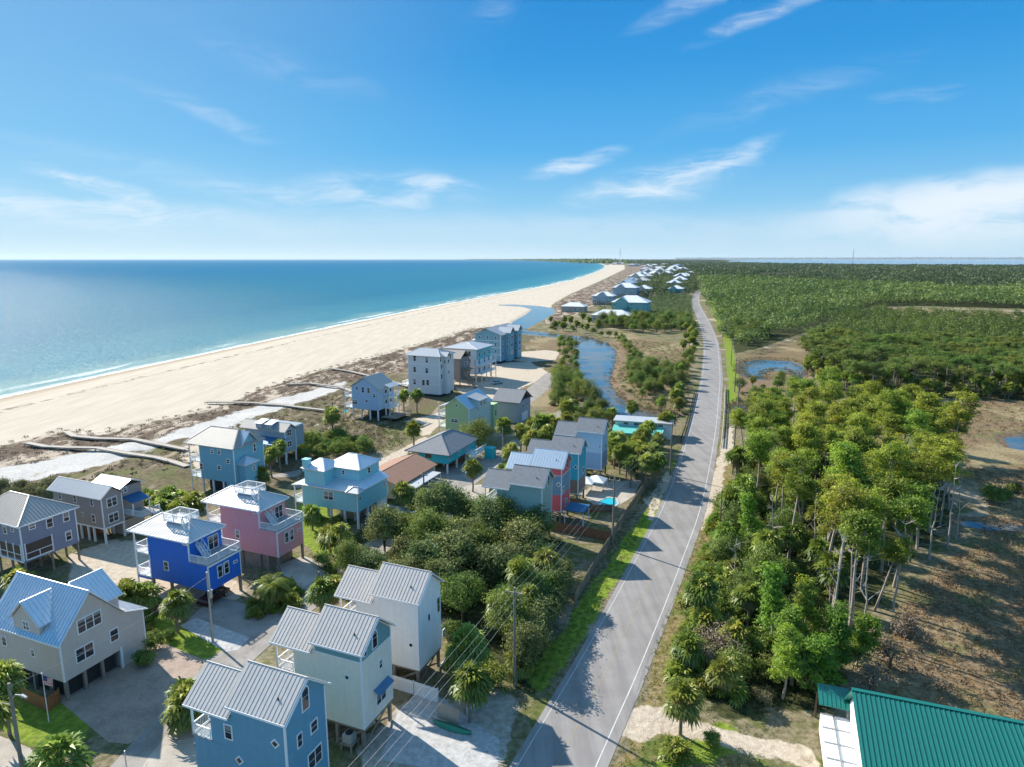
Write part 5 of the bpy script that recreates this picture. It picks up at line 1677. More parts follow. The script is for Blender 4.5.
def make_palm(h, seed, n=42, size=1.0, skirt=12):
    rg = np.random.default_rng(seed)
    tr, cr = Plant(), Plant()
    zs = np.linspace(0, h, 5)
    b_ = rg.normal(0, .08, (5, 2)).cumsum(0)
    P_ = np.c_[b_, zs]
    if h > .5: tr.tube(P_, .21, .17, n=8)
    else: tr.tube([(0, 0, 0), (0, 0, .3)], .2, .15)
    top = P_[-1] if h > .5 else np.array((0, 0, .25))
    for i in range(n):
        el_ = math.radians(rg.uniform(-32, 88) if h > .5 else rg.uniform(8, 85))
        a = rg.uniform(0, 6.28)
        d = np.array([math.cos(a) * math.cos(el_), math.sin(a) * math.cos(el_), math.sin(el_)])
        pet = size * rg.uniform(.75, 1.25)
        hub = top + d * pet
        cr.tube([top, hub], .03, .02, 0, 3, .3)
        dd = d + np.array((0, 0, -.45))
        fan(cr, hub, dd, size * rg.uniform(.85, 1.15), rg, 0, rg.uniform(.15, .75) + .2 * (el_ > .6), .35)
    for i in range(skirt):
        a = rg.uniform(0, 6.28); el_ = math.radians(rg.uniform(-75, -35))
        d = np.array([math.cos(a) * math.cos(el_), math.sin(a) * math.cos(el_), math.sin(el_)])
        hub = top + d * size * rg.uniform(.6, 1.0)
        fan(cr, hub, d + (0, 0, -.5), size * .8, rg, 1, rg.uniform(.2, .9), .3)
    return tr.mesh('palm_trunk', [M_PALMB]), cr.mesh('palm_crown', [L_PALM, L_DEADF]), h + size * 1.6


def make_date(h, seed):
    rg = np.random.default_rng(seed)
    tr, cr = Plant(), Plant()
    tr.tube([(0, 0, 0), (.05, 0, h * .5), (0, .05, h)], .34, .30, n=9)
    top = np.array((0, 0, h))
    for i in range(44):
        a = rg.uniform(0, 6.28); e0 = math.radians(rg.uniform(-5, 82)); ln = rg.uniform(2.3, 3.3)
        p = top.copy(); e = e0
        pts = [p.copy()]
        for k in range(10):
            p = p + np.array([math.cos(a) * math.cos(e), math.sin(a) * math.cos(e), math.sin(e)]) * ln / 10
            e -= math.radians(11)
            pts.append(p.copy())
        cr.tube(pts, .035, .01, 0, 3, .6)
        side = np.array([-math.sin(a), math.cos(a), 0])
        V, F_ = [], []
        for k in range(1, 11):
            wd = .62 * math.sin(math.pi * (.12 + .85 * k / 11))
            for sg in (-1, 1):
                for j in (0, .5):
                    c_ = pts[k] + (pts[k - 1] - pts[k]) * j
                    ax = (pts[k] - pts[k - 1]) * .9
                    b_ = len(V)
                    tip = c_ + side * sg * wd + ax * .9 + (0, 0, -.12)
                    V += [c_, c_ + side * sg * wd * .5 + ax * .2 + (0, 0, .05), tip, c_ + side * sg * wd * .5 + ax * .8]
                    F_.append((b_, b_ + 1, b_ + 2, b_ + 3))
        cr.add(V, F_, np.clip(rg.uniform(.25, .85) + rg.normal(0, .05, len(F_)), 0, 1))
    return tr.mesh('date_palm_trunk', [M_PALMB]), cr.mesh('date_palm_crown', [L_PALM]), h + 2


def make_round(h, w_, seed, mat, clumps=70, per=42, lsz=(.13, .27), trunk=True, hole=.25, low=.25, bark=None):
    """broad rounded crown of many leaf clumps with gaps"""
    rg = np.random.default_rng(seed)
    tr, cr = Plant(), Plant()
    zc = h * (.5 + low / 2)
    rz = h * (1 - low) / 2
    for i in range(4 if trunk else 3):
        a = rg.uniform(0, 6.28); r = rg.uniform(.1, .45) * w_ / 2
        e = np.array([math.cos(a) * r, math.sin(a) * r, zc + rg.uniform(-.1, .3) * rz])
        tr.tube([(0, 0, 0), e * (.25, .25, .5), e], .05 + .016 * h, .04, n=5)
    for i in range(clumps):
        d = rg.normal(size=3); d /= np.linalg.norm(d)
        if d[2] < -.55: d[2] *= -1
        f = rg.uniform(.55, 1.0) if rg.random() > hole else rg.uniform(.2, .6)
        lob = 1 + .22 * math.sin(3 * math.atan2(d[1], d[0]) + seed) + .12 * math.sin(5 * d[2] + seed * 2)
        cc = np.array([d[0] * w_ / 2 * f * lob, d[1] * w_ / 2 * f * lob, zc + d[2] * rz * f * lob])
        r = rg.uniform(.09, .17) * w_ + .1
        k = per
        pts = cc + rg.normal(0, 1, (k, 3)) * r * (.55, .55, .42)
        pts[:, 2] = np.maximum(pts[:, 2], .08)
        V, F_ = leaf_quads(pts, lsz, rg, .25, .62, np.array((0, 0, zc * .6)))
        cr.add(V, F_, np.clip(rg.uniform(.1, .75) + rg.normal(0, .13, k), 0, 1))
    return tr.mesh('trunk', [bark or M_OAKB]), cr.mesh('crown', [mat]), h


PROTO = {
    'pine': [make_pine(h, 11 + i, w_) for i, (h, w_) in enumerate(((15.5, .72), (17, .8), (14, .68), (18, .78), (14.5, .85), (16, .62), (13, .6), (17.5, .7)))],
    'wood_pine': [make_pine(h, 31 + i, 1.25, False, L_PINE2) for i, h in enumerate((12, 13.5, 11, 12.5))],
    'young_pine': [make_pine(h, 41 + i, .9, True) for i, h in enumerate((7.5, 9, 10.5))],
    'snag': [make_snag(h, 61 + i) for i, h in enumerate((12, 14, 10.5, 8))],
    'palm': [make_palm(h, 71 + i, 52, size=s_) for i, (h, s_) in enumerate(((4.2, 1.3), (5.4, 1.35), (3.2, 1.2), (6.5, 1.4), (2.2, 1.2)))],
    'palmetto': [make_palm(0, 91 + i, 34, .95, 3) for i in range(3)],
    'date': [make_date(2.4, 99)],
    'oak': [make_round(h, w_, 101 + i, L_OAK, 110, 62, (.11, .24), True, .2, .2) for i, (h, w_) in enumerate(((7.5, 6.4), (8.6, 7.2), (6.4, 5.6), (7.8, 5.8), (5.6, 6.2)))],
    'bush': [make_round(h, w_, 121 + i, L_BUSH, 64, 60, (.08, .17), False, .3, .0) for i, (h, w_) in enumerate(((2.6, 3.6), (3.4, 4.2), (2.0, 3.0)))],
    'olive': [make_round(h, w_, 131 + i, L_OLIVE, 50, 56, (.07, .15), False, .3, .0) for i, (h, w_) in enumerate(((2.2, 3.4), (1.4, 2.6)))],
    'brush': [make_round(h, w_, 141 + i, L_BROWN, 44, 34, (.06, .17), False, .5, .0) for i, (h, w_) in enumerate(((4.6, 4.6), (3.4, 4.0)))],
    'tree': [make_round(h, w_, 151 + i, L_BUSH, 110, 64, (.09, .20), True, .25, .22) for i, (h, w_) in enumerate(((7.5, 6.5), (6, 5.5), (9, 7)))],
}
NAMES = dict(pine='pine_tree', wood_pine='pine_tree', young_pine='young_pine', snag='dead_tree', palm='palm_tree', palmetto='palmetto', date='date_palm', oak='oak_tree', bush='shrub', olive='shrub', brush='shrub', tree='leafy_tree')
CATS = dict(pine='pine tree', wood_pine='pine tree', young_pine='pine tree', snag='dead tree', palm='palm tree', palmetto='palmetto', date='palm tree', oak='oak tree', bush='shrub', olive='shrub', brush='shrub', tree='tree')
PART = dict(palm='fronds', palmetto='fronds', date='fronds', snag='limbs')
rnd = random.Random(5)


def plant(kind, x, y, label, group=None, scale=1.0, var=None, h=None, z=0.0):
    v = PROTO[kind][rnd.randrange(len(PROTO[kind])) if var is None else var]
    if h and var is None: v = min(PROTO[kind], key=lambda q: abs(q[2] - h))
    if h: scale = h / v[2]
    e = empty(NAMES[kind], (x, y, z), rnd.uniform(0, 6.28), label, CATS[kind], group)
    e.scale = (scale * rnd.uniform(.92, 1.08), scale * rnd.uniform(.92, 1.08), scale)
    for nm, me in (('stem' if kind in ('bush', 'olive', 'brush', 'palmetto') else 'trunk', v[0]), (PART.get(kind, 'foliage' if kind in ('bush', 'olive', 'brush') else 'crown'), v[1])):
        o = bpy.data.objects.new(nm, me)
        COL.objects.link(o)
        o.parent = e
    PLANTED.append((x, y))
    return e


PLANTED = []


def inside(pl, x, y):
    ok = False
    n = len(pl)
    for i in range(n):
        (ax, ay), (bx, by) = pl[i], pl[(i + 1) % n]
        if (ay > y) != (by > y) and x < (bx - ax) * (y - ay) / (by - ay) + ax: ok = not ok
    return ok


def scatter(px_poly, dist, limit=10000, seed=1, avoid=()):
    """points at least dist apart inside a polygon given in the photograph"""
    pl = poly(px_poly)
    rg = random.Random(seed)
    xs, ys = [q[0] for q in pl], [q[1] for q in pl]
    x0, x1, y0, y1 = min(xs), max(xs), min(ys), max(ys)
    g, out_ = {}, []
    area = (x1 - x0) * (y1 - y0)
    for _ in range(int(min(400000, area / dist ** 2 * 6))):
        x, y = rg.uniform(x0, x1), rg.uniform(y0, y1)
        if not inside(pl, x, y): continue
        if any(inside(a_, x, y) for a_ in avoid): continue
        c_ = (int(x // dist), int(y // dist))
        if any((q[0] - x) ** 2 + (q[1] - y) ** 2 < dist * dist for i in (-1, 0, 1) for j in (-1, 0, 1) for q in g.get((c_[0] + i, c_[1] + j), ())): continue
        g.setdefault(c_, []).append((x, y))
        out_.append((x, y))
    out_.sort(key=lambda q: q[0] ** 2 + q[1] ** 2)
    return out_[:limit]


WAVOID = [poly(q) for q in (CREEK_PX, POND_PX, POOL_PX)]

# ---- the pine wood right of the road
G_P = 'tall pines in the wood right of the road'
PINE_PX = [(744, 462), (770, 436), (820, 432), (900, 442), (952, 466), (958, 508), (912, 560), (880, 615), (845, 640), (815, 605), (785, 570), (757, 535)]
for (x, y) in scatter(PINE_PX, 4.5, 135, 3):
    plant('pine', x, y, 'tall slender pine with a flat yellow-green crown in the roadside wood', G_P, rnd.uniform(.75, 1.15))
for px, py, hh_ in ((828, 640, 14), (850, 628, 15), (862, 640, 13), (835, 600, 15), (775, 560, 10), (736, 590, 7), (955, 540, 13), (948, 548, 14), (893, 612, 13), (790, 520, 11), (930, 560, 12), (812, 560, 12)):
    q = W(px, py)
    plant('snag', q.x, q.y, 'bare grey dead tree standing among the roadside pines', 'dead trees in the wood right of the road', h=hh_)
for (x, y) in scatter([(780, 690), (800, 640), (850, 655), (868, 665), (830, 700), (775, 705)], 3.6, 17, 8) + [tuple(W(772, 655)[:2]), tuple(W(748, 560)[:2])]:
    plant('young_pine', x, y, 'bushy bright green young pine at the front of the wood', 'young pines at the front of the wood', rnd.uniform(.85, 1.1))
G_U = 'palms below the pines right of the road'
for (x, y) in scatter([(705, 700), (697, 640), (712, 570), (735, 480), (800, 452), (930, 470), (900, 520), (835, 580), (830, 690), (790, 715), (745, 715)], 5.4, 46, 4):
    plant('palm', x, y, 'cabbage palm in the understorey of the roadside pine wood', G_U, rnd.uniform(.8, 1.15))
for (x, y) in scatter([(712, 690), (700, 640), (712, 570), (730, 485), (748, 456), (830, 448), (940, 475), (900, 520), (835, 570), (835, 690), (750, 705)], 3.2, 140, 9):
    k = rnd.choice(('bush', 'bush', 'palmetto', 'bush', 'palmetto', 'olive', 'bush'))
    plant(k, x, y, {'bush': 'dense green shrub filling the roadside pine wood', 'palmetto': 'low fan palmetto filling the roadside pine wood', 'tree': 'leafy tree crowding under the roadside pines', 'olive': 'olive grey shrub filling the roadside pine wood'}[k],
          {'bush': 'shrubs in the wood right of the road', 'palmetto': 'palmettos in the wood right of the road', 'tree': 'leafy trees in the wood right of the road', 'olive': 'olive shrubs in the wood right of the road'}[k], rnd.uniform(.75, 1.2))
for (x, y) in scatter([(722, 560), (745, 480), (790, 470), (800, 540), (760, 600), (730, 620)], 5.5, 12, 14):
    plant('tree', x, y, 'leafy tree crowding under the roadside pines', 'leafy trees in the wood right of the road', rnd.uniform(.7, 1.0))
for px, py in ((718, 655), (728, 640), (708, 672), (735, 668), (890, 668), (905, 640), (870, 690)):
    q = W(px, py)
    plant('brush', q.x, q.y, 'bare twiggy grey-brown shrub at the edge of the pine wood', 'bare shrubs by the pine wood', rnd.uniform(.8, 1.1))
for px, py, hh_, lb in ((680, 735, 6.0, 'round-headed palm on the sandy verge opposite the driveway'), (686, 672, 5.0, 'palm with a full crown at the very edge of the road'), (706, 640, 4.6, 'bright fan palm leaning out beside the road edge'), (722, 600, 5.0, 'palm rising above roadside shrubs near the lone dark pole'), (700, 640, 4, 'small palm tucked behind the road-edge palm')):
    q = W(px, py)
    plant('palm', q.x, q.y, lb, h=hh_)
q = W(676, 757); plant('palmetto', q.x, q.y, 'spiky low palmetto on the sandy verge at the bottom edge', scale=1.1)
q = W(712, 745); plant('bush', q.x, q.y, 'low green shrub on the verge beside the sandy track', scale=.5)

# ---- the second wood beyond the pond
W2 = [(802, 368), (850, 396), (940, 397), (1095, 401), (1095, 326), (960, 323), (880, 318), (850, 322), (815, 342)]
w2 = scatter(W2, 6.3, 10000, 21, WAVOID)
for (x, y) in w2[:175]:
    plant('wood_pine', x, y, 'green pine in the far wood between pond and tan marsh', 'pines in the wood beyond the pond', rnd.uniform(.8, 1.05))
G_E = 'palms along the front of the wood beyond the pond'
for (x, y) in scatter([(800, 372), (850, 396), (940, 399), (1040, 401), (1040, 391), (940, 389), (860, 386), (815, 366)], 4.6, 70, 22):
    plant('palm', x, y, 'cabbage palm along the front edge of the far wood', G_E, rnd.uniform(.85, 1.2))
for (x, y) in scatter([(740, 345), (770, 335), (800, 326), (716, 310), (722, 338)], 6.0, 24, 23):
    plant('tree', x, y, 'dark leafy tree on the bank above the marsh pond', 'trees on the bank above the pond', rnd.uniform(.9, 1.2))
for (x, y) in scatter([(736, 392), (770, 385), (800, 392), (796, 402), (750, 440), (740, 432)], 4.4, 34, 24, WAVOID):
    k = rnd.choice(('palm', 'bush', 'tree'))
    plant(k, x, y, {'palm': 'palm between the pond and the pine wood', 'bush': 'shrub between the pond and the pine wood', 'tree': 'leafy tree between the pond and the pine wood'}[k], {'palm': 'palms between pond and wood', 'bush': 'shrubs between pond and wood', 'tree': 'trees between pond and wood'}[k], rnd.uniform(.5, .75))
for (x, y) in scatter([(985, 490), (1060, 485), (1060, 500), (990, 505)], 4, 12, 25):
    plant('bush', x, y, 'dark shrub at the right edge of the marsh', 'shrubs at the right edge of the marsh', rnd.uniform(.8, 1.2))

# ---- trees along the left of the road
G_L = 'palms lining the left edge of the road'
for i, d in enumerate(range(34, 82)):
    if d >= len(RC): break
for k in range(46):
    if rnd.random() < .22: continue
    yy = 205 + k * 6.2 + rnd.uniform(-2.5, 2.5)
    j = int(np.argmin(np.abs(RC[:, 1] - yy)))
    x, y = RC[j, 0] - 8.6 - rnd.uniform(0, 6.5), RC[j, 1] + rnd.uniform(-1, 1)
    if rnd.random() < .62: plant('palm', x, y, 'full-crowned palm lining the left edge of the road', G_L, rnd.uniform(.8, 1.1))
    else: plant('tree', x, y, 'green tree lining the left edge of the road', 'trees lining the left edge of the road', rnd.uniform(.6, .8))
for px, py, hh_ in ((626, 478, 6.5), (634, 476, 6.5), (642, 480, 7), (652, 478, 7), (645, 490, 7), (656, 488, 6.5), (620, 474, 6), (630, 488, 6), (637, 470, 6)):
    q = W(px, py)
    plant('palm', q.x, q.y, 'tall palm in the thick clump at the roadside below the motel', 'palm clump at the roadside', h=hh_ + 1.2)
for px, py, hh_, lb in ((612, 428, 6, 'palm against the creek behind the pale blue house'), (632, 424, 7, 'palm at the creek bend behind the flat white building'), (664, 436, 7, 'two-headed palm standing before the bridge railing'), (668, 434, 6, 'slender palm close to the bridge railing')):
    q = W(px, py)
    plant('palm', q.x, q.y, lb, h=hh_)
G_C = 'shrubs along the creek'
for (x, y) in scatter([(550, 402), (575, 398), (602, 412), (622, 424), (598, 430), (560, 416)], 3.6, 34, 31, WAVOID):
    k = rnd.choice(('bush', 'tree', 'olive', 'bush'))
    plant(k, x, y, 'green growth on the near bank of the creek', G_C, rnd.uniform(.7, 1.0))
for (x, y) in scatter([(555, 375), (572, 372), (580, 392), (560, 396)], 4, 9, 32, WAVOID):
    plant('tree', x, y, 'leafy tree on the inner bank of the creek', 'trees on the inner bank of the creek', rnd.uniform(.7, 1.0))
for (x, y) in scatter([(634, 372), (655, 366), (672, 372), (672, 388), (650, 394), (636, 388)], 3.6, 34, 33, WAVOID):
    plant('tree', x, y, 'round leafy tree in the meadow between creek and road', 'trees between creek and road', rnd.uniform(.55, .85))
for (x, y) in scatter([(628, 360), (690, 350), (686, 420), (664, 408), (630, 392)], 6, 22, 34, WAVOID):
    plant('olive', x, y, 'olive brush in the meadow between creek and road', 'brush between creek and road', rnd.uniform(.6, 1.0))
w4 = scatter([(688, 332), (640, 334), (604, 327), (596, 318), (640, 306), (680, 292), (690, 300)], 6.2, 4000, 35)
for (x, y) in w4[:95]:
    plant('tree', x, y, 'rounded green tree in the thicket left of the road bend', 'trees in the thicket left of the road', rnd.uniform(.75, 1.1))
for (x, y) in scatter([(548, 322), (600, 326), (600, 334), (560, 332), (548, 328)], 7, 26, 36, WAVOID):
    plant(rnd.choice(('bush', 'palm')), x, y, 'dark plant on the spit between lagoon and creek', 'plants on the spit by the lagoon', rnd.uniform(.9, 1.3))

# ---- oak thicket and gardens among the houses
G_O = 'live oaks in the thicket between the houses'
OAK_MORE = [(362, 572, .8), (388, 588, .8), (418, 590, .85), (442, 600, .8), (448, 552, .9), (462, 560, 1.0), (490, 545, .95), (512, 585, .95), (540, 575, .9), (428, 585, .9), (400, 548, .8), (522, 540, .9), (455, 530, .85), (485, 525, .9), (350, 580, .65), (470, 600, .85)]
for px, py, s_ in tuple(OAK_MORE) + ((372, 585, .85), (395, 600, .9), (405, 570, .95), (430, 560, 1.0), (455, 582, .95), (480, 565, 1.0), (500, 590, .9), (524, 566, 1.05), (470, 535, 1.0), (505, 545, 1.0), (440, 530, .9), (415, 540, .85), (385, 552, .8), (535, 548, 1.0)):
    q = W(px, py)
    if rnd.random() < .68: plant('oak', q.x, q.y, 'dense grey-green live oak in the thicket beside the lane', G_O, s_ * rnd.uniform(.8, 1.15))
    else: plant('tree', q.x, q.y, 'brighter leafy tree mixed into the oak thicket beside the lane', 'leafy trees mixed into the oak thicket', s_ * rnd.uniform(.85, 1.15))
for px, py, s_ in ((545, 622, .8), (554, 604, .75), (532, 652, .75), (524, 672, .7), (540, 636, .7), (560, 588, .6)):
    q = W(px, py)
    plant('oak', q.x, q.y, 'dark live oak at the road edge whose shadow falls across the asphalt', 'oaks at the left edge of the road', s_)
G_T = 'undergrowth right of the white narrow house'
for (x, y) in scatter([(448, 610), (520, 590), (556, 610), (548, 640), (520, 690), (470, 700), (450, 680)], 3.0, 46, 41):
    k = rnd.choice(('bush', 'palm', 'olive', 'tree', 'bush'))
    plant(k, x, y, 'leafy plant in the dark thicket right of the white narrow house', G_T, rnd.uniform(.7, 1.05))
for px, py, hh_, lb in ((470, 722, 5.5, 'big fan palm overhanging the white fence below the white house'), (520, 612, 7, 'broad palm topping the thicket left of the road'), (546, 596, 6, 'palm beside the fenced yard at the thicket edge'), (505, 640, 6, 'palm crown in front of the nearest wooden power pole'),
                        (10, 735, 7, 'tall palm at the left edge beside the dormer house'), (66, 805, 5.5, 'feathery palm rising from the bottom edge left of centre'), (-6, 760, 6, 'palm partly cut by the left edge'), (190, 728, 3.4, 'pale-fronded palm behind the blue narrow house'), (186, 715, 3.0, 'small palm by the paver drive'),
                        (118, 622, 3.6, 'palm in the row between dormer house and cobalt house, first from the left'), (133, 618, 4.0, 'palm in the middle of the row below the cobalt house porch'), (148, 616, 3.6, 'palm at the right of the row below the cobalt house'), (178, 632, 4.6, 'palm under the cobalt house wall beside the steel pole'), (128, 612, 3.6, 'palm behind the others in the row below the cobalt house'),
                        (22, 598, 3.4, 'small palm below the slate blue stilt house'), (322, 618, 4.6, 'palm between the pink house and the white narrow house'), (334, 612, 4.2, 'palm hugging the balcony of the white narrow house'), (342, 560, 5, 'palm in front of the light aqua house stilts'), (330, 555, 4, 'small palm left of the aqua house stilts'), (312, 530, 3.6, 'small palm on the lawn below the aqua house'),
                        (405, 520, 6.2, 'palm before the beige cottage porch'), (424, 518, 4.5, 'palm by the white shed of the beige cottage'), (473, 492, 6, 'palm standing in the shade beside the turquoise ranch house'), (511, 474, 6, 'palm between ranch house and the first narrow roofs'), (504, 452, 8, 'tall curved-trunk palm beside the pale green house'), (521, 455, 7, 'palm right of the tall curved palm'),
                        (541, 450, 8.5, 'tall palm in the dark group by the lane pole'), (549, 448, 8, 'second tall palm of the dark group by the lane pole'), (556, 452, 8, 'palm at the right of the dark group by the lane pole'), (533, 448, 7, 'palm at the left of the dark group by the lane pole'), (414, 446, 5.5, 'bushy round palm beside the white shell track'),
                        (404, 412, 6, 'thin palm on the vacant lot by the tall pale house, left one'), (417, 413, 6.5, 'thin palm on the vacant lot by the tall pale house, right one'), (333, 440, 8, 'lone palm behind the powder blue house pool'), (272, 478, 6.0, 'palm at the corner of the steel blue house'), (262, 490, 4, 'low palm before the entry of the steel blue house'), (281, 470, 6, 'palm between the steel blue house and its grey neighbour')):
    q = W(px, py)
    plant('palm', q.x, q.y, lb, h=hh_ + 1.2)
q = W(274, 606); plant('date', q.x, q.y, 'large feathery date palm in front of the pink house', scale=1.15)
q = W(478, 452); plant('tree', q.x, q.y, 'round dark tree against the wall of the pale green house', h=8.5, var=0)
q = W(156, 402 + 12); 
for pts, k, lb, gp, s_ in (([(150, 497), (200, 500), (206, 506), (170, 516), (146, 510)], 'palmetto', 'lush bright palmetto hedge plant between taupe and steel blue houses', 'hedge between taupe and steel blue houses', 1.5),
                           ([(296, 447), (330, 440), (366, 446), (368, 454), (330, 458), (300, 462)], 'bush', 'green hedge shrub behind the light aqua house', 'hedge behind the light aqua house', 1.1),
                           ([(0, 492), (40, 486), (60, 490), (40, 500), (0, 504)], 'olive', 'grey-green dune shrub by the slate blue house', 'dune shrubs by the slate blue house', 1.1),
                           ([(250, 618), (300, 600), (306, 612), (270, 622)], 'bush', 'low shrub at the foot of the date palm', 'shrubs round the date palm', .6),
                           ([(148, 628), (186, 640), (200, 652), (176, 645), (150, 634)], 'bush', 'low shrub on the lawn beside the steel pole', 'shrubs on the small lawn', .5),
                           ([(150, 648), (158, 640), (150, 664), (140, 672)], 'bush', 'green shrub at the corner of the dormer house', 'shrubs at the dormer house', .8),
                           ([(312, 568), (352, 560), (368, 590), (330, 596)], 'bush', 'shrub along the lane behind the white narrow house', 'shrubs along the lane', .8),
                           ([(380, 520), (420, 512), (450, 510), (430, 530), (390, 536)], 'bush', 'shrub on the cottage side of the oak thicket', 'shrubs by the beige cottage', .9),
                           ([(535, 452), (560, 446), (566, 458), (540, 464)], 'bush', 'bright shrub by the lane in front of the grey narrow roofs', 'shrubs by the lane', 1.0),
                           ([(500, 470), (530, 462), (540, 478), (505, 488)], 'bush', 'shrub beside the first narrow house', 'shrubs beside the first narrow house', .6)):
    for (x, y) in scatter(pts, 2.6, 26, len(lb)):
        plant(k, x, y, lb, gp, s_ * rnd.uniform(.8, 1.15))



# ---- far woods, too many to count: one mesh
def crowd(name, pts, label, mat, seed, hh_=(9, 13), rad=4.0, leaves=60, adaptive=True, lo=.15):
    rg = np.random.default_rng(seed)
    Vs, Fs, Ts, n = [], [], [], 0
    for (x, y) in pts:
        D_ = math.hypot(x, y)
        k = int(leaves * 1.9) if D_ < 700 else (int(leaves * 1.1) if D_ < 1200 else int(leaves * .5))
        R_ = rad if not adaptive else max(rad, D_ / 82)
        h = rg.uniform(*hh_) * (.8 + .4 * rg.random() ** 2)
        d = rg.normal(size=(k, 3)); d /= np.linalg.norm(d, axis=1)[:, None]
        d[:, 2] = np.where(d[:, 2] < -.35, -d[:, 2], d[:, 2])
        f = rg.uniform(.55, 1.05, k)[:, None]
        zc, rz = h * (.5 + lo / 2), h * (1 - lo) / 2
        c_ = np.c_[x + d[:, 0] * R_ * f[:, 0] * rg.uniform(.8, 1.1), y + d[:, 1] * R_ * f[:, 0], zc + d[:, 2] * rz * f[:, 0]]
        s_ = R_ * (.17 if D_ < 330 else .125)
        V, F_ = leaf_quads(c_, (s_ * .6, s_ * 1.25), rg, .3, .62, np.array((x, y, zc * .6)))
        V[:, 2] = np.maximum(V[:, 2], .05)
        Vs.append(V); Fs.append(F_ + n); n += len(V)
        big = float(vnoise(np.array([x / (28 + D_ * .05)]), np.array([y / (28 + D_ * .05)]), seed)[0])
        Ts.append(np.clip(.12 + .55 * big + rg.uniform(-.22, .32) + rg.normal(0, .10, k), 0, 1))
    o = bpy.data.objects.new(name, np_mesh(name, np.concatenate(Vs), np.concatenate(Fs), [mat], None, np.concatenate(Ts)))
    COL.objects.link(o)
    return tag(o, label, 'wood', kind='stuff')


L_FARP = leaf('far_pines', (.065, .115, .024), (.195, .25, .045), (.25, .27, .07), .36, hue=0)
L_FARM = leaf('mid_pines', (.060, .104, .028), (.168, .218, .052), (.21, .235, .07), .3, hue=0)
L_FARB = leaf('far_broadleaf', (.050, .082, .032), (.130, .168, .058), None, .3, hue=0)
crowd('far_wood', w2[175:], 'wood of green pines stretching back between pond and marsh', L_FARP, 71, (9, 13.5), 4.0, 100, False)
crowd('far_wood', w4[95:], 'green thicket left of the road running back to the beach houses', L_FARB, 72, (5, 9), 3.8, 60, False, .0)
W3 = [(716, 318), (706, 296), (704, 280), (760, 281), (960, 293), (1095, 294), (1095, 311), (920, 305.5), (872, 306), (835, 321), (800, 333), (770, 344), (738, 354), (726, 340)]
crowd('far_wood', scatter(W3, 8.2, 100000, 73), 'wide pine wood beyond the tan marsh strip', L_FARM, 73, (9, 14), 5.0, 60, True)


def far_pts(seed):
    rg = random.Random(seed)
    out_ = []
    pl = [(706, 283), (690, 296), (650, 300), (632, 292), (640, 284), (655, 272), (655, 266), (640, 262.6), (615, 262.2), (590, 261.4), (560, 260.6), (520, 260.1), (560, 259.75), (720, 259.75),
          (720, 262.9), (780, 264.5), (850, 265.5), (950, 266.2), (1030, 266.6), (1100, 266.6), (1100, 293.5), (960, 292.5), (760, 280), (704, 279)]
    wp = poly(pl)
    D_ = 480.0
    while D_ < 24000:
        sp = max(8.0, D_ / 62)
        na = int(math.radians(62) * D_ / sp)
        for k in range(na):
            a = math.radians(-16) + math.radians(62) * (k + rg.random()) / na
            d_ = D_ + rg.uniform(-.5, .5) * sp
            x, y = math.sin(a) * d_, math.cos(a) * d_
            if inside(wp, x, y): out_.append((x, y))
        D_ += sp * .9
    return out_


fp = far_pts(74)
CLEAR = [poly([(960, 290.6), (1100, 292.5), (1100, 297), (980, 296)]), poly([(755, 273.6), (800, 272.8), (800, 277.2), (755, 278)])]
fp = [q for q in fp if not any(inside(c_, *q) for c_ in CLEAR)]
crowd('far_wood', fp, 'woods fading to the horizon beyond the road and the beach houses', L_FARB, 75, (9, 13), 5.5, 56, True, .05)
# low dark far shore beyond the bay
crowd('far_wood', [(math.sin(a) * 88000, math.cos(a) * 88000) for a in np.radians(np.arange(14, 50, .05))], 'thin dark far shore beyond the bay', L_FARB, 76, (130, 210), 900, 22, False)


# ---- ground cover nobody could count: dune grass, marsh grass, rough yard grass
L_DUNE = leaf('dune_grass', (.085, .062, .042), (.21, .165, .105), (.13, .14, .05), .15, hue=0)
L_MARSH = leaf('marsh_grass', (.17, .11, .055), (.40, .285, .16), (.42, .22, .07), .2, hue=0)
L_YARD = leaf('yard_grass', (.085, .105, .028), (.22, .24, .07), (.30, .26, .13), .2, hue=0)
BUILT = [poly(q) for q in (CREEK_PX, POND_PX, POOL_PX, WHITE_PX)]
crowd('dune_grass', scatter(UP_PX, 3.0, 100000, 81, BUILT), 'dark brown dune grass in ragged clumps between beach and white sand', L_DUNE, 81, (.3, .9), 1.1, 16, False, 0)
crowd('dune_scrub', scatter([(-60, 500), (40, 480), (110, 466), (140, 455), (200, 440), (262, 418), (338, 393), (380, 392), (400, 420), (380, 440), (300, 440), (250, 440), (180, 470), (130, 480), (60, 492), (0, 505)], 2.6, 100000, 82, BUILT), 'olive and brown dune scrub behind the white sand strip', leaf('dune_scrub', (.070, .055, .032), (.17, .135, .075), (.14, .14, .05), .15, hue=0), 82, (.3, 1.0), 1.2, 18, False, 0)
crowd('marsh_grass', scatter([(860, 725), (868, 675), (900, 612), (940, 565), (980, 545), (990, 500), (965, 470), (1060, 470), (1130, 560), (1130, 800)], 1.35, 100000, 83), 'dry brown marsh grass beside the pine wood', L_MARSH, 83, (.4, 1.1), .75, 22, False, 0)
crowd('meadow_grass', scatter([(612, 338), (690, 346), (690, 400), (670, 420), (655, 411), (632, 400), (618, 380), (626, 352)], 3.2, 100000, 84, BUILT), 'olive meadow grass between creek and road', L_YARD, 84, (.4, 1.0), 1.5, 20, False, 0)
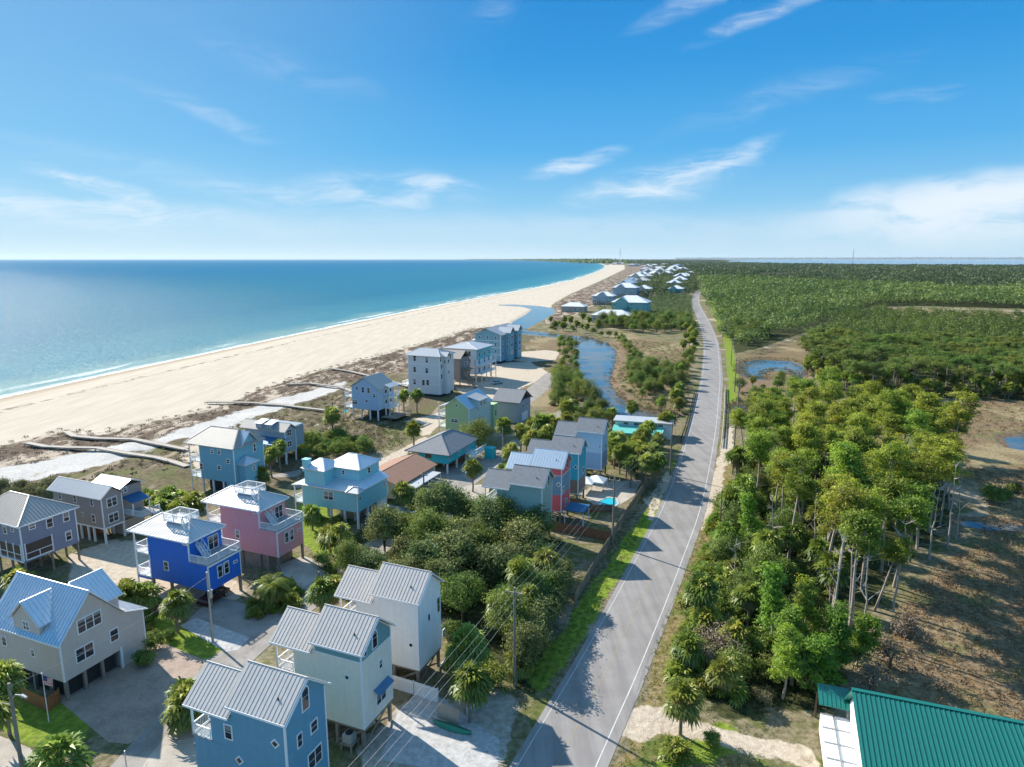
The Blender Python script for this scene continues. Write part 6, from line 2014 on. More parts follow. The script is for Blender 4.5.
crowd('marsh_grass', scatter([(905, 432), (930, 400), (985, 398), (1080, 402), (1080, 430), (1000, 432), (960, 446)], 3.0, 100000, 85, [poly(POND3_PX)]), 'pale dry grass of the far tan marsh', L_MARSH, 85, (.2, .6), 1.2, 16, False, 0)
crowd('verge_grass', scatter([(612, 770), (640, 690), (668, 612), (700, 532), (716, 484), (722, 500), (706, 560), (694, 640), (690, 690), (720, 720), (780, 730), (740, 790)], .95, 100000, 86, [poly(q) for q in SANDR_PX]), 'rough yellow-green grass on the right verge of the road', L_YARD, 86, (.15, .5), .5, 14, False, 0)

def bank(px, n, seed):
    pl = poly(px); rg = random.Random(seed); o = []
    for i in range(n):
        k = rg.randrange(len(pl)); a_, b_ = pl[k], pl[(k + 1) % len(pl)]; f = rg.random()
        o.append((a_[0] + (b_[0] - a_[0]) * f + rg.gauss(0, 1.3), a_[1] + (b_[1] - a_[1]) * f + rg.gauss(0, 1.3)))
    return o


crowd('reeds', bank(CREEK_PX, 520, 3) + bank(POND_PX, 420, 4) + bank(POOL_PX, 90, 5) + bank(CREEK2_PX, 200, 6), 'brown and green reeds fringing the creek and ponds', leaf('reeds', (.10, .085, .035), (.27, .235, .11), None, .2, hue=0), 87, (.4, 1.2), .9, 16, False, 0)
far_shore = []
for k in range(220):
    f = k / 219
    q = W(470 + 140 * f, 259.9 + 3.4 * f ** 2)
    far_shore.append((q.x, q.y + 60))
for k, (x, y) in enumerate(far_shore): pass
crowd('far_wood', far_shore, 'low dark wooded point at the end of the beach', L_FARB, 77, (15, 26), 330, 46, False, 0)

crowd('far_trees', [q for q in scatter([(578, 322), (600, 302), (632, 283), (650, 270), (690, 268), (693, 296), (652, 304), (632, 328)], 15, 100000, 91) if rnd.random() < .75], 'dark trees between the far beach houses', L_FARB, 91, (5, 8.5), 4.5, 44, False, 0)

crowd('rough_grass', scatter([(296, 452), (330, 420), (390, 416), (440, 424), (402, 446), (360, 466), (312, 470)], 2.0, 100000, 92, [poly(q) for q in SHELL_PX]), 'rough olive grass on the vacant lots by the white shell track', L_YARD, 92, (.2, .6), 1.0, 16, False, 0)
crowd('rough_grass', scatter([(575, 604), (600, 566), (612, 544), (648, 488), (668, 470), (655, 505), (628, 555), (590, 620), (556, 672), (530, 700), (512, 720), (520, 690), (545, 655)], .9, 100000, 93), 'rough green grass on the left verge of the road', leaf('verge_grass', (.055, .085, .020), (.145, .18, .04), (.22, .20, .08), .25, hue=0), 93, (.12, .4), .5, 14, False, 0)
for pts, k, lb, gp, s_, ds in (([(585, 334), (622, 342), (630, 362), (624, 380), (640, 402), (650, 400), (640, 360), (620, 336)], 'tree', 'small leafy bush crowding the right bank of the creek', 'small bushes on the right bank of the creek', .5, 5.2),  # creek-bank bushes, drawn with the leafy tree model at small size
                               ([(556, 336), (576, 340), (576, 372), (584, 394), (572, 396), (560, 370)], 'tree', 'small leafy bush on the left bank of the creek', 'small bushes on the left bank of the creek', .5, 5.0),  # bushes as well, from the same tree model
                               ([(96, 612), (150, 606), (156, 622), (110, 628)], 'palmetto', 'low fan palmetto in the bed below the cobalt house porch', 'palmettos below the cobalt house porch', 1.0, 2.0),
                               ([(236, 606), (262, 592), (300, 590), (306, 608), (262, 624)], 'palmetto', 'low fan palmetto around the feathery date palm', 'palmettos round the date palm', .9, 2.2),
                               ([(300, 512), (330, 516), (350, 540), (348, 556), (316, 552)], 'bush', 'rounded garden shrub on the lawn below the aqua house', 'garden shrubs below the aqua house', .7, 4.2),
                               ([(0, 604), (20, 590), (50, 584), (40, 596), (8, 612)], 'bush', 'garden shrub between the slate blue house and the dormer house', 'shrubs below the slate blue house', .8, 2.8),
                               ([(590, 444), (640, 450), (660, 446), (654, 470), (612, 470), (604, 456)], 'palm', 'leafy palm packed in the grove between pale blue house and motel', 'palm grove below the motel', 1.0, 3.6),
                               ([(520, 452), (566, 430), (580, 436), (560, 458), (536, 466)], 'palm', 'palm in the grove behind the grey narrow roofs', 'palm grove behind the grey roofs', 1.0, 4.2),
                               ([(676, 690), (686, 640), (702, 575), (717, 515), (730, 478), (742, 490), (730, 540), (716, 610), (708, 690)], 'palmetto', 'palmetto at the outer edge of the wood along the verge', 'palmettos along the right verge', 1.3, 2.2)):
    for (x, y) in scatter(pts, ds, 34, 300 + len(lb)):
        plant(k, x, y, lb, gp, s_ * rnd.uniform(.8, 1.2))


# ================================================================== SITE: drives, lanes, fences, poles, boats, far houses
M_PAVER = None
m, t, b = base_mat('brick_pavers')
geo = t.node('ShaderNodeNewGeometry')
br = t.node('ShaderNodeTexBrick')
t.l.new(t.mapping(geo.outputs['Position'], rot=(0, 0, math.radians(35)), scale=(2.2, 2.2, 1)), br.inputs['Vector'])
br.inputs['Color1'].default_value = (.36, .255, .19, 1); br.inputs['Color2'].default_value = (.44, .33, .255, 1); br.inputs['Mortar'].default_value = (.24, .20, .17, 1)
br.inputs['Scale'].default_value = 1.0; br.inputs['Mortar Size'].default_value = .03
n = t.noise(geo.outputs['Position'], .5, 5, .65)
t.l.new(t.mix(t.step(n, .35, .7), br.outputs[0], t.mix(1., br.outputs[0], (.72, .72, .72), 'MULTIPLY')), b.inputs['Base Color'])
b.inputs['Roughness'].default_value = .9
M_PAVER = m


def slabmat(name, c0, c1, sc=.35, stain=.75):
    m, t, b = base_mat(name)
    geo = t.node('ShaderNodeNewGeometry')
    p = geo.outputs['Position']
    n = t.noise(p, sc, 5, .65); g = t.noise(p, 4.0, 4, .7)
    c = t.mix(t.step(t.math('ADD', t.math('MULTIPLY', n, .65), t.math('MULTIPLY', g, .35)), .36, .64), c0, c1)
    s_ = t.noise(p, .9, 3, .5)
    c = t.mix(t.step(s_, .60, .72), c, t.mix(1., c, (stain, stain, stain), 'MULTIPLY'))
    t.l.new(c, b.inputs['Base Color'])
    b.inputs['Roughness'].default_value = .92
    b.inputs['Specular IOR Level'].default_value = .15
    t.l.new(t.bump(g, .4, .03), b.inputs['Normal'])
    return m


M_LANE = slabmat('lane_asphalt', (.23, .21, .19), (.32, .295, .27))
M_DRIVE = slabmat('drive_concrete', (.33, .295, .25), (.45, .405, .35))
M_GRAVEL = slabmat('white_gravel', (.34, .33, .32), (.50, .49, .475), 1.5, .8)


def slab(name, px, mat, label, z=.025, th=.1):
    pl = poly(px)
    a_ = sum(pl[i][0] * pl[(i + 1) % len(pl)][1] - pl[(i + 1) % len(pl)][0] * pl[i][1] for i in range(len(pl)))
    if a_ < 0: pl = pl[::-1]
    mb = MB(); mb.prism([(x, y, z) for x, y in pl], (0, 0, -th))
    o = mb.build(name, mat)
    return tag(o, label, 'driveway', kind='structure')


LANE_PX = [(60, 860), (118, 790), (165, 735), (224, 668), (275, 624), (318, 592), (360, 560), (402, 528), (440, 500), (478, 473), (508, 450), (536, 431), (562, 414), (580, 404)]
LN = np.array(smooth_line(poly(LANE_PX), 6))
strip('lane', LN, -2.6, 2.6, .045, M_LANE, 'pale narrow lane behind the row of houses', 'lane')
slab('driveway', [(60, 702), (70, 690), (92, 672), (128, 652), (150, 646), (160, 642), (204, 660), (196, 676), (180, 700), (160, 728), (128, 744), (108, 742)], M_PAVER, 'brick paver parking court of the dormer house')
slab('driveway', [(186, 622), (214, 596), (246, 604), (290, 622), (270, 632), (238, 660), (216, 640)], M_LANE, 'grey driveway under the cobalt house', .03)
slab('gravel', [(180, 626), (196, 618), (250, 638), (238, 650), (226, 652)], M_GRAVEL, 'white gravel parking patch by the steel pole', .05)
slab('driveway', [(274, 566), (304, 556), (352, 574), (326, 594), (298, 588)], M_DRIVE, 'sandy concrete driveway of the pink house')
slab('driveway', [(-40, 752), (0, 736), (30, 748), (62, 790), (-40, 800)], M_DRIVE, 'pale concrete apron in the bottom left corner')
slab('driveway', [(150, 756), (176, 724), (196, 708), (205, 725), (200, 800), (120, 800)], M_DRIVE, 'pale concrete drive beside the blue narrow house', .06)
slab('street', [(508, 404), (528, 388), (545, 374), (556, 371), (566, 375), (548, 390), (530, 404), (516, 410)], M_LANE, 'short paved street leading to the creek-side houses')
slab('driveway', [(408, 484), (420, 472), (462, 462), (482, 452), (486, 468), (462, 476), (430, 496)], M_LANE, 'dark driveway below the turquoise ranch house', .03)
slab('driveway', [(430, 506), (466, 486), (490, 484), (488, 498), (452, 520), (436, 516)], M_DRIVE, 'pinkish concrete drive beside the first narrow house', .06)
slab('driveway', [(254, 478), (300, 470), (306, 484), (280, 500), (262, 496)], M_LANE, 'grey parking pad between steel blue and aqua houses', .03)
slab('driveway', [(300, 420 + 12), (318, 424), (330, 428), (316, 436)], M_DRIVE, 'small drive behind the hedge', .03)
slab('driveway', [(578, 494), (600, 482), (642, 480), (634, 496), (618, 506), (596, 506)], M_DRIVE, 'concrete patio behind the teal narrow house', .03)
slab('driveway', [(420, 690), (446, 700), (470, 720), (500, 740), (498, 767), (440, 770), (380, 760), (398, 712)], M_GRAVEL, 'white gravel yard below the fenced white house', .02, .05)


POSTS = {}


def post(p, e, w_, z0, z1, mat, name='post'):
    k = (w_, round(z0, 2), round(z1, 2), mat.name)
    if k not in POSTS: POSTS[k] = MB().box(-w_ / 2, w_ / 2, -w_ / 2, w_ / 2, z0, z1).mesh('post', mat)
    o = bpy.data.objects.new(name, POSTS[k])
    COL.objects.link(o)
    o.parent = e
    o.location = p


def boardwalk(px, label, zt=.9):
    pts = [Vector((*W(*q, zt)[:2], 0)) for q in px]
    e = empty('boardwalk', pts[0], 0, label, 'boardwalk')
    o = pts[0]
    pts = [p - o for p in pts]
    d_, r_, p_ = MB(), MB(), MB()
    for a_, b_ in zip(pts[:-1], pts[1:]):
        L_ = (b_ - a_).length
        dr = (b_ - a_) / L_
        sd_ = Vector((dr.y, -dr.x, 0))
        n = max(1, int(L_ / .35))
        for i in range(n):
            c_ = a_ + dr * (i + .5) * L_ / n + Vector((0, 0, zt + rnd.uniform(-.012, .012)))
            d_.bar(c_ - sd_ * .75, c_ + sd_ * .75, L_ / n - .03, .06)
        k = max(1, int(L_ / 3.6))
        for i in range(k + 1):
            c_ = a_.lerp(b_, i / k)
            for s_ in (-1, 1): post(c_ + sd_ * .72 * s_, e, .12, -1, zt - .04, M_WOOD)
        for s_ in (-1, 1):
            r_.bar(a_ + sd_ * .8 * s_ + Vector((0, 0, zt - .16)), b_ + sd_ * .8 * s_ + Vector((0, 0, zt - .16)), .06, .2)
            r_.bar(a_ + sd_ * .72 * s_ + Vector((0, 0, zt + .06)), b_ + sd_ * .72 * s_ + Vector((0, 0, zt + .06)), .10, .06)
    d_.build('deck', M_WOODL, e); r_.build('rail', M_WOODL, e)


boardwalk([(187, 466), (172, 461), (156, 457), (125, 452.5), (97.6, 447.5), (68, 447), (45, 446), (27, 442.5)], 'long boardwalk over the dune ending nearest the left edge')
boardwalk([(186, 449), (156, 443), (133, 438.8), (97.6, 438), (74, 435.7), (66, 431)], 'upper boardwalk to the beach above the long one')
boardwalk([(326, 410), (300, 407), (282, 404.7), (252.5, 402.5), (206, 401.5)], 'boardwalk crossing the white sand strip behind the green hedge')
boardwalk([(352, 391), (340, 386.5), (309, 383), (286, 384)], 'short far boardwalk from the powder blue house')
boardwalk([(408, 386), (380, 378), (350, 371), (330, 368)], 'narrow boardwalk from the tall pale house to the beach')


def pole(base, label, h, arm=0.0, tf=False, name='power_pole', mat=None, r=.20, world=None, armdir=None, lamp=False):
    q = world if world is not None else W(*base)
    a_ = armdir if armdir is not None else math.radians(-22)
    e = empty(name, (q[0], q[1], 0), a_, label, 'pole')
    MB().tube([(0, 0, -.3), (0, 0, h * .5), (0, 0, h)], r, r * .62, 10).build('shaft', mat or M_POLE, e)
    if arm:
        ca = MB().box(-arm, arm, -.07, .07, h - .75, h - .60).build('crossarm', M_WOOD, e)
        mb = MB()
        for x in (-arm + .1, 0.12, arm - .1): mb.tube([(x, 0, h - .595), (x, 0, h - .3)], .05, .035, 6)
        mb.build('insulators', M_WHITE, ca)
    if tf:
        MB().tube([(.42, -.1, h - 3.3), (.42, -.1, h - 2.3)], .28, .28, 12).tube([(.42, -.1, h - 2.29), (.42, -.1, h - 2.2)], .2, .1, 12).build('transformer', M_STEEL, e)
    if lamp:
        MB().tube([(0, 0, h - 1.6), (.7, 0, h - .9), (1.7, 0, h - .7)], .05, .05, 8).build('lamp_arm', M_STEEL, e)
        MB().tube([(1.6, 0, h - .72), (2.2, 0, h - .78)], .14, .10, 8).build('lamp_head', M_STEEL, e)
    return Vector((q[0], q[1], h))


P1 = W(514.5, 686); P2 = W(612.5, 545)
P1 = Vector((P1.x, P1.y, 0)); P2 = Vector((P2.x, P2.y, 0))
dP = P2 - P1
H_P = 12.2
pole(None, 'nearest wooden power pole standing in the thicket left of the road', H_P, .95, world=P1)
pole(None, 'wooden power pole at the fenced pool yard left of the road', H_P, .95, world=P2)
P3 = P2 + dP * .98 + Vector((2.0, 0, 0))
pole(None, 'wooden power pole at the roadside before the bridge', H_P, .95, world=P3)
P0 = P1 - dP
row = [P0, P1, P2, P3]
for q, lb, hh_ in (((718.5, 550), 'lone dark pole without arms at the right edge of the road', 10.5),):
    pole(q, lb, hh_, 0, r=.13, mat=M_WOODB)
rp = []
for q, lb, hh_ in (((732.5, 474), 'near pole of the line beside the bridge, right of the road', 11.5), ((736.5, 424), 'tall pole of the line right of the bridge', 12.5), ((734.5, 392), 'third pole of the line right of the road, beyond the bridge', 12.5), ((731, 364), 'fourth pole of the line right of the road, by the pond', 12), ((722.5, 338), 'farthest pole of the line right of the road', 12)):
    rp.append(pole(q, lb, hh_, .9))
for q, lb, hh_, kw in (((213, 642), 'grey service pole with a transformer in front of the cobalt house', 9.6, dict(tf=True, mat=M_STEEL, r=.17)), ((28, 806), 'lamp pole with curved arm at the lower left corner', 12.2, dict(lamp=True)),
                       ((321, 612), 'short pole by the balcony of the white narrow house', 6.0, {}), ((343, 562), 'slim pole in front of the light aqua house', 6.5, {}), ((424.5, 510), 'dark wooden pole beside the beige cottage shed', 7.8, dict(arm=.9)),
                       ((502.5, 462), 'slim grey pole by the lane behind the pale green house', 8.5, dict(mat=M_STEEL, r=.12)), ((535.5, 446), 'lane pole standing among tall dark palms', 9.5, dict(mat=M_STEEL, r=.13)), ((369, 417), 'thin pole on the open lot left of the powder blue house', 7.5, {}), ((333.5, 425), 'thin pole on the open lot behind the hedge', 7, {})):
    pole(q, lb, hh_, **kw)
MB_ = MB().tube([(0, 0, 0), (0, 0, 2.6)], .06, .05, 8)
q = W(127.5, 775); o = MB_.build('marker_post', M_STEEL, None, (q.x, q.y, 0)); tag(o, 'short grey steel post by the bottom edge on the concrete drive', 'post')


def wire(a_, b_, sag, label, group=None, r=.013):
    a_, b_ = Vector(a_), Vector(b_)
    pts = []
    for i in range(17):
        f = i / 16
        p = a_.lerp(b_, f)
        p.z -= sag * 4 * f * (1 - f)
        pts.append(p - a_)
    o = MB().tube(pts, r, r, 5).build('power_line', M_WIRE, None, a_)
    tag(o, label, 'power line', group)


ax = Vector((math.cos(math.radians(-22)), math.sin(math.radians(-22)), 0))
for i in range(3):
    A_1, B_1 = row[i], row[i + 1]
    lbs = ('overhead wire of the line left of the road, nearest span', 'overhead wire of the line left of the road, span past the fenced yard', 'overhead wire of the line left of the road, span towards the bridge')
    for x in (-.85, .12, .85):
        wire(A_1 + ax * x + Vector((0, 0, H_P - .3)), B_1 + ax * x + Vector((0, 0, H_P - .3)), .55, lbs[i], ('near', 'middle', 'far')[i] + ' span of the overhead wires')
    wire(A_1 + Vector((0, 0, H_P - 2.6)), B_1 + Vector((0, 0, H_P - 2.6)), .7, ('lower telephone cable below the nearest wires', 'lower telephone cable past the fenced yard', 'lower telephone cable towards the bridge')[i])
for i in range(len(rp) - 1):
    wire(rp[i] - Vector((0, 0, .3)), rp[i + 1] - Vector((0, 0, .3)), .5, 'overhead wire of the line right of the road', 'wires right of the road')
s1, s2 = W(213, 642), W(28, 806)
wire((s2.x, s2.y, 11.9), (s1.x, s1.y, 9.0), .8, 'service wire from the lamp pole to the grey service pole')
ha = hA.e.matrix_basis @ Vector((.1, 5, 8.5))
wire((s2.x, s2.y, 10.2), (-62, 56, 10.5), .6, 'service wire running left from the lamp pole')


# ---- fences
def fence(px, label, h, mat, name='fence', board=.16, z=0.0, posts=True):
    pts = [Vector((*W(*q)[:2], 0)) for q in px]
    e = empty(name, pts[0], 0, label, 'fence')
    o = pts[0]
    pts = [p - o for p in pts]
    pn, ps = MB(), MB()
    for a_, b_ in zip(pts[:-1], pts[1:]):
        L_ = (b_ - a_).length
        n = max(1, int(L_ / board))
        for i in range(n):
            c_, d_ = a_.lerp(b_, (i + .04) / n), a_.lerp(b_, (i + .96) / n)
            mid = (c_ + d_) / 2
            pn.bar(c_ + Vector((0, 0, h / 2 + .03)), d_ + Vector((0, 0, h / 2 + .03)), .03, h + rnd.uniform(-.04, .04))
        for z_ in (.3, h - .25): pn.bar(a_ + Vector((.03, -.03, z_)), b_ + Vector((.03, -.03, z_)), .06, .09)
        k = max(1, int(L_ / 2.4))
        for i in range(k + 1):
            c_ = a_.lerp(b_, i / k)
            post(c_, e, .12, 0, h + .15, mat)
    pn.build('boards', mat, e)


M_FENCE = paint('fence_wood', (.30, .235, .17), .85, .22)
M_FENCER = paint('fence_redwood', (.27, .13, .07), .8, .25)
fence([(553, 531), (582, 536), (611, 542)], 'brown board fence on the near side of the pool yard', 1.8, M_FENCER)
fence([(611, 542), (630, 512), (648, 485)], 'weathered board fence between the pool yard and the road verge', 1.8, M_FENCE)
fence([(611, 543), (595, 568), (575, 604)], 'weathered board fence along the empty lot below the pool yard', 1.6, M_FENCE)
fence([(566, 505), (590, 512), (612, 512)], 'reddish board fence across the middle of the pool yard', 1.5, M_FENCER)
fence([(391, 688), (414, 695), (438, 703)], 'white vinyl fence beside the white narrow house', 1.7, M_WHITE, board=.3)
fence([(438, 718), (458, 726)], 'tan board fence screen behind the green canoe', 1.9, paint('tan_fence', (.45, .38, .30), .8, .1))
fence([(467, 714), (485, 694)], 'white fence panel at the thicket by the road', 1.8, M_WHITE, board=.3)
fence([(382, 508), (402, 512), (430, 518)], 'low white fence in front of the beige cottage', .9, M_WHITE, board=.3)
fence([(22, 700), (48, 712), (60, 702)], 'orange-brown board screen below the dormer house', 1.6, paint('cedar', (.34, .13, .045), .7, .2))
fence([(538, 512), (556, 522)], 'white stair rail beside the first narrow house', 1.1, M_WHITE, board=.3)

# ---- patio cover of the red striped house
pc = hT2.part('patio_cover', MB().box(.3, 4.2, .4, 4.6, 2.75, 2.9), M_BLUEROOF)
for x, y in ((4.0, .6), (4.0, 4.4), (.5, .6)): MB().box(x - .08, x + .08, y - .08, y + .08, 0, 2.74).build('cover_post', M_WHITE, pc)


# ---- pools
def pool(px, label, cut=1.0):
    pl = [Vector((*q, 0)) for q in poly(px)]
    c_ = sum(pl, Vector()) / len(pl)
    e = empty('pool', c_, 0, label, 'pool')
    L_ = [p - c_ for p in pl]
    if (L_[0].cross(L_[1])).z < 0: L_ = L_[::-1]
    k = MB()
    n = len(L_)
    out_ = [p * (1 + .5 / p.length) for p in L_]
    k.add([tuple(p) + () for p in [Vector((q.x, q.y, .12)) for q in L_]] + [Vector((q.x, q.y, .12)) for q in out_] + [Vector((q.x, q.y, 0)) for q in out_] + [Vector((q.x, q.y, 0)) for q in L_],
          [(i, n + i, n + (i + 1) % n, (i + 1) % n) for i in range(n)] + [(n + i, 2 * n + i, 2 * n + (i + 1) % n, n + (i + 1) % n) for i in range(n)] + [(i, (i + 1) % n, 3 * n + (i + 1) % n, 3 * n + i) for i in range(n)])
    k.build('coping', M_CONC, e)
    w_ = MB(); w_.add([Vector((q.x, q.y, .06)) for q in L_], [tuple(range(n))])
    w_.build('water', M_POOLW, e)


m, t, b = base_mat('pool_water')
b.inputs['Base Color'].default_value = (.02, .42, .52, 1)
b.inputs['Roughness'].default_value = .05
M_POOLW = m
pool([(596, 508), (600, 501), (608, 498), (616, 499), (617, 504), (611, 509), (603, 511)], 'bright turquoise pool in the fenced yard by the road')
pool([(334, 412), (340, 408), (349, 409), (346, 415), (337, 417)], 'small turquoise pool beside the powder blue house')
pool([(452, 398 - 22), (458, 373), (464, 374), (460, 377.5)], 'tiny pool by the sandy lot behind the tall house')


# ---- white canopies on the patio
def canopy(px, label, s_, h):
    q = W(*px)
    e = empty('canopy', (q.x, q.y, 0), rad(-22), label, 'canopy')
    a_ = s_ / 2
    mb = MB()
    v = [(-a_, -a_, h), (a_, -a_, h), (a_, a_, h), (-a_, a_, h), (0, 0, h + 1.0), (-a_, -a_, h - .25), (a_, -a_, h - .25), (a_, a_, h - .25), (-a_, a_, h - .25), (0, 0, h + .9)]
    mb.add(v, [(0, 1, 4), (1, 2, 4), (2, 3, 4), (3, 0, 4), (5, 6, 1, 0), (6, 7, 2, 1), (7, 8, 3, 2), (8, 5, 0, 3), (6, 5, 9), (7, 6, 9), (8, 7, 9), (5, 8, 9)])
    mb.build('cover', M_WHITE, e)
    for x in (-a_ + .05, a_ - .05):
        for y in (-a_ + .05, a_ - .05): MB().tube([(x, y, 0), (x, y, h)], .05, n=6).build('leg', M_STEEL, e)


canopy((585, 491), 'white pyramid canopy nearest the teal narrow house', 4.0, 2.3)
canopy((597, 490), 'white pyramid canopy toward the pool fence', 3.6, 2.3)


# ---- vehicles
def car(px, yaw, col, label, kind='car'):
    q = W(*px)
    e = empty('parked_' + kind, (q.x, q.y, .05), rad(yaw), label, kind)
    pm = paint('car_%.2f_%.2f_%.2f' % col, col, .3, .03)
    prof = [(-2.2, .35), (2.2, .35), (2.25, .75), (1.9, .95), (1.0, 1.0), (-2.1, 1.0), (-2.25, .8)]
    if kind == 'truck': prof = [(-2.7, .5), (2.6, .5), (2.65, 1.0), (1.2, 1.15), (-2.7, 1.15)]
    mb = MB(); mb.prism([(x, -.88, z) for x, z in prof], (0, 1.76, 0)); mb.build('body', pm, e)
    cab = [(-1.7, 1.0), (.95, 1.0), (.2, 1.5), (-1.2, 1.52)] if kind == 'car' else [(-.9, 1.15), (1.3, 1.15), (.7, 1.8), (-.7, 1.82)]
    mb = MB(); mb.prism([(x, -.76, z) for x, z in cab], (0, 1.52, 0)); g = mb.build('windows', M_GLASS, e)
    mb = MB(); mb.prism([(x, -.74, z + .012) for x, z in (cab[3], cab[2])] + [(cab[2][0], .74, cab[2][1] + .012), (cab[3][0], .74, cab[3][1] + .012)], (0, 0, .05)); mb.build('roof', pm, e)
    for x in (-1.4, 1.4):
        for y in (-.86, .86):
            w_ = MB().tube([(x, y - .11, .33), (x, y + .11, .33)], .34, n=14).build('wheel', M_DARK, e)
            MB().tube([(x, y - .115 if y < 0 else y + .105, .33), (x, y - .105 if y < 0 else y + .115, .33)], .2, n=10).build('rim', M_STEEL, w_)


car((214, 600), -110, (.05, .010, .013), 'dark red car parked beneath the cobalt house')
car((650, 436), 60, (.75, .76, .78), 'white pickup parked by the creek behind the palms', 'truck')
car((657, 432), 60, (.60, .64, .70), 'pale silver car parked next to the white pickup')
car((463, 372), -30, (.05, .06, .08), 'dark car parked beside the white turquoise-gabled house')
car((497, 384), 40, (.5, .52, .55), 'silver car at the edge of the sandy parking lot')
car((252, 492), -20, (.10, .12, .16), 'dark car on the pad between steel blue and aqua houses')

# canoe, air unit, small things
q = W(452, 729)
e = empty('canoe', (q.x, q.y, 0), rad(-24), 'upturned green canoe lying by the tan fence', 'canoe')
prof = []
mb = MB()
nst = 13
for i in range(nst):
    f = -1 + 2 * i / (nst - 1)
    wd = .46 * (1 - abs(f) ** 2.2) + .015
    for k in range(9):
        a = math.pi * k / 8
        mb.v.append((f * 2.3, math.cos(a) * wd, .1 + math.sin(a) * (.40 * (1 - .35 * abs(f) ** 3))))
for i in range(nst - 1):
    for k in range(8): mb.f.append((i * 9 + k, (i + 1) * 9 + k, (i + 1) * 9 + k + 1, i * 9 + k + 1))
mb.build('hull', paint('canoe_green', (.02, .22, .13), .4, .08), e)
MB().bar((-2.3, 0, .52), (2.3, 0, .52), .05, .04).build('keel', M_DARK, e)
q = W(350, 748)
e = empty('air_conditioner', (q.x, q.y, 0), rad(-22), 'beige air-conditioning unit on a stand beneath the cream house', 'air conditioner')
MB().box(-.5, .5, -.5, .5, .9, 1.75).build('cabinet', paint('beige_metal', (.42, .40, .35), .5), e)
MB().tube([(0, 0, 1.751), (0, 0, 1.80)], .38, n=16).build('fan_grille', M_DARK, e)
MB().box(-.7, .7, -.7, .7, .75, .9).box(-.65, -.5, -.65, -.5, 0, .75).box(.5, .65, -.65, -.5, 0, .75).box(.5, .65, .5, .65, 0, .75).box(-.65, -.5, .5, .65, 0, .75).build('stand', M_WOOD, e)
q = W(398, 520)
e = empty('shed', (q.x, q.y, 0), rad(-22), 'small white garden shed behind the low white fence', 'shed')
MB().box(-1.6, 1.6, -1.2, 1.2, 0, 2.1).build('wall', M_WHITE, e)
mb = MB(); gable_roof(mb, 'x', -1.8, 1.8, -1.45, 1.45, 2.1, 2.7, rib=0, th=.08); mb.build('roof', M_ROOFW, e)
MB().box(1.601, 1.64, -.45, .45, .05, 1.8).build('door', M_STEEL, e)
q = W(411, 519)
e = empty('covered_boat', (q.x, q.y, 0), rad(30), 'small boat under a blue cover beside the white shed', 'boat')
mb = MB(); mb.prism([(-2, -.8, .5), (1.4, -.8, .5), (2.3, 0, .6), (1.4, .8, .5), (-2, .8, .5)], (0, 0, .55)); mb.build('hull', M_WHITE, e)
mb = MB(); mb.add([(-2.05, -.85, 1.06), (1.4, -.85, 1.06), (2.35, 0, 1.1), (1.4, .85, 1.06), (-2.05, .85, 1.06), (-.6, 0, 1.5)], [(0, 1, 5), (1, 2, 5), (2, 3, 5), (3, 4, 5), (4, 0, 5)]); mb.build('cover', paint('blue_tarp', (.08, .22, .42), .6), e)
MB().box(-1.8, 1.6, -.5, .5, .2, .49).build('trailer', M_STEEL, e)

# flag on its pole
q = W(49, 722)
e = empty('flag_pole', (q.x, q.y, 0), 0, 'white flag pole with a limp red-white-blue flag before the dormer house', 'flag pole')
MB().tube([(0, 0, 0), (0, 0, 5.6)], .05, .035, 8).tube([(0, 0, 5.6), (0, 0, 5.75)], .07, .07, 8).build('mast', M_WHITE, e)
m, t, b = base_mat('flag_cloth')
tcn = t.node('ShaderNodeTexCoord'); sp = t.node('ShaderNodeSeparateXYZ'); t.l.new(tcn.outputs['Object'], sp.inputs[0])
st = t.math('GREATER_THAN', t.math('FRACT', t.math('MULTIPLY', sp.outputs[2], 6.5)), .5)
c = t.mix(st, (.55, .03, .05), (.75, .75, .75))
cant = t.math('MULTIPLY', t.math('GREATER_THAN', sp.outputs[2], 4.85), t.math('LESS_THAN', sp.outputs[0], .5))
t.l.new(t.mix(cant, c, (.03, .05, .22)), b.inputs['Base Color'])
mb = MB()
for i in range(9):
    for k in range(6):
        x = .04 + i * .12
        mb.v.append((x, .10 * math.sin(i * 1.1 + k * .4) * (i / 8), 5.45 - k * .2 - .05 * i))
for i in range(8):
    for k in range(5): mb.f.append((i * 6 + k, (i + 1) * 6 + k, (i + 1) * 6 + k + 1, i * 6 + k + 1))
mb.build('flag', m, e)


def bench(px, yaw, label):
    q = W(*px)
    e = empty('box_on_post', (q.x, q.y, 0), rad(yaw), label, 'box_on_post')  # small dark object of unclear kind, shaped as a box on a post
    MB().box(-.06, .06, -.06, .06, 0, 1.05).build('post', M_WOOD, e)
    mb = MB()
    pr = [(-.14, 1.05), (.14, 1.05)] + [(.14 * math.cos(a), 1.25 + .14 * math.sin(a)) for a in np.linspace(0, math.pi, 7)]
    mb.prism([(-.28, y, z) for y, z in pr], (.56, 0, 0)); mb.build('box', M_DARK, e)


bench((171, 735), -30, 'small dark box on a post by the concrete drive')
bench((664, 470), 60, 'dark box on a post on the sandy verge below the bridge')


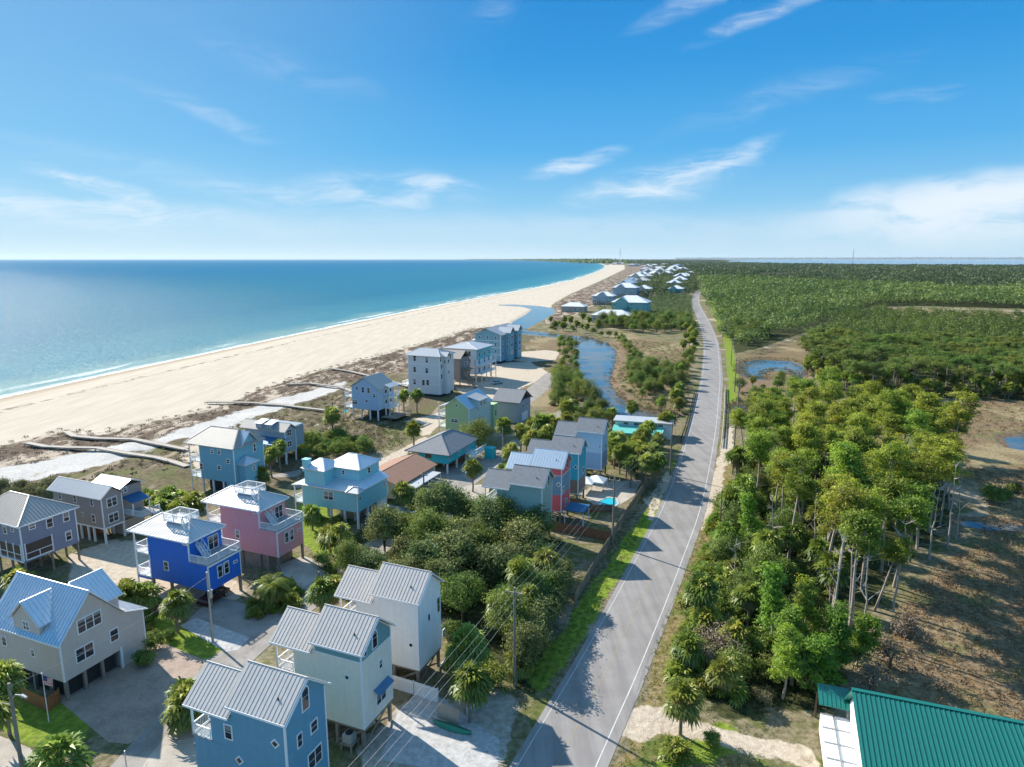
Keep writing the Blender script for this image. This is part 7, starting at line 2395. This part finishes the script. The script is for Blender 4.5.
# ---- bridge railings
def railrow(off, y0, y1, label, mat, h):
    k = [i for i in range(len(RC)) if y0 <= RC[i, 1] <= y1]
    L_ = offset_line(RC, off)[k]
    o = Vector((*L_[0], 0))
    e = empty('bridge_railing', o, 0, label, 'railing')
    P_ = [Vector((*p, 0)) - o for p in L_]
    rl, ps = MB(), MB()
    for a_, b_ in zip(P_[:-1], P_[1:]):
        for z_ in (h * .5, h): rl.bar(a_ + Vector((0, 0, z_)), b_ + Vector((0, 0, z_)), .10, .28)
        n = max(1, int((b_ - a_).length / 2))
        for i in range(n):
            c_ = a_.lerp(b_, i / n); post(c_, e, .2, -.4, h, mat)
    rl.build('rail', mat, e)


def wy(y, x=700): return W(x, y).y


railrow(-HW - 1.5, wy(447), wy(392), 'dark guard rail along the left side of the bridge', M_DARK, .85)
railrow(HW + 2.0, wy(450), wy(388), 'white concrete railing along the right side of the bridge', M_CONC, .95)

# ---- far beach houses
fr0 = random.Random(31)
M_ROOFF = paint('far_white_roof', (.70, .70, .69), .5, .06, metal=.05)


def far_house(px0, px1, yb, h, depth, wall, roof, label, name='beach_house', gable=False, group='far houses along the beach'):
    a_, b_ = W(px0, yb), W(px1, yb)
    wd = (b_ - a_).length
    mid = (a_ + b_) / 2
    h *= 1.12
    e = empty(name, (mid.x, mid.y, 0), rad(-20 if wd < 40 else -14), label, 'house', group)
    wm = paint('far_%.2f_%.2f_%.2f' % wall, wall, .65, .06)
    x0, x1 = -wd / 2, wd / 2
    zb = 2.4 if h > 7 else .2
    MB().box(x0, x1, 0, depth, zb, h).build('wall', wm, e)
    if zb > 1:
        MB().box(x0 + .6, x1 - .6, .6, depth - .6, -.2, zb - .01).build('ground_floor', M_SHINGT, e)
    mb = MB()
    zr = h + min(wd, depth) * .24
    if gable: gable_roof(mb, 'x', x0 - .6, x1 + .6, -.7, depth + .7, h - .05, zr, rib=0)
    elif wd >= depth: hip_roof(mb, x0 - .8, x1 + .8, -.8, depth + .8, h, zr, (x0 + depth * .45, depth / 2), (x1 - depth * .45, depth / 2), rib=0)
    else: hip_roof(mb, x0 - .8, x1 + .8, -.8, depth + .8, h, zr, (0, wd * .45), (0, depth - wd * .45), rib=0)
    mb.build('roof', roof, e)
    if h > 8.2 and gable is False:
        fx = fr0.uniform(-.22, .22) * wd; dw = wd * fr0.uniform(.16, .24)
        mb = MB(); mb.prism([(fx - dw, -.6, zb + .3), (fx + dw, -.6, zb + .3), (fx + dw, -.6, h + .5), (fx, -.6, h + .5 + dw * .7), (fx - dw, -.6, h + .5)], (0, depth * .45, 0))
        by = mb.build('bay', wm, e)
        mb = MB(); gable_roof(mb, 'y', -1.0, depth * .45, fx - dw - .5, fx + dw + .5, h + .3, h + .85 + dw * .7, rib=0); mb.build('roof', roof, by)
        MB().box(x0 + .3, x1 - .3, -2.2, -.61, zb + 2.9, zb + 3.1).build('balcony', M_WHITE, e)
        for x in (x0 + .5, fx - dw, fx + dw, x1 - .5): MB().box(x - .14, x + .14, -2.2, -1.92, 0, zb + 2.89).build('porch_post', M_WHITE, e)
    nw = max(2, int(wd / 4.5)); ns = max(1, int((h - zb) / 3.1))
    for s_ in range(ns):
        z_ = zb + (s_ + .5) * (h - zb) / ns
        for i in range(nw):
            x = x0 + (i + .5) * wd / nw
            f = MB().box(x - .75, x + .75, -.05, -.001, z_ - .8, z_ + .8).build('window', M_TRIM, e)
            MB().box(x - .6, x + .6, -.07, -.051, z_ - .65, z_ + .65).build('pane', M_GLASS, f)
        for i in range(max(1, int(depth / 6))):
            y = (i + .5) * depth / max(1, int(depth / 6))
            MB().box(x1 + .001, x1 + .05, y - .75, y + .75, z_ - .8, z_ + .8).build('window', M_DARK, e)
    return e


TQ, BL, TN, WH, GR_, CR_ = (.22, .48, .44), (.33, .42, .48), (.46, .41, .34), (.66, .66, .63), (.42, .43, .43), (.58, .53, .42)
far_house(591, 629, 323, 5.2, 16, CR_, M_ROOFF, 'long low cream house with white roofs at the edge of the far green wood')
far_house(611, 646, 318, 11.5, 22, TQ, M_ROOFF, 'big turquoise-green beach block with a white roof beyond the lagoon')
far_house(592, 613, 305, 8.5, 18, BL, M_ROOFF, 'blue-grey beach house left of the turquoise block')
far_house(612, 636, 298, 11.5, 24, BL, M_ROOFF, 'tall blue house behind the turquoise block')
far_house(635, 650, 297, 9.5, 20, TN, M_ROOFF, 'tan house right of the tall far blue house')
far_house(561, 584, 312, 4.6, 14, TN, M_ROOFF, 'low weathered beach pavilion beside the lagoon')
far_house(668, 682, 297, 9.5, 20, TQ, M_ROOFF, 'turquoise house with white roof left of the road bend')
far_house(666, 680, 289.5, 9.5, 24, BL, M_ROOFF, 'pale blue white-roofed house behind the turquoise one at the road bend')
far_house(672, 686, 285, 9.0, 26, WH, M_ROOFF, 'white house third from the road bend on its row')
far_house(673, 688, 281, 9.5, 28, GR_, M_ROOFF, 'grey house fourth from the road bend on its row')
fr = random.Random(12)
rows = [(618, 634, 289.5, BL), (624, 638, 285.5, WH), (634, 648, 286.5, TN), (628, 644, 281.5, CR_), (640, 652, 281.0, BL), (634, 648, 278.2, WH), (646, 660, 277.6, TN), (642, 656, 274.6, BL), (652, 664, 274.2, WH),
        (650, 663, 271.8, GR_), (640, 652, 271.5, WH), (660, 672, 276.6, TN), (664, 676, 273.6, WH), (668, 680, 270.6, CR_), (655, 666, 269.3, WH), (642, 653, 268.6, BL), (676, 688, 272.2, WH), (672, 684, 268.2, GR_), (628, 640, 266.2, WH), (646, 657, 266.6, WH), (612, 624, 264.6, TN), (660, 670, 266.0, WH), (684, 694, 276.0, WH), (680, 690, 279.0, TQ)]
for i, (a_, b_, y_, wl) in enumerate(rows):
    nm = {BL: 'blue', WH: 'white', TN: 'tan', CR_: 'cream', GR_: 'grey', TQ: 'turquoise'}[wl]
    side = 'gulf-side' if i in (0, 1, 3, 5, 7, 10, 15, 18, 20) else ('middle' if i in (2, 4, 6, 8, 9, 14, 19, 21) else 'road-side')
    far_house(a_, b_, y_, fr.uniform(8, 11), fr.uniform(20, 38), wl, fr.choice((M_ROOFF, M_ROOFF, M_ROOFGALV, M_ROOFG)), 'tiny %s house in the %s row, number %d counting away along the beach' % (nm, side, i + 1))


# ---- two masts on the horizon
def mast(px, yb, ytop, D_, label):
    u = (px - CX) / F_PX
    c, s_ = math.cos(PITCH), math.sin(PITCH)
    x, y = u * D_, D_
    h = CAM_H + (HORIZON - ytop) / F_PX * D_ * 1.04
    e = empty('radio_mast', (x, y, 0), 0, label, 'mast')
    mb = MB(); wb = 9.0
    for k in range(3):
        a = k * 2.094
        mb.bar((wb * math.cos(a), wb * math.sin(a), 0), (1.2 * math.cos(a), 1.2 * math.sin(a), h), 1.6, 1.6)
    mb.build('legs', M_STEEL, e)
    mb = MB()
    for i in range(9):
        f, g = i / 9, (i + 1) / 9
        for k in range(3):
            a, b2 = k * 2.094, (k + 1) * 2.094
            r0, r1 = wb + (1.2 - wb) * f, wb + (1.2 - wb) * g
            mb.bar((r0 * math.cos(a), r0 * math.sin(a), h * f), (r1 * math.cos(b2), r1 * math.sin(b2), h * g), 1.0, 1.0)
    mb.build('lattice', M_STEEL, e)


mast(618, 258, 249, 6200, 'thin lattice mast on the horizon above the beach tip')
mast(847, 258, 250, 7600, 'thin lattice mast on the horizon over the right-hand woods')


# ------------------------------------------------------------------ sea air
hz = MB().box(-42000, 42000, -400, 60000, -7.5, 330).build('haze', None)
m = bpy.data.materials.new('haze')
m.use_nodes = True
t = NT(m.node_tree)
t.n.clear()
v = t.node('ShaderNodeVolumePrincipled')
v.inputs['Color'].default_value = (.70, .86, 1.0, 1)
v.inputs['Density'].default_value = 0.000012
v.inputs['Anisotropy'].default_value = 0.2
o_ = t.node('ShaderNodeOutputMaterial')
t.l.new(v.outputs[0], o_.inputs['Volume'])
hz.data.materials.append(m)
tag(hz, 'thin blue sea haze over the whole coast', 'haze', kind='stuff')
